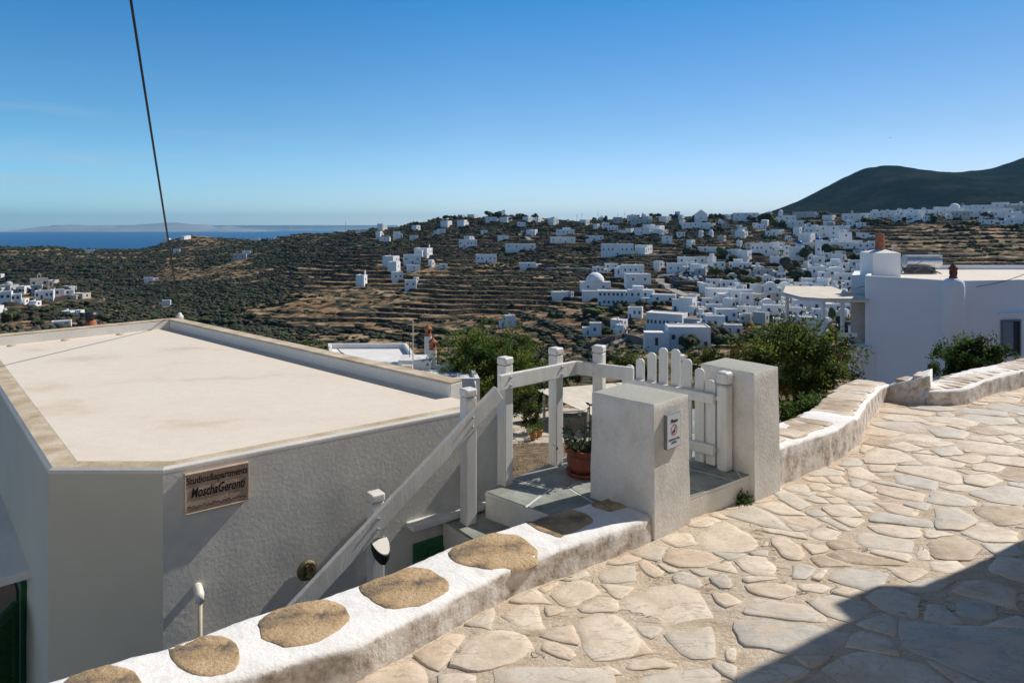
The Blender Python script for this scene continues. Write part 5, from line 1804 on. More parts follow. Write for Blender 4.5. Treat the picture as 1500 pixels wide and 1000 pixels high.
# fig tree above the lower houses
tree("fig_tree", (-1.0, 27, -9.4), ((-0.95, 27, -5.75), (2.35, 2.0, 1.75)), 17000, 0.15, [M['leaf_bright'], M['leaf_yellow'], M['leaf_mid']],
     "wide yellow green fig tree behind the small white roofs, left of the posts", seed=21, trunk_r=.16, clumps=170, limbs=12, weights=[3, 5, 2], gap=.26)
tree("dark_tree", (1.6, 37, -10.5), ((1.5, 37, -8.6), (2.6, 1.5, 1.7)), 9000, 0.17, [M['leaf_dark'], M['leaf_mid']],
     "dark leafy tree seen between the railing posts above the cream awning", seed=22, trunk_r=.13, clumps=100, limbs=8, gap=.26)
tree("dark_tree", (-0.2, 33, -10), ((-0.1, 33, -8.1), (1.7, 1.4, 1.6)), 7000, 0.15, [M['leaf_dark'], M['leaf_mid']],
     "dark shaded tree between the second and third posts, left of the awning", seed=23, trunk_r=.12, clumps=80, limbs=8, gap=.26)
tree("yellow_shrub", (6.9, 38, -10.6), ((6.7, 38, -8.3), (2.7, 1.6, 1.25)), 10000, 0.16, [M['leaf_yellow'], M['leaf_yellow'], M['leaf_mid'], M['leaf_dark']],
     "yellow green shrub with bright leaves behind the top of the picket gate", "shrub", seed=24, trunk_r=.1, clumps=90, limbs=8, gap=.28)
tree("green_shrub", (11.0, 36, -10.4), ((10.7, 36, -7.5), (1.9, 1.4, 1.1)), 6500, 0.15, [M['leaf_mid'], M['leaf_yellow'], M['leaf_dark']],
     "mid green shrub between the pickets and the second gate pillar", "shrub", seed=25, trunk_r=.1, clumps=70, limbs=7, gap=.28)
tree("climbing_plant", (1.95, 6.9, -2.5), ((1.95, 6.9, -1.98), (0.42, 0.30, 0.42)), 4200, 0.05, [M['leaf_bright'], M['leaf_yellow'], M['leaf_mid']],
     "bright leafy plant growing just behind the open picket gate", "plant", seed=26, trunk_r=.02, clumps=50, limbs=5, gap=.34)
tree("laurel_bush", (-5.2, 17, -6.4), ((-5.1, 17, -3.4), (0.55, 0.5, 0.45)), 3000, 0.08, [M['leaf_bright'], M['leaf_mid']],
     "small bright green treetop showing above the far parapet, left of the white roofs", "bush", seed=27, trunk_r=.05, clumps=40, limbs=5, gap=.3)
tree("laurel_bush", (-7.3, 16, -6.4), ((-7.2, 16, -3.05), (0.7, 0.5, 0.4)), 3000, 0.08, [M['leaf_mid'], M['leaf_bright']],
     "small green treetop further left along the far parapet", "bush", seed=28, trunk_r=.05, clumps=40, limbs=5, gap=.3)

# ------------------------------------------------------------------ dry grass terrace below the landing, paved court and awning
def strip(pts, name, mt, label, kind="structure", zoff=0.0):
    mb = MB(); n = len(pts)
    mb.add([Vector(p) for p in pts] + [Vector(p) - Vector((0, 0, 1.2)) for p in pts], [tuple(range(n))] + [(i, n + i, n + (i + 1) % n, (i + 1) % n) for i in range(n)])
    o = mb.build(name, mt); tag(o, kind=kind, label=label); return o


M['dryground'] = mat("dry_ground", (0.10, 0.07, 0.04), (0.30, 0.22, 0.13), 9.0, 0.95, 1.0, 30, c3=(0.20, 0.145, 0.085), fine=0.25, bdist=0.03)
gq = [(-1.2, 5.6, -2.34), (0.2, 5.28, -2.30), (3.2, 6.2, -2.30), (4.2, 9.4, -2.9), (-1.0, 9.0, -2.9), (-1.6, 7.5, -2.6)]
strip(gq, "dry_terrace", M['dryground'], "dry brown terrace behind the landing")
mb = MB()
for _ in range(6500):
    x = R.uniform(-1.0, 2.2); y = R.uniform(5.3, 9.0)
    z = -2.32 - 0.6 * max(0, (y - 5.6)) / 3.5
    a = R.uniform(0, 6.28); h_ = R.uniform(.015, .07); l_ = R.uniform(.01, .05)
    d = Vector((math.cos(a), math.sin(a), 0)) * l_; w = Vector((-math.sin(a), math.cos(a), 0)) * R.uniform(.003, .012)
    b0 = Vector((x, y, z)); b = len(mb.v)
    mb.v += [tuple(b0 - w), tuple(b0 + w), tuple(b0 + d + Vector((0, 0, h_)))]
    mb.f.append((b, b + 1, b + 2)); mb.m.append(R.choice([0, 0, 1, 2]))
M['straw'] = mat("dry_straw", (0.30, 0.22, 0.11), (0.50, 0.38, 0.20), 30, 0.9)
tag(mb.build("grass", [M['straw'], M['dryground'], M['leaf_olive']], origin=(0, 0, 0)), kind="stuff", label="dry grass and leaf litter on the terrace behind the landing")

M['court'] = mat("court_paving", (0.46, 0.40, 0.32), (0.62, 0.56, 0.47), 1.2, 0.9, 0.5, 12, fine=0.08)
strip([(-5.0, 29.4, -9.55), (6.5, 30.2, -9.55), (7.5, 36, -9.6), (-3.0, 36, -9.6)], "courtyard", M['court'], "pale paved court down below the landing")
# rubble wall edging the court
mb = MB()
for k in range(46):
    x = -4.8 + k * .25
    mb.box((x, 29.25 + .02 * x, -9.75 + R.uniform(-.02, .02)), (R.uniform(.2, .3), R.uniform(.3, .4), R.uniform(.55, .66)), R.uniform(-.2, .2))
tag(mb.build("rubble_wall", M['court'], bevel=0.03), "low rubble wall edging the paved court", "wall")
aw = tag(empty("awning", (3.2, 33.5, -9.6)), "cream canvas awning on white posts over the court", "awning")
c4 = [Vector((1.13, 34, -8.16)), Vector((5.8, 36.0, -8.28)), Vector((4.2, 31.0, -8.62)), Vector((3.6, 30.6, -8.60))]
mb = MB(); nx_ = 12
qa, qb, qc, qd = P(783, 570, Y=34), P(915, 559, Y=36.5), P(935, 606, Y=32), P(866, 607, Y=31)
vs = []
for k in range(nx_ + 1):
    for j in range(nx_ + 1):
        u_, v_ = k / nx_, j / nx_
        p = qa.lerp(qb, u_).lerp(qd.lerp(qc, u_), v_); p.z -= 0.05 * math.sin(math.pi * u_) * math.sin(math.pi * v_) + (0.015 if j % 4 == 0 else 0)
        vs.append(p)
fs = [(k * 13 + j, k * 13 + j + 1, (k + 1) * 13 + j + 1, (k + 1) * 13 + j) for k in range(12) for j in range(12)]
n = len(vs)
mb.add(vs + [v - Vector((0, 0, .03)) for v in vs], fs + [tuple(n + i for i in reversed(f)) for f in fs])
mb.build("canvas", M['canvas'], aw)
for px_, Y_ in ((797, 33.6), (862, 31.3), (905, 36)):
    x = (px_ - 750) / 1000 * Y_
    mb = MB(); mb.box((x, Y_, -9.0), (.11, .11, 1.3), .3); mb.build("pole", M['wood'], aw)
mb = MB(); mb.bar(P(822, 603, Y=31.5), P(858, 601, Y=31.5), .08, .08); mb.build("crossbar", M['wood'], aw)
# bench, table and pots under the awning
tb = tag(empty("garden_table", (2.9, 32.3, -9.55)), "dark garden table in the shade of the awning", "table")
mb = MB(); mb.box((2.9, 32.3, -9.0), (1.3, .7, .05)); mb.build("tabletop", M['grey_paint'], tb)
for dx in (-.55, .55):
    for dy in (-.28, .28):
        mb = MB(); mb.box((2.9 + dx, 32.3 + dy, -9.29), (.05, .05, .52)); mb.build("leg", M['grey_paint'], tb)
for k, (px_, py_) in enumerate([(781, 646), (790, 644), (775, 641)]):
    q = P(px_, py_, Y=30.4 + k * .5); q.z = -9.55
    t_ = tag(empty("courtyard_pot", q), ["clay pot of yellow flowers beside the awning post", "clay pot of greenery next to the awning post", "small white pot with a bushy plant at the court edge"][k], "flower pot")
    mb = MB(); mb.lathe(q, [(.10, 0), (.16, .26), (.18, .28), (.17, .30), (0, .29)], 14); mb.build("pot", M['terracotta'] if k < 2 else M['plaster'], t_, smooth=True)
    mb = MB(); leaf_cloud([q + Vector((rn.gauss(0, .14), rn.gauss(0, .14), .42 + rn.gauss(0, .12))) for _ in range(170)], .11, mb, rn); mb.build("leaves", M['leaf_yellow'] if k == 0 else M['leaf_mid'], t_)
gar = tree("garden_shrub", (.95, 31.4, -9.6), ((.95, 31.6, -8.75), (.55, .5, .7)), 2600, .10, [M['leaf_mid'], M['leaf_olive'], M['leaf_yellow']],
           "upright garden shrub just left of the awning post", "shrub", seed=33, trunk_r=.05, clumps=40, limbs=5)

# ------------------------------------------------------------------ lower white houses with chimneys, left of the railing
def flat_block(root, poly, z0, ztop, rim=0.14, par=0.18, wallm=None, roofm=None, name="wall"):
    """walls with a parapet ring and a sunken roof"""
    wallm = wallm or M['plaster']; roofm = roofm or M['whiteroof']
    pv = [Vector(p) for p in poly]
    inn_ = inset(pv, [rim] * len(pv)); n = len(pv)
    vs = [(p.x, p.y, z0) for p in pv] + [(p.x, p.y, ztop) for p in pv] + [(p.x, p.y, ztop) for p in inn_] + [(p.x, p.y, ztop - par) for p in inn_]
    fs = []
    for l in range(3):
        fs += [(l * n + i, l * n + (i + 1) % n, (l + 1) * n + (i + 1) % n, (l + 1) * n + i) for i in range(n)]
    mb = MB(); mb.add(vs, fs); w = mb.build(name, wallm, root, bevel=0.02)
    mb = MB(); cin = sum(inn_, Vector((0, 0))) / n
    mb.prism([tuple(p) for p in inset(pv, [rim * .9] * n)], ztop - par - .08, ztop - par - .004 + .006)
    mb.build("roof", roofm, root)
    return w


M['whiteroof'] = mat("white_roof", (0.70, 0.69, 0.66), (0.80, 0.79, 0.78), 2.0, 0.9, 0.2, 20)
lowh = tag(empty("low_house", (-5.4, 29.5, -9.6)), "upper of the two small white houses below the terrace, with a sunken white roof", "house")
a1 = [P(484, 528, Y=28.2), P(604, 528, Y=27.2), P(627, 522, Y=28.4), P(596, 503, Y=32), P(480, 507, Y=32)]
flat_block(lowh, [(a1[0].x, a1[0].y), (a1[2].x - .1, a1[1].y), (a1[3].x, a1[3].y), (a1[4].x, a1[4].y)], -9.8, -5.52, .16, .22)
mb = MB(); mb.box((-3.75, 26.9, -7.4), (1.3, 1.2, 4.4)); mb.build("side_block", M['plaster'], lowh, bevel=.03)
flat_block(lowh, [(-6.6, 25.9), (-4.45, 25.9), (-4.45, 27.6), (-6.6, 27.6)], -9.8, -5.55, .16, .30, name="side_block")
for k, (px_, yt, yb, Y_) in enumerate(((627, 492, 545, 28.3), (634, 512, 545, 26.6))):
    x = (px_ - 750) / 1000 * Y_; z = -(yt - 330) / 1000 * Y_
    mb = MB(); mb.box((x, Y_, z - 1.3), (.27, .27, 2.6)); stk = mb.build("chimney", M['plaster'], lowh, bevel=.015)
    clay_pot(stk, (x, Y_, z), .165, .50, M['terracotta'])
mb = MB(); mb.tube([P(605, 560, Y=26), P(605, 470, Y=26)], .022, 8); mb.build("mast", M['pvc'], lowh)
mb = MB(); mb.tube([P(600, 480, Y=27), P(600, 560, Y=27)], .014, 6); mb.build("mast", M['black'], lowh)
mb = MB(); mb.tube([P(588, 533, Y=25.4), P(588, 562, Y=25.4)], .05, 10); mb.box(P(596, 537, Y=25.4), (.42, .3, .12)); mb.build("vent", M['pvc'], lowh)
mb = MB(); mb.tube([P(494, 510, Y=28.0), P(499, 516, Y=27.6), P(504, 518, Y=27.6)], .02, 6); mb.build("conduit", M['black'], lowh)

low2 = tag(empty("low_house", (-2.3, 24.6, -9.6)), "lower of the two small white houses, its grey side wall above the handrail", "house")
flat_block(low2, [(-5.6, 24.2), (-1.14, 24.2), (-1.55, 26.6), (-5.9, 26.6)], -9.8, -5.42, .16, .13)
mb = MB(); mb.tube([(-1.33, 24.12, -5.5), (-1.30, 24.08, -5.7), (-1.30, 24.08, -8.2)], .045, 10); mb.build("downpipe", M['plastic_white'], low2, smooth=True)

# ------------------------------------------------------------------ white house at right
M['blueplaster'] = mat("smooth_white_wall", (0.78, 0.79, 0.81), (0.82, 0.83, 0.84), 1.0, 0.85, 0.15, 20)
rh = tag(empty("white_house", (15, 24, -6)), "large white flat roofed house at right with a red clay chimney and grey shutter", "house")
r1 = P(1267, 404, Y=22.6); r2 = P(1396, 411, Y=20.5); r3 = P(1412, 411, Y=20.5); r4 = P(1500, 409.5, Y=20.9)
ZT = -1.66
foot_r = [(r1.x, r1.y), (r2.x, r2.y), (r3.x, r3.y), (r4.x, r4.y), (24, 22.0), (23, 28.4), (15.2, 28.4)]
flat_block(rh, foot_r, -6.5, ZT, .12, .17, M['blueplaster'], M['roof'])
mb = MB(); mb.prism([(15.2, 28.3), (23, 28.3), (23, 28.6), (15.2, 28.6)], ZT - .25, ZT - .14); mb.build("parapet", M['coping'], rh)
# bread oven flue swelling at the corner, with a dark red pot
q = P(1398, 409, Y=20.45)
mb = MB(); mb.lathe((q.x, q.y + .05, -6.4), [(.30, 0), (.30, 4.55), (.28, 4.70), (.20, 4.80), (.0, 4.83)], 20); mb.build("flue", M['blueplaster'], rh, smooth=True)
clay_pot(rh, (q.x, q.y + .05, -1.60), .125, .50, M['clay_pot'])
# chimney block with the tall red pot
q = P(1289, 405, Y=24.4)
mb = MB(); mb.box((q.x, q.y, -1.52), (.98, .9, 1.1)); mb.prism([(q.x - .49, q.y - .45), (q.x + .49, q.y - .45), (q.x + .49, q.y + .45), (q.x - .49, q.y + .45)], -.975, -.86, 0, [(q.x - .12, q.y - .12), (q.x + .12, q.y - .12), (q.x + .12, q.y + .12), (q.x - .12, q.y + .12)])
ck = mb.build("chimney", M['blueplaster'], rh, bevel=.01)
clay_pot(ck, (q.x, q.y, -.90), .165, .60, M['terracotta'], 1)
# lower side block and the wing behind the pergola
mb = MB(); q1 = P(1247, 410, Y=24.2); q2 = P(1268, 410, Y=24.2)
mb.prism([(q1.x, 24.2), (q2.x + .6, 24.2), (q2.x + 1.6, 27), (q1.x + 1.5, 27)], -6.4, -1.80); mb.build("side_block", M['blueplaster'], rh, bevel=.015)
mb = MB(); q1 = P(1246, 440, Y=22.9); mb.prism([(q1.x, 22.9), (q1.x + 1.5, 22.9), (q1.x + 1.9, 24.4), (q1.x + 1.0, 24.4)], -6.4, -2.42); mb.build("wing_wall", M['plaster_warm'] if 'plaster_warm' in M else M['plaster'], rh)
# window with a grey shutter
def prw(px_, py_, o_=0.0):
    d = Vector((r4.x - r3.x, r4.y - r3.y)).normalized(); u = (px_ - 750) / 1000
    t = (u * r3.y - r3.x) / (d.x - u * d.y); p = Vector((r3.x, r3.y)) + d * t; z = -(py_ - 330) / 1000 * p.y
    nn = Vector((d.y, -d.x)); p = p + nn * o_; return Vector((p.x, p.y, z))
dW = Vector((r4.x - r3.x, r4.y - r3.y)).normalized(); aW = math.atan2(dW.y, dW.x)
wl, wr = prw(1466.5, 471), prw(1493, 470); wtop, wbot = -(469 - 330) / 1000 * 20.8, -(521 - 330) / 1000 * 20.8
mb = MB(); mb.bar(Vector((wl.x, wl.y, (wtop + wbot) / 2)), Vector((wr.x, wr.y, (wtop + wbot) / 2)), wtop - wbot, .03)
win = mb.build("window", M['dark'], rh)
mb = MB(); d_ = dW.to_3d(); n_ = Vector((dW.y, -dW.x, 0))
for e_ in (wl, wr): mb.box(Vector((e_.x, e_.y, (wtop + wbot) / 2)) + n_ * .02, (.05, .06, wtop - wbot), aW)
mb.box((wl + wr) * .5 * Vector((1, 1, 0)).x * 0 + Vector(((wl.x + wr.x) / 2, (wl.y + wr.y) / 2, wtop)) + n_ * .02, ((wr - wl).to_2d().length + .05, .06, .05), aW)
mb.build("frame", M['grey_paint'], win)
sl_ = wl + d_ * .0; sr_ = wl + d_ * .30
mb = MB(); mb.bar(Vector((sl_.x, sl_.y, (wtop + wbot) / 2 - .01)) + n_ * .06, Vector((sr_.x, sr_.y, (wtop + wbot) / 2 - .01)) + n_ * .12, wtop - wbot - .04, .03)
mb.build("shutter", M['grey_paint'], rh, bevel=.006)
mb = MB(); mb.bar(Vector((wl.x, wl.y, wbot - .02)) + n_ * .06, Vector((wr.x, wr.y, wbot - .02)) + n_ * .06, .04, .14); mb.build("sill", M['blueplaster'], rh)
sb = prw(1482, 459); mb = MB(); mb.bar(sb - d_ * .5 + n_ * .05, sb + d_ * .7 + n_ * .05, .05, .12); mb.build("window_canopy", M['blueplaster'], rh)
# solar water heater on the roof
q = P(1350, 392, Y=26.0)
sh_ = tag(empty("solar_water_heater", (q.x, q.y, -1.95)), "silver solar water tank lying on the roof of the right hand white house", "water tank")
zc_ = -(383 - 330) / 1000 * 26.0
mb = MB(); mb.tube([(q.x - .66, q.y, zc_), (q.x + .66, q.y, zc_)], .23, 24); tk = mb.build("tank", M['metal'], sh_, smooth=True); es = tk.modifiers.new("e", 'EDGE_SPLIT')
mb = MB(); mb.box((q.x, q.y - .05, zc_ + .22), (1.36, .30, .05)); mb.build("lid", M['metal'], sh_)
mb = MB()
for sx_ in (-1, 1):
    mb.bar((q.x + sx_ * .55, q.y, zc_ - .2), (q.x + sx_ * .55, q.y + .5, -1.82), .05, .05)
    mb.bar((q.x + sx_ * .62, q.y - .25, -1.84), (q.x + sx_ * .10, q.y - .2, zc_ - .22), .04, .04)
mb.build("stand", M['grey_paint'], sh_)
mb = MB(); mb.bar((q.x - .6, q.y + .35, -1.45), (q.x + .6, q.y + .35, -1.45), 1.0, .08, up=Vector((0, .6, .8))); mb.build("solar_panel", M['dark'], sh_)
# antenna rod
q = P(1308, 360, Y=26)
mb = MB(); mb.tube([(q.x, q.y, -2.0), (q.x, q.y, q.z)], .018, 8); mb.box((q.x + .05, q.y, q.z), (.2, .05, .08)); mb.build("aerial", M['pvc'], rh)
# service wires
mb = MB(); A_ = P(1244, 425, Y=22.4); B_ = P(1352, 382, Y=25.3); C_ = P(1430, 420, Y=20.3); D_ = P(1500, 402, Y=21.0)
mb.tube([A_.lerp(B_, k / 10) - Vector((0, 0, .12 * math.sin(math.pi * k / 10))) for k in range(11)], .010, 6)
mb.tube([C_.lerp(D_, k / 8) - Vector((0, 0, .05 * math.sin(math.pi * k / 8))) for k in range(9)], .010, 6); mb.build("wire", M['black'], rh)

# pergola left of it
pg = tag(empty("pergola", (9.5, 23, -5)), "white pergola with a pale reed roof attached to the left of the right hand house", "pergola")
c_ = [P(1149, 427, Y=24.5), P(1266, 425, Y=27.2), P(1267, 441, Y=22.8), P(1206, 437, Y=22.6), P(1170, 432, Y=23.2)]
zr_ = -2.46
poly = [(c_[0].x, 24.6), (c_[4].x + .0, 23.0), (c_[3].x, 22.55), (11.75, 22.5), (12.6, 27.0), (10.9, 27.2)]
mb = MB(); mb.prism(poly[::1], zr_, zr_ + .05); mb.build("reed_roof", M['canvas'], pg)
mb = MB(); mb.bar((poly[0][0], 24.6, zr_ - .04), (poly[1][0], 23.0, zr_ - .04), .07, .06); mb.bar((poly[1][0], 23.0, zr_ - .04), (poly[2][0], 22.55, zr_ - .04), .07, .06); mb.bar((poly[2][0], 22.55, zr_ - .04), (11.75, 22.5, zr_ - .04), .07, .06); mb.build("beam", M['wood'], pg)
for px_, Y_ in ((1153, 24.2), (1206, 22.65), (1234, 22.6)):
    x = (px_ - 750) / 1000 * Y_
    mb = MB(); mb.box((x, Y_, zr_ - 1.1), (.10, .10, 2.15), .2); mb.build("pole", M['wood'], pg, bevel=.01)
M['terrace_floor'] = M['court']
mb = MB(); mb.prism([(12.2, 24.5), (11.05, 22.3), (12.6, 22.3), (13.4, 27), (13.3, 27)][::1], -6.2, -3.95); tr = mb.build("terrace_base", M['blueplaster'], pg, bevel=.02)
mb = MB(); mb.prism([(9.5, 22.35), (11.2, 22.15), (11.2, 22.30), (9.55, 22.5)], -3.62, -3.50); mb.build("parapet", M['blueplaster'], pg)

# the tall house on the right side of the lane, outside the picture, whose corner shades the paving
q1 = Vector((4.34, 4.90))
lh = tag(empty("lane_house", (7, 1, -2.2)), "tall dark walled house on the right of the lane just outside the picture", "house")
mb = MB(); mb.prism([(q1.x, q1.y), (q1.x, -3.0), (9.5, -3.0), (9.5, 4.95)], -2.6, 3.6); mb.build("wall", M['lane_house'], lh)
mb = MB(); mb.prism([(q1.x - .10, q1.y + .08), (q1.x - .10, -3.1), (9.6, -3.1), (9.6, 5.03)], .66, 1.03); mb.build("ledge", M['lane_house'], lh)

# unseen house added behind the viewpoint; its sunlit wall throws light back on the guest house
bh = tag(empty("fill_house", (-4, -6, -2.0)), "unseen house added behind the viewpoint to bounce light", "house")
mb = MB(); mb.prism([(-12, -2.9), (-12, -9), (3.0, -9), (3.0, -2.9)], -5.5, 4.5); mb.build("wall", M['fill_house'], bh)
# ------------------------------------------------------------------ the white town across the valley
M['townwall'] = mat("town_whitewash", (0.80, 0.80, 0.79), (0.90, 0.90, 0.89), 0.35, 0.9, c3=(0.86, 0.86, 0.85))
M['towncream'] = mat("town_cream", (0.52, 0.48, 0.42), (0.62, 0.57, 0.50), 0.35, 0.9)
M['towngrey'] = mat("town_grey_wall", (0.42, 0.43, 0.43), (0.52, 0.53, 0.53), 0.35, 0.9)
M['townbrown'] = mat("town_stone_wall", (0.16, 0.12, 0.10), (0.26, 0.20, 0.16), 1.2, 0.95)
M['townroof'] = mat("town_roof", (0.66, 0.63, 0.58), (0.80, 0.78, 0.74), 0.3, 0.9)
M['blue'] = mat("blue_paint", (0.02, 0.09, 0.28), (0.03, 0.13, 0.38), 1.0, 0.5)
M['bluedome'] = mat("blue_dome", (0.01, 0.09, 0.42), None, rough=0.35)
M['win'] = mat("town_window", (0.035, 0.05, 0.075), (0.06, 0.08, 0.11), 2.0, 0.3)
M['winblue'] = mat("town_blue_shutter", (0.04, 0.11, 0.22), (0.06, 0.16, 0.30), 2.0, 0.5)
WINS = {'d': M['win'], 'b': M['winblue'], 'B': M['blue']}
WALLS = {'w': M['townwall'], 'c': M['towncream'], 'g': M['towngrey'], 'n': M['townbrown']}
cubes = {}


def unit_box(m):
    """shared box mesh with its origin at the centre of its back face"""
    if m.name not in cubes:
        mb = MB(); mb.box((0, -.5, 0), (1, 1, 1)); o = mb.build("unit", m, origin=(0, 0, 0)); cubes[m.name] = o.data; bpy.data.objects.remove(o)
    return cubes[m.name]


def child(name, me, parent, loc, scale, rz=0.0):
    o = bpy.data.objects.new(name, me); col.objects.link(o); o.parent = parent
    o.location = loc; o.scale = scale; o.rotation_euler.z = rz
    return o


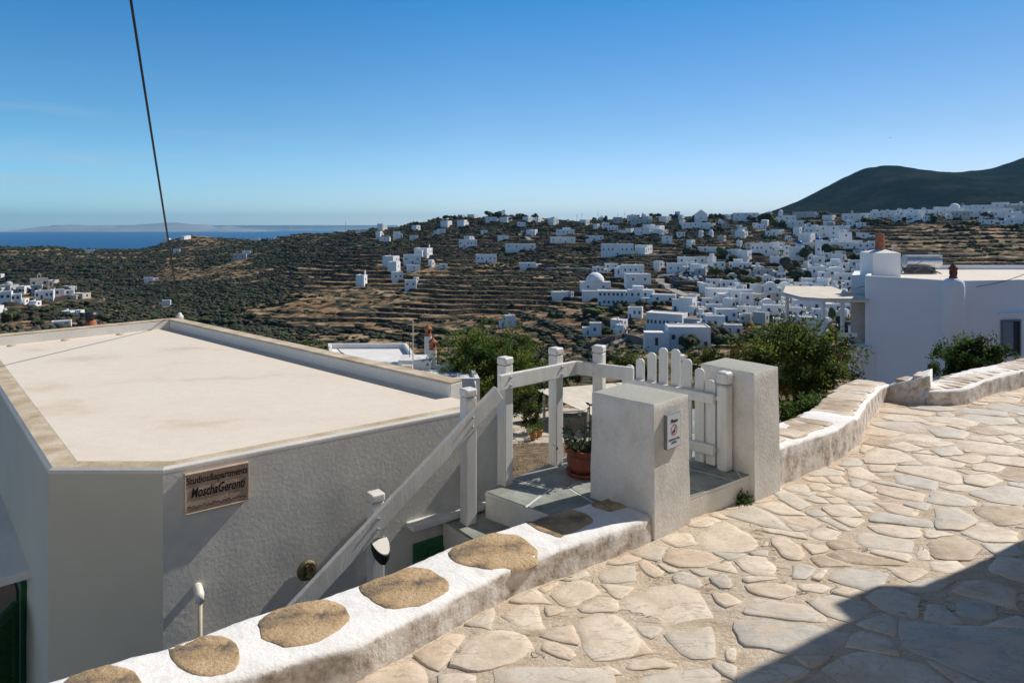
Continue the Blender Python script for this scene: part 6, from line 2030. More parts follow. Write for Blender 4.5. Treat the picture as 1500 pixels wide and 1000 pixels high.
# x0, x1, y top, y foot, windows, rows, wall, window colour, rotation (deg), extras
H = [
 # ridge and upper slope, left to right
 (784,799,320,327,2,1,'w','d',8,''),(807,821,321,331,2,1,'w','d',-5,''),(819,831,324,333,1,1,'n','d',0,''),(815,842,336,344,4,1,'w','d',5,'t'),
 (806,843,347,356,4,1,'w','d',3,''),(858,884,345,352,3,1,'w','d',0,''),(854,868,322,331,2,1,'w','d',10,''),(872,881,328,335,1,1,'w','d',-12,''),
 (882,893,328,335,2,1,'w','d',8,''),(898,912,318,328,2,1,'g','d',0,''),(905,919,337,342,0,1,'w','d',0,''),(921,932,337,342,1,1,'w','d',4,''),
 (881,928,358,375,7,1,'w','d',2,'L1'),(868,885,391,400,3,1,'w','d',6,''),(886,906,388,396,2,1,'w','d',2,''),(780,791,337,343,1,1,'w','d',0,''),
 (919,931,316,324,2,1,'w','d',6,''),(924,943,320,328,3,1,'g','d',0,''),(945,960,317,326,2,1,'g','d',-8,''),(971,988,318,326,3,1,'w','d',6,''),
 (989,996,310,321,1,1,'g','d',0,'tower'),(1018,1036,315,327,1,1,'w','d',0,'chapel L2'),(999,1040,326,333,5,1,'w','b',-3,''),(1040,1052,327,335,2,1,'w','d',0,''),
 (948,965,330,337,1,1,'w','d',8,''),(958,982,331,338,3,1,'w','d',0,''),(930,951,334,344,3,2,'w','d',3,''),(963,985,339,345,3,1,'w','d',0,''),
 (970,985,346,357,3,2,'w','b',4,''),(940,964,359,371,2,1,'w','d',0,''),(1023,1064,362,369,2,1,'w','d',-2,''),(994,1034,377,387,4,1,'w','d',3,''),
 (1040,1053,376,387,0,1,'w','d',5,'s'),(1045,1062,385,394,2,1,'w','d',0,''),(962,976,385,394,1,1,'w','d',4,''),(977,1000,387,401,2,1,'w','b',0,''),
 (1005,1016,385,394,1,1,'w','d',-6,''),(1020,1045,388,399,3,1,'w','d',3,''),(1017,1034,394,404,1,1,'g','d',-12,''),(911,944,390,405,4,1,'w','b',4,'L3'),
 (917,955,402,418,2,1,'w','d',10,''),(1075,1110,313,325,6,2,'w','d',0,'L4'),(1111,1119,314,322,0,1,'w','d',12,''),(1062,1075,314,322,2,1,'w','d',0,''),
 (1109,1123,328,336,2,1,'w','b',4,''),(1141,1147,311,327,1,1,'w','d',0,'tower L5'),(1148,1166,317,326,2,1,'w','d',0,''),(1162,1196,312,321,3,1,'c','b',-4,''),
 (1157,1177,324,334,2,1,'w','d',6,''),(1084,1102,341,350,3,1,'w','b',2,'s'),(1121,1138,339,347,2,1,'w','d',-6,''),(1136,1154,336,344,3,1,'w','d',8,''),
 (1167,1179,335,344,1,1,'w','b',0,''),(1179,1191,336,345,2,1,'w','b',0,'v'),(1180,1202,343,354,1,1,'w','d',4,''),(1200,1214,332,350,2,2,'w','d',6,''),
 (1215,1229,331,352,2,3,'w','d',0,''),(1233,1251,331,341,2,1,'w','d',4,''),(1256,1272,343,351,1,1,'w','d',0,''),(1228,1248,340,360,2,2,'w','d',10,'s'),
 (1101,1131,357,371,5,1,'w','d',0,'L6 ped'),(1136,1155,356,366,2,1,'w','d',2,''),(1148,1158,360,376,1,2,'w','d',8,''),(1064,1086,366,377,2,1,'w','d',3,''),(1088,1108,367,380,3,1,'w','b',6,''),
 (1110,1141,364,374,2,1,'w','d',0,''),(1130,1156,376,389,3,1,'w','d',3,''),(1068,1101,385,396,5,1,'w','d',-4,'s'),(1193,1208,378,390,1,1,'w','d',4,''),
 (1105,1131,395,406,2,1,'g','d',0,''),(1186,1216,392,405,2,1,'w','b',0,''),(1158,1178,362,384,1,1,'w','d',8,'church L7'),(1177,1197,357,366,3,1,'w','d',4,''),
 (1195,1203,352,382,1,1,'w','d',0,'belltower L8'),(1246,1263,352,360,2,1,'w','b',4,''),(1273,1285,353,364,1,1,'w','b',0,''),(1248,1273,359,368,3,1,'w','d',0,''),
 (1204,1218,352,364,0,1,'w','d',0,'arch'),(1216,1246,358,368,3,1,'w','b',0,''),(1226,1246,373,383,1,1,'w','d',8,''),(1262,1276,368,378,1,1,'w','d',0,''),
 (1245,1269,383,394,2,1,'w','d',3,''),(1214,1244,386,398,2,1,'w','d',6,'s'),(1256,1271,388,404,1,1,'w','d',0,''),(1213,1236,396,408,2,1,'w','d',0,'v'),
 # lower town
 (1034,1058,409,420,3,1,'w','d',-3,''),(1056,1075,411,423,2,1,'w','b',4,''),(1031,1050,417,426,0,1,'w','d',0,''),(1083,1099,417,428,1,1,'w','d',2,''),
 (1036,1078,423,440,2,1,'w','d',6,''),(1070,1103,425,444,2,1,'w','d',8,''),(1099,1117,419,436,0,1,'w','d',0,'round'),(1106,1131,430,446,1,1,'c','d',4,''),
 (1120,1138,417,431,1,1,'w','d',0,'v'),(1136,1153,418,430,1,1,'w','d',3,''),(1138,1150,408,418,1,1,'w','b',-5,''),(1150,1168,409,419,2,1,'w','b',2,''),
 (1030,1056,437,450,2,1,'w','d',4,''),(1048,1068,435,449,2,1,'w','d',-4,''),(1066,1088,437,454,2,1,'w','d',6,''),(1086,1104,430,454,1,2,'w','d',4,''),
 (1035,1058,446,460,2,1,'w','b',3,''),(1049,1081,453,470,3,1,'w','b',9,'L9'),(1081,1100,449,464,1,1,'w','d',0,''),(1098,1116,450,466,1,1,'w','b',5,''),
 (1115,1136,442,453,1,1,'w','d',6,'v'),(1120,1150,447,462,2,1,'w','d',3,''),(1113,1135,457,474,1,1,'g','d',0,''),(1131,1149,428,446,3,2,'c','d',5,''),
 (1165,1181,415,425,1,1,'w','d',0,''),(1183,1206,408,418,2,1,'w','d',4,''),(1184,1212,415,424,3,1,'w','b',0,''),(1206,1226,408,421,1,1,'w','d',3,''),
 (1225,1250,400,416,2,1,'w','d',0,''),(1141,1158,417,428,1,1,'w','d',0,'v'),(1165,1199,421,431,2,1,'w','d',0,''),(1164,1205,440,457,2,1,'w','d',4,'s'),
 (1152,1180,452,470,2,1,'w','d',-5,''),(1192,1218,453,474,3,1,'w','B',6,'L10'),(1160,1196,464,482,1,1,'w','d',0,''),(1222,1249,446,458,2,1,'w','b',3,''),
 (1221,1240,456,470,1,1,'w','d',0,''),(1235,1250,455,472,1,1,'w','d',5,'v'),(1200,1222,430,444,2,1,'w','d',0,''),(1222,1246,430,444,2,1,'w','b',0,''),
 (943,1002,459,486,9,1,'w','d',-20,'L11'),(978,1042,479,510,4,1,'w','d',7,'L12'),(985,1008,439,455,3,1,'w','b',0,'round'),(1005,1030,436,456,3,1,'w','b',4,''),
 (1000,1026,467,486,1,1,'g','d',-18,''),(1035,1062,463,484,3,1,'w','d',5,''),(850,895,413,428,2,1,'w','d',3,'dome'),(853,877,427,440,0,1,'w','d',4,''),
 (876,921,426,448,14,2,'w','d',0,'L13'),(921,960,425,438,4,1,'w','d',7,'s'),(955,990,433,446,2,1,'w','d',-6,''),(919,941,450,466,3,1,'w','b',-10,''),
 (904,928,468,477,1,1,'w','d',4,''),(908,925,476,489,3,1,'w','d',0,''),(864,881,473,493,1,1,'w','b',0,''),(853,866,480,494,0,1,'w','d',0,''),
 (1062,1088,476,494,2,1,'w','d',5,''),
 # middle slope
 (672,699,351,362,5,1,'w','b',2,'L14'),(740,785,358,366,4,1,'w','d',0,'L15'),(697,728,373,385,5,1,'w','b',4,'L16'),(761,786,385,392,1,1,'w','d',6,''),
 (675,689,323,330,2,1,'w','b',-4,''),(651,667,326,332,0,1,'w','d',14,''),(711,728,320,326,2,1,'w','b',0,''),(674,684,314,319,0,1,'g','d',0,''),
 (690,705,314,320,2,1,'w','d',0,''),(738,755,320,326,2,1,'w','b',4,''),(757,770,326,332,2,1,'w','d',0,''),(770,784,319,326,1,1,'w','d',6,''),
 (729,745,349,354,1,1,'w','b',0,''),(684,698,346,351,1,1,'w','b',0,''),(704,714,340,345,1,1,'w','d',0,''),(735,740,308,320,0,1,'w','d',0,'tower'),
 (776,790,338,343,1,1,'w','d',0,''),(557,571,329,337,2,1,'w','d',6,'L17'),(521,535,338,343,1,1,'w','d',0,''),(576,586,340,351,1,1,'w','b',0,''),(607,619,330,337,1,1,'w','d',0,''),
 (555,571,347,354,1,1,'w','d',-6,''),(617,642,364,374,3,1,'w','b',4,'belfry L18'),(569,592,375,386,3,1,'w','b',6,''),(575,592,384,398,1,1,'w','d',22,''),
 (591,617,373,386,3,1,'w','d',5,''),(630,639,382,391,1,1,'w','d',0,'v'),(644,656,387,393,1,1,'w','d',6,''),(596,616,388,397,1,1,'w','d',5,''),
 (575,592,400,413,2,1,'w','d',24,''),(608,616,407,414,1,1,'w','b',0,''),(593,610,414,426,2,1,'w','d',0,''),(528,543,403,416,1,1,'w','d',10,'belfry L19'),
 (740,757,462,479,0,1,'w','d',22,'L20'),(809,836,428,440,0,1,'w','d',12,'L21'),(833,844,427,435,1,1,'g','d',0,''),(554,563,340,346,1,1,'w','d',0,''),
 (342,360,372,381,2,1,'g','d',0,'L22'),(355,366,368,374,1,1,'w','d',0,''),(640,652,336,342,1,1,'w','d',0,''),(600,612,345,351,1,1,'w','b',0,''),
 # village at the left
 (46,69,408,421,3,1,'c','d',14,'belfry L23'),(10,33,417,430,2,1,'g','d',0,'dome'),(33,47,421,430,1,1,'w','d',8,''),(0,15,428,443,2,1,'w','d',0,''),
 (15,30,431,442,2,1,'w','d',6,''),(47,60,421,432,1,1,'g','d',0,''),(53,76,426,438,4,1,'w','d',0,'L24'),(75,93,424,433,1,1,'w','d',8,''),
 (90,107,425,432,1,1,'w','d',4,''),(50,64,441,448,1,1,'w','d',0,''),(33,46,437,445,1,1,'w','d',12,''),(0,5,447,458,0,1,'w','d',0,''),
 (98,113,420,425,0,1,'g','d',0,''),(116,138,429,437,1,1,'c','d',6,''),(77,102,473,480,2,1,'w','d',4,'L25'),(99,116,456,463,1,1,'w','b',0,''),
 (117,125,457,462,0,1,'w','d',0,''),(78,89,411,416,0,1,'c','d',0,''),(0,8,402,407,0,1,'w','d',0,''),
 (243,253,349,354,0,1,'w','d',0,'L26'),(270,283,345,350,1,1,'w','d',0,''),(254,263,365,371,1,1,'w','d',0,''),(211,224,408,414,0,1,'w','d',6,''),
 (238,249,440,448,0,1,'w','d',0,''),(125,137,366,370,0,1,'w','d',0,''),(393,402,348,352,0,1,'w','d',0,''),(372,380,349,353,0,1,'w','d',0,''),
 # village under the mountain
 (1295,1322,308,319,4,2,'w','d',0,'L27'),(1325,1346,307,319,3,2,'w','d',4,''),(1330,1352,313,323,3,1,'w','b',0,''),(1346,1370,309,321,3,2,'w','d',0,''),
 (1371,1396,303,313,3,1,'w','d',4,''),(1388,1411,306,318,4,1,'w','d',0,'dome L28'),(1395,1419,311,320,5,1,'c','d',-3,''),(1413,1428,301,311,1,1,'w','d',0,''),
 (1418,1440,308,320,2,1,'w','b',5,''),(1427,1455,300,310,3,1,'w','d',0,''),(1432,1459,308,317,2,1,'w','d',0,'v'),(1457,1477,299,309,2,1,'w','d',4,''),
 (1465,1483,305,315,2,1,'w','d',0,''),(1453,1476,312,321,2,1,'w','d',4,''),(1482,1500,302,311,3,1,'c','d',0,''),(1476,1500,313,323,3,1,'w','d',0,'s'),
 (1475,1490,321,329,1,1,'w','b',4,''),(1488,1512,318,331,3,1,'w','b',0,''),(1437,1456,322,329,2,1,'w','d',0,''),(1458,1463,321,327,0,1,'w','d',20,''),
 (1376,1405,391,401,3,1,'w','b',0,'L29'),(1213,1231,315,322,2,1,'w','d',0,''),(1236,1261,313,324,3,1,'w','d',3,'belfry L30'),(1207,1218,324,331,1,1,'w','d',0,''),
 (1262,1276,313,321,2,1,'w','d',0,''),(1277,1294,311,320,2,1,'w','d',4,'s'),(1256,1268,326,332,1,1,'w','d',0,''),
 (1505,1530,303,313,2,1,'w','d',0,''),
]
LMN = {'L1': 'the long white hall with seven windows', 'L2': 'the gabled chapel', 'L3': 'the pale house by the car park road', 'L4': 'the two storey ridge terrace', 'L5': 'the slim white ridge tower',
       'L6': 'the pedimented town house', 'L7': 'the blue domed church', 'L8': 'the bell tower', 'L9': 'the wide low house below the car park', 'L10': 'the blue shuttered house', 'L11': 'the long gallery building',
       'L12': 'the sunlit roof house above the gate', 'L13': 'the big fourteen window house', 'L14': 'the five window hillside villa', 'L15': 'the long white roofed villa', 'L16': 'the lone mid slope villa',
       'L17': 'the lone house on the skyline', 'L18': 'the hillside belfry house', 'L19': 'the tiny chapel on the terraces', 'L20': 'the white field hut', 'L21': 'the windowless block by the terraces',
       'L22': 'the grey farmhouse on the left slope', 'L23': 'the left village church', 'L24': 'the four window village house', 'L25': 'the low house above the roof edge', 'L26': 'the hilltop hut by the sea',
       'L27': 'the first house under the mountain', 'L28': 'the white domed house', 'L29': 'the small house behind the clay pot', 'L30': 'the belfry house right of the town'}
FULL = {'L1': 'long white hall with seven dark windows halfway up the slope', 'L2': 'small white chapel with a pointed gable near the ridge', 'L3': 'pale house with a row of blue windows beside the car park road',
        'L4': 'two storey white terrace with many windows on the ridge at the mountain foot', 'L5': 'slim white tower with a rounded top on the ridge by the mountain foot', 'L6': 'white town house with a little pediment left of the blue dome',
        'L7': 'white church with a bright blue dome in the town', 'L8': 'tall white bell tower with a blue cap right of the blue dome', 'L9': 'wide low white house with three blue windows below the car park',
        'L10': 'white house with vivid blue shutters seen under the pergola', 'L11': 'long slanting white building with a row of gallery doors above the gate', 'L12': 'white house with a bright flat roof just above the picket gate',
        'L13': 'big white house with two rows of dark windows on the left edge of the town', 'L14': 'wide white villa with five windows high on the middle slope', 'L15': 'very long low villa with a white roof high on the slope',
        'L16': 'lone white villa in the middle of the brown terraces', 'L17': 'lone white house standing on the skyline at the left of the ridge', 'L18': 'white house with a little belfry on the upper middle slope',
        'L19': 'tiny white chapel with a belfry alone among the terraces', 'L20': 'small windowless white hut at the bottom of the terraces', 'L21': 'plain white windowless block at the left edge of the town fields',
        'L22': 'grey farmhouse alone on the bushy left slope', 'L23': 'cream village church with an arched belfry at far left', 'L24': 'bright white village house with four windows at far left',
        'L25': 'low white house just above the edge of the cream roof at left', 'L26': 'tiny hut on the hilltop against the sea', 'L27': 'two row white house starting the village under the mountain',
        'L28': 'white house with a small white dome under the mountain', 'L29': 'small white house just behind the dark red clay pot at right', 'L30': 'white house with a belfry to the right of the town top'}
lmk = {}
for i, h in enumerate(H):
    for k in h[9].split():
        if k in LMN: lmk[k] = i
ORD = ['nearest', 'second', 'third', 'fourth', 'fifth', 'sixth', 'seventh', 'eighth', 'ninth', 'tenth', 'eleventh', 'twelfth', 'thirteenth', 'fourteenth', 'fifteenth', 'sixteenth', 'seventeenth', 'eighteenth', 'nineteenth', 'twentieth'] + ['twenty-' + q for q in ('first', 'second', 'third', 'fourth', 'fifth', 'sixth', 'seventh', 'eighth', 'ninth')]
_old = ['nearest', 'second', 'third', 'fourth', 'fifth', 'sixth', 'seventh', 'eighth', 'ninth', 'tenth', 'eleventh', 'twelfth', 'thirteenth', 'fourteenth', 'fifteenth', 'sixteenth']


def relation(items, skip=()):
    """for every (x, y): its nearest landmark, the side and the rank on that side"""
    res = {}; groups_ = {}
    for i, (x, y) in enumerate(items):
        if i in skip: continue
        best = min(lmk, key=lambda k: math.hypot((H[lmk[k]][0] + H[lmk[k]][1]) / 2 - x, 1.6 * ((H[lmk[k]][2] + H[lmk[k]][3]) / 2 - y)))
        hx = (H[lmk[best]][0] + H[lmk[best]][1]) / 2; hy = (H[lmk[best]][2] + H[lmk[best]][3]) / 2
        dx, dy = x - hx, y - hy
        side = ('left of' if dx < 0 else 'right of') if abs(dx) > abs(dy) * 1.4 else ('above' if dy < 0 else 'below')
        groups_.setdefault((best, side), []).append((math.hypot(dx, dy), i))
    for (b_, s_), l_ in groups_.items():
        for r_, (_, i) in enumerate(sorted(l_)): res[i] = (ORD[min(r_, 28)], s_, LMN[b_])
    return res


# the closely packed small houses between the ones above
TOWN = [(985, 470), (1030, 432), (1075, 405), (1110, 392), (1150, 395), (1185, 400), (1186, 345), (1215, 328), (1250, 328), (1265, 345), (1268, 400), (1262, 478), (1200, 484), (1150, 478), (1090, 470), (1040, 470), (1000, 452)]
TOWN2 = [(1290, 306), (1420, 300), (1510, 300), (1510, 326), (1420, 320), (1290, 322)]
TOWN3 = [(860, 318), (1120, 312), (1240, 316), (1240, 330), (1150, 360), (1060, 372), (960, 345), (860, 345)]
rh_ = random.Random(77)
occ = [((h[0] + h[1]) / 2, (h[2] + h[3]) / 2, (h[1] - h[0]) / 2) for h in H]
for reg, cnt, mind in ((TOWN, 900, 7.0), (TOWN2, 200, 7.5), (TOWN3, 260, 12.0)):
    x0_, x1_ = min(q[0] for q in reg), max(q[0] for q in reg); y0_, y1_ = min(q[1] for q in reg), max(q[1] for q in reg)
    for _ in range(cnt):
        x = rh_.uniform(x0_, x1_); y = rh_.uniform(y0_, y1_)
        if not in_poly(x, y, reg): continue
        if 972 < x < 1046 and 396 < y < 425: continue
        k_ = .55 + .45 * (y - 310) / 150
        w_ = rh_.uniform(9, 19) * k_; h_ = rh_.uniform(6, 10) * (.7 + .6 * (y - 310) / 150)
        if any(abs(x - o[0]) < (w_ / 2 + o[2]) * .72 and abs(y - o[1]) < mind * (.7 + .4 * (y - 310) / 150) for o in occ): continue
        occ.append((x, y, w_ / 2))
        H.append((round(x - w_ / 2), round(x + w_ / 2), round(y - h_ / 2), round(y + h_ / 2), rh_.choice([1, 1, 2, 2, 3]), 1, rh_.choice('wwwwwwcg'), rh_.choice('dddb'), rh_.choice([0, 5, -6, 9]), rh_.choice(['', '', '', 's', 'v'])))
for i, h in enumerate(H):
    ex = h[9].split()
    if (h[1] - h[0]) < 26 and h[5] == 1 and not (set(ex) & {'round', 'church', 'chapel', 'tower', 'belltower', 'L1', 'L7', 'L8', 'L20'}) and rh_.random() < .5 and h[0] < 1240:
        H[i] = h[:8] + (rh_.uniform(48, 68),) + h[9:]
rel = relation([((h[0] + h[1]) / 2, (h[2] + h[3]) / 2) for h in H], set(lmk.values()))
NUM = ['no', 'one', 'two', 'three', 'four', 'five', 'six', 'seven', 'eight', 'nine', 'ten']
foots = []
for i, (x0, x1, yt, yb, nw, rows, wm_, wc, rot, ex) in enumerate(H):
    cx = (x0 + x1) / 2
    g = hit(cx, yb); Y = g.y
    if Y > 1050: Y = 900.0 if cx > 500 else Y; g = Vector(((cx - 750) / 1000 * Y, Y, -(yb - 330) / 1000 * Y))
    W = (x1 - x0) / 1000 * Y; Hh = max(2.6, (yb - yt) / 1000 * Y)
    ca_ = abs(math.cos(math.radians(rot))); sa_ = abs(math.sin(math.radians(rot)))
    D = min(max(W * .55, 4.0), 8.5)
    if rot > 30:
        W2 = D = max(2.6, W / (ca_ + sa_))
        D *= 1.1
    else:
        W2 = max(2.2, (W - D * sa_ * .8) / ca_)
    tower = 'tower' in ex
    if tower: D = W2
    face = -math.atan2(g.x, g.y) * 0.75 + math.radians(rot)
    root = empty("town_house" if not tower else "white_tower", (g.x, g.y, g.z), face)
    sz = 'long low' if W2 / Hh > 3 else ('boxy' if W2 / Hh > 1.3 else 'tall narrow')
    colr = {'w': 'white', 'c': 'cream', 'g': 'greyish', 'n': 'brown stone'}[wm_]
    lab = None
    for k in ex.split():
        if k in FULL: lab = FULL[k]
    if lab is None:
        o_, s_, l_ = rel[i]
        lab = f"{sz} {colr} house, {o_} {s_} {l_}"
        if len(lab.split()) > 16: lab = f"{colr} house, {o_} {s_} {l_}"
    cat = 'tower' if tower else ('church' if ('church' in ex or 'chapel' in ex or 'L23' in ex) else 'house')
    if cat == 'church': root.name = "church"
    tag(root, lab, cat, "white houses across the valley" if cat == 'house' else None)
    wallm = WALLS[wm_]
    # walls with parapet rim and sunken roof (front face at local y = 0, house extends to +y)
    mb = MB(); w = W2 / 2; t = .28
    o4 = [(-w, 0), (w, 0), (w, D), (-w, D)]; i4 = [(-w + t, t), (w - t, t), (w - t, D - t), (-w + t, D - t)]
    par = .35
    if 'round' in ex:
        k_ = 20; o4 = [(w * math.cos(6.2832 * j / k_), D / 2 + D / 2 * math.sin(6.2832 * j / k_)) for j in range(k_)]
        i4 = [(x_ * .93, D / 2 + (y_ - D / 2) * .93) for x_, y_ in o4]
    n = len(o4)
    vs = [(x_, y_, -4.5) for x_, y_ in o4] + [(x_, y_, Hh) for x_, y_ in o4] + [(x_, y_, Hh) for x_, y_ in i4] + [(x_, y_, Hh - par) for x_, y_ in i4]
    fs = []
    for l in range(3):
        fs += [(l * n + a, l * n + (a + 1) % n, (l + 1) * n + (a + 1) % n, (l + 1) * n + a) for a in range(n)]
    mb.add(vs, fs)
    me_o = mb.build("wall", wallm, None, origin=(0, 0, 0)); me_o.parent = root
    if 'chapel' in ex or 'ped' in ex:
        mb = MB(); pw_ = w if 'chapel' in ex else w * .35; hh = (.75 if 'chapel' in ex else .5) * pw_
        mb.add([(-pw_, -.05, Hh), (pw_, -.05, Hh), (0, -.05, Hh + hh), (-pw_, D if 'chapel' in ex else .5, Hh), (pw_, D if 'chapel' in ex else .5, Hh), (0, D if 'chapel' in ex else .5, Hh + hh)],
               [(0, 1, 2), (5, 4, 3), (0, 2, 5, 3), (1, 4, 5, 2)])
        c_o = mb.build("gable", wallm, None, origin=(0, 0, 0)); c_o.parent = root
    if 'chapel' not in ex:
        mb = MB(); mb.add([(x_, y_, Hh - par + .02) for x_, y_ in i4], [tuple(range(n))])
        ro = mb.build("roof", M['townroof'], None, origin=(0, 0, 0)); ro.parent = root
    # windows and a door on the face towards the valley
    if nw:
        per = max(1, nw // rows)
        sh_h = Hh / max(rows, 1)
        nd = R.randrange(per) if per > 2 else -1
        for r_ in range(rows):
            for k in range(per):
                xx = -w + W2 * (k + .5 + R.uniform(-.08, .08)) / per
                ww = min(1.15, W2 / per * .45); wh = min(1.5, sh_h * .42)
                isd = (r_ == 0 and k == nd)
                zc2 = r_ * sh_h + (sh_h * .52)
                if isd:
                    child("door", unit_box(M['blue'] if wc != 'd' else M['win']), root, (xx, 0.0, (min(2.1, sh_h * .7)) / 2), (ww, .07, min(2.1, sh_h * .7)))
                else:
                    child("window", unit_box(WINS[wc]), root, (xx, 0.0, zc2), (ww, .06, wh))
    # extras
    if 's' in ex.split() or 't' in ex.split():
        k_ = R.uniform(-.4, .4) * w
        mb = MB(); mb.box((k_, D * .55, Hh + 1.0), (W2 * .42, D * .6, 2.1)); b_o = mb.build("roof_room", wallm, None, origin=(0, 0, 0)); b_o.parent = root
    if 'v' in ex.split():
        mb = MB(); n2 = 10
        vs = []
        for y_ in (0.1, D - .1):
            for j in range(n2 + 1):
                a = math.pi * j / n2; vs.append((w * .8 * math.cos(a), y_, Hh - .05 + min(w * .5, 1.3) * math.sin(a)))
        mb.add(vs, [(j, j + 1, n2 + 2 + j, n2 + 1 + j) for j in range(n2)] + [tuple(range(n2, -1, -1)), tuple(range(n2 + 1, 2 * n2 + 2))])
        b_o = mb.build("vault", wallm, None, origin=(0, 0, 0), smooth=False); b_o.parent = root
    if 'dome' in ex or 'church' in ex or 'belltower' in ex or 'L5' in ex:
        blue_ = 'church' in ex or 'belltower' in ex
        rd = (w * .62 if not tower else w * 1.0)
        if 'church' in ex: rd = 2.3
        mb = MB()
        if 'church' in ex:
            mb.lathe((w * .45, D * .5, Hh - .4), [(rd * .95, 0), (rd * .95, 2.6), (0, 2.6)], 16); b_o = mb.build("drum", wallm, None, origin=(0, 0, 0)); b_o.parent = root
            z0_ = Hh + 2.1; x_ = w * .45
            for k in range(5):
                a = math.pi * (1.1 + .2 * k); child("window", unit_box(M['win']), root, (x_ + rd * .95 * math.cos(a), D * .5 + rd * .95 * math.sin(a), Hh + 1.2), (.5, .08, 1.2), a + math.pi / 2)
        else:
            z0_ = Hh - .05; x_ = 0
        mb = MB(); mb.lathe((x_, D * .5, z0_), [(rd * math.cos(a), rd * math.sin(a)) for a in np.linspace(0, math.pi / 2, 8)], 18)
        b_o = mb.build("dome", M['bluedome'] if blue_ else wallm, None, origin=(0, 0, 0), smooth=True); b_o.parent = root
    if 'belfry' in ex:
        mb = MB()
        for sx_ in (-1, 1): mb.box((sx_ * .75, .4, Hh + 1.0), (.5, .6, 2.2))
        mb.box((0, .4, Hh + 2.35), (2.0, .6, .5)); mb.box((0, .4, Hh + 3.0), (.7, .5, .9))
        b_o = mb.build("belfry", wallm, None, origin=(0, 0, 0)); b_o.parent = root
    if not tower and 'round' not in ex and 'chapel' not in ex and R.random() < .6 and W2 < 16:
        sd_ = R.choice((-1, 1)); aw_ = W2 * R.uniform(.3, .6); ah_ = Hh * R.uniform(.5, .8); ad_ = D * R.uniform(.5, .8); ay_ = R.uniform(-1.2, D * .4)
        mb = MB(); mb.box((sd_ * (w + aw_ / 2 - .1), ay_ + ad_ / 2, ah_ / 2 - 1.5), (aw_, ad_, ah_ + 3.0)); b_o = mb.build("annex", wallm, None, origin=(0, 0, 0)); b_o.parent = root
        child("door", unit_box(R.choice([M['blue'], M['win'], M['win']])), b_o, (sd_ * (w + aw_ / 2), ay_, ah_ * .42), (min(.9, aw_ * .3), .07, ah_ * .5))
    if R.random() < .22 and not tower:
        mb = MB(); mb.box((R.uniform(-.6, .6) * w, D * .6, Hh + .25), (.6, .6, 1.1)); b_o = mb.build("chimney", wallm, None, origin=(0, 0, 0)); b_o.parent = root
    foots.append((x0, x1, g.x, g.y, D, yt, yb))

# ------------------------------------------------------------------ roads, car park, cars, retaining wall
def road(pts, width, name, label, step=4.0, mt=None):
    w = [hit(px_, py_) for px_, py_ in pts]
    q = []
    for a, b in zip(w[:-1], w[1:]):
        k = max(1, int((b - a).length / step))
        q += [a.lerp(b, j / k) for j in range(k)]
    q.append(w[-1]); V = []
    for k, p in enumerate(q):
        d = (q[min(k + 1, len(q) - 1)] - q[max(k - 1, 0)]).to_2d().normalized(); nv = Vector((-d.y, d.x))
        zc3 = max(float(terrain_z(p.x + nv.x * s, p.y + nv.y * s)) for s in (-width / 2, 0, width / 2)) + .25
        for s in (-width / 2, width / 2): V.append((p.x + nv.x * s, p.y + nv.y * s, zc3))
        for s in (-width / 2, width / 2): V.append((p.x + nv.x * s, p.y + nv.y * s, zc3 - 2.5))
    F_ = []
    for k in range(len(q) - 1):
        a = k * 4; F_ += [(a, a + 1, a + 5, a + 4), (a + 2, a, a + 4, a + 6), (a + 1, a + 3, a + 7, a + 5)]
    mb = MB(); mb.add(V, F_); o = mb.build(name, mt or M['road'])
    tag(o, label, kind="structure"); return o


M['road'] = mat("pale_road", (0.30, 0.28, 0.25), (0.42, 0.39, 0.35), .3, 0.95)
M['asphalt'] = mat("car_park_asphalt", (0.06, 0.06, 0.06), (0.09, 0.09, 0.09), .5, 0.95)
road([(998, 401), (985, 403), (970, 407), (966, 414), (976, 422), (992, 428), (1008, 434)], 5.5, "road", "pale road curling round the car park")
road([(766, 341), (762, 346), (773, 350), (788, 352)], 5, "road", "short pale road on the upper slope")
road([(800, 394), (850, 396), (880, 397)], 4, "road", "farm road crossing the slope left of the town")
road([(925, 373), (960, 376), (1000, 372)], 4, "road", "lane under the long hall")
road([(870, 512), (900, 503), (935, 497), (962, 497)], 7, "road", "road behind the curved brown retaining wall")
pc_ = [hit(974, 407), hit(1036, 402), hit(1040, 419), hit(990, 421)]
zl_ = max(p.z for p in pc_) ; zl_ = hit(1005, 412).z + 0.6
mb = MB(); mb.prism([(p.x, p.y) for p in (pc_[3], pc_[2], pc_[1], pc_[0])], zl_ - 3, zl_)
tag(mb.build("car_park", M['asphalt']), "asphalt car park full of cars between the white houses", kind="structure")
CARC = [('white', (0.7, 0.7, 0.7)), ('silver', (0.42, 0.44, 0.46)), ('dark grey', (0.05, 0.055, 0.06)), ('blue', (0.04, 0.12, 0.32)), ('white', (0.72, 0.72, 0.72)), ('black', (0.02, 0.02, 0.022)), ('grey', (0.2, 0.2, 0.21))]
carm = [mat("car_paint_" + c[0].replace(' ', '_'), c[1], None, rough=0.25, spec=0.6) for c in CARC]
def car_mesh(m):
    mb = MB()
    side = [(-2.1, .35), (2.1, .35), (2.15, .75), (1.4, .95), (.7, 1.45), (-1.2, 1.45), (-1.9, .95), (-2.15, .8)]
    vs = [(x_, y_, z_) for y_ in (-.85, .85) for x_, z_ in side]; n = len(side)
    mb.add(vs, [tuple(range(n - 1, -1, -1)), tuple(range(n, 2 * n))] + [(k, (k + 1) % n, n + (k + 1) % n, n + k) for k in range(n)])
    o = mb.build("parked_car", m, None, origin=(0, 0, 0)); d = o.data; bpy.data.objects.remove(o); return d
mb = MB()
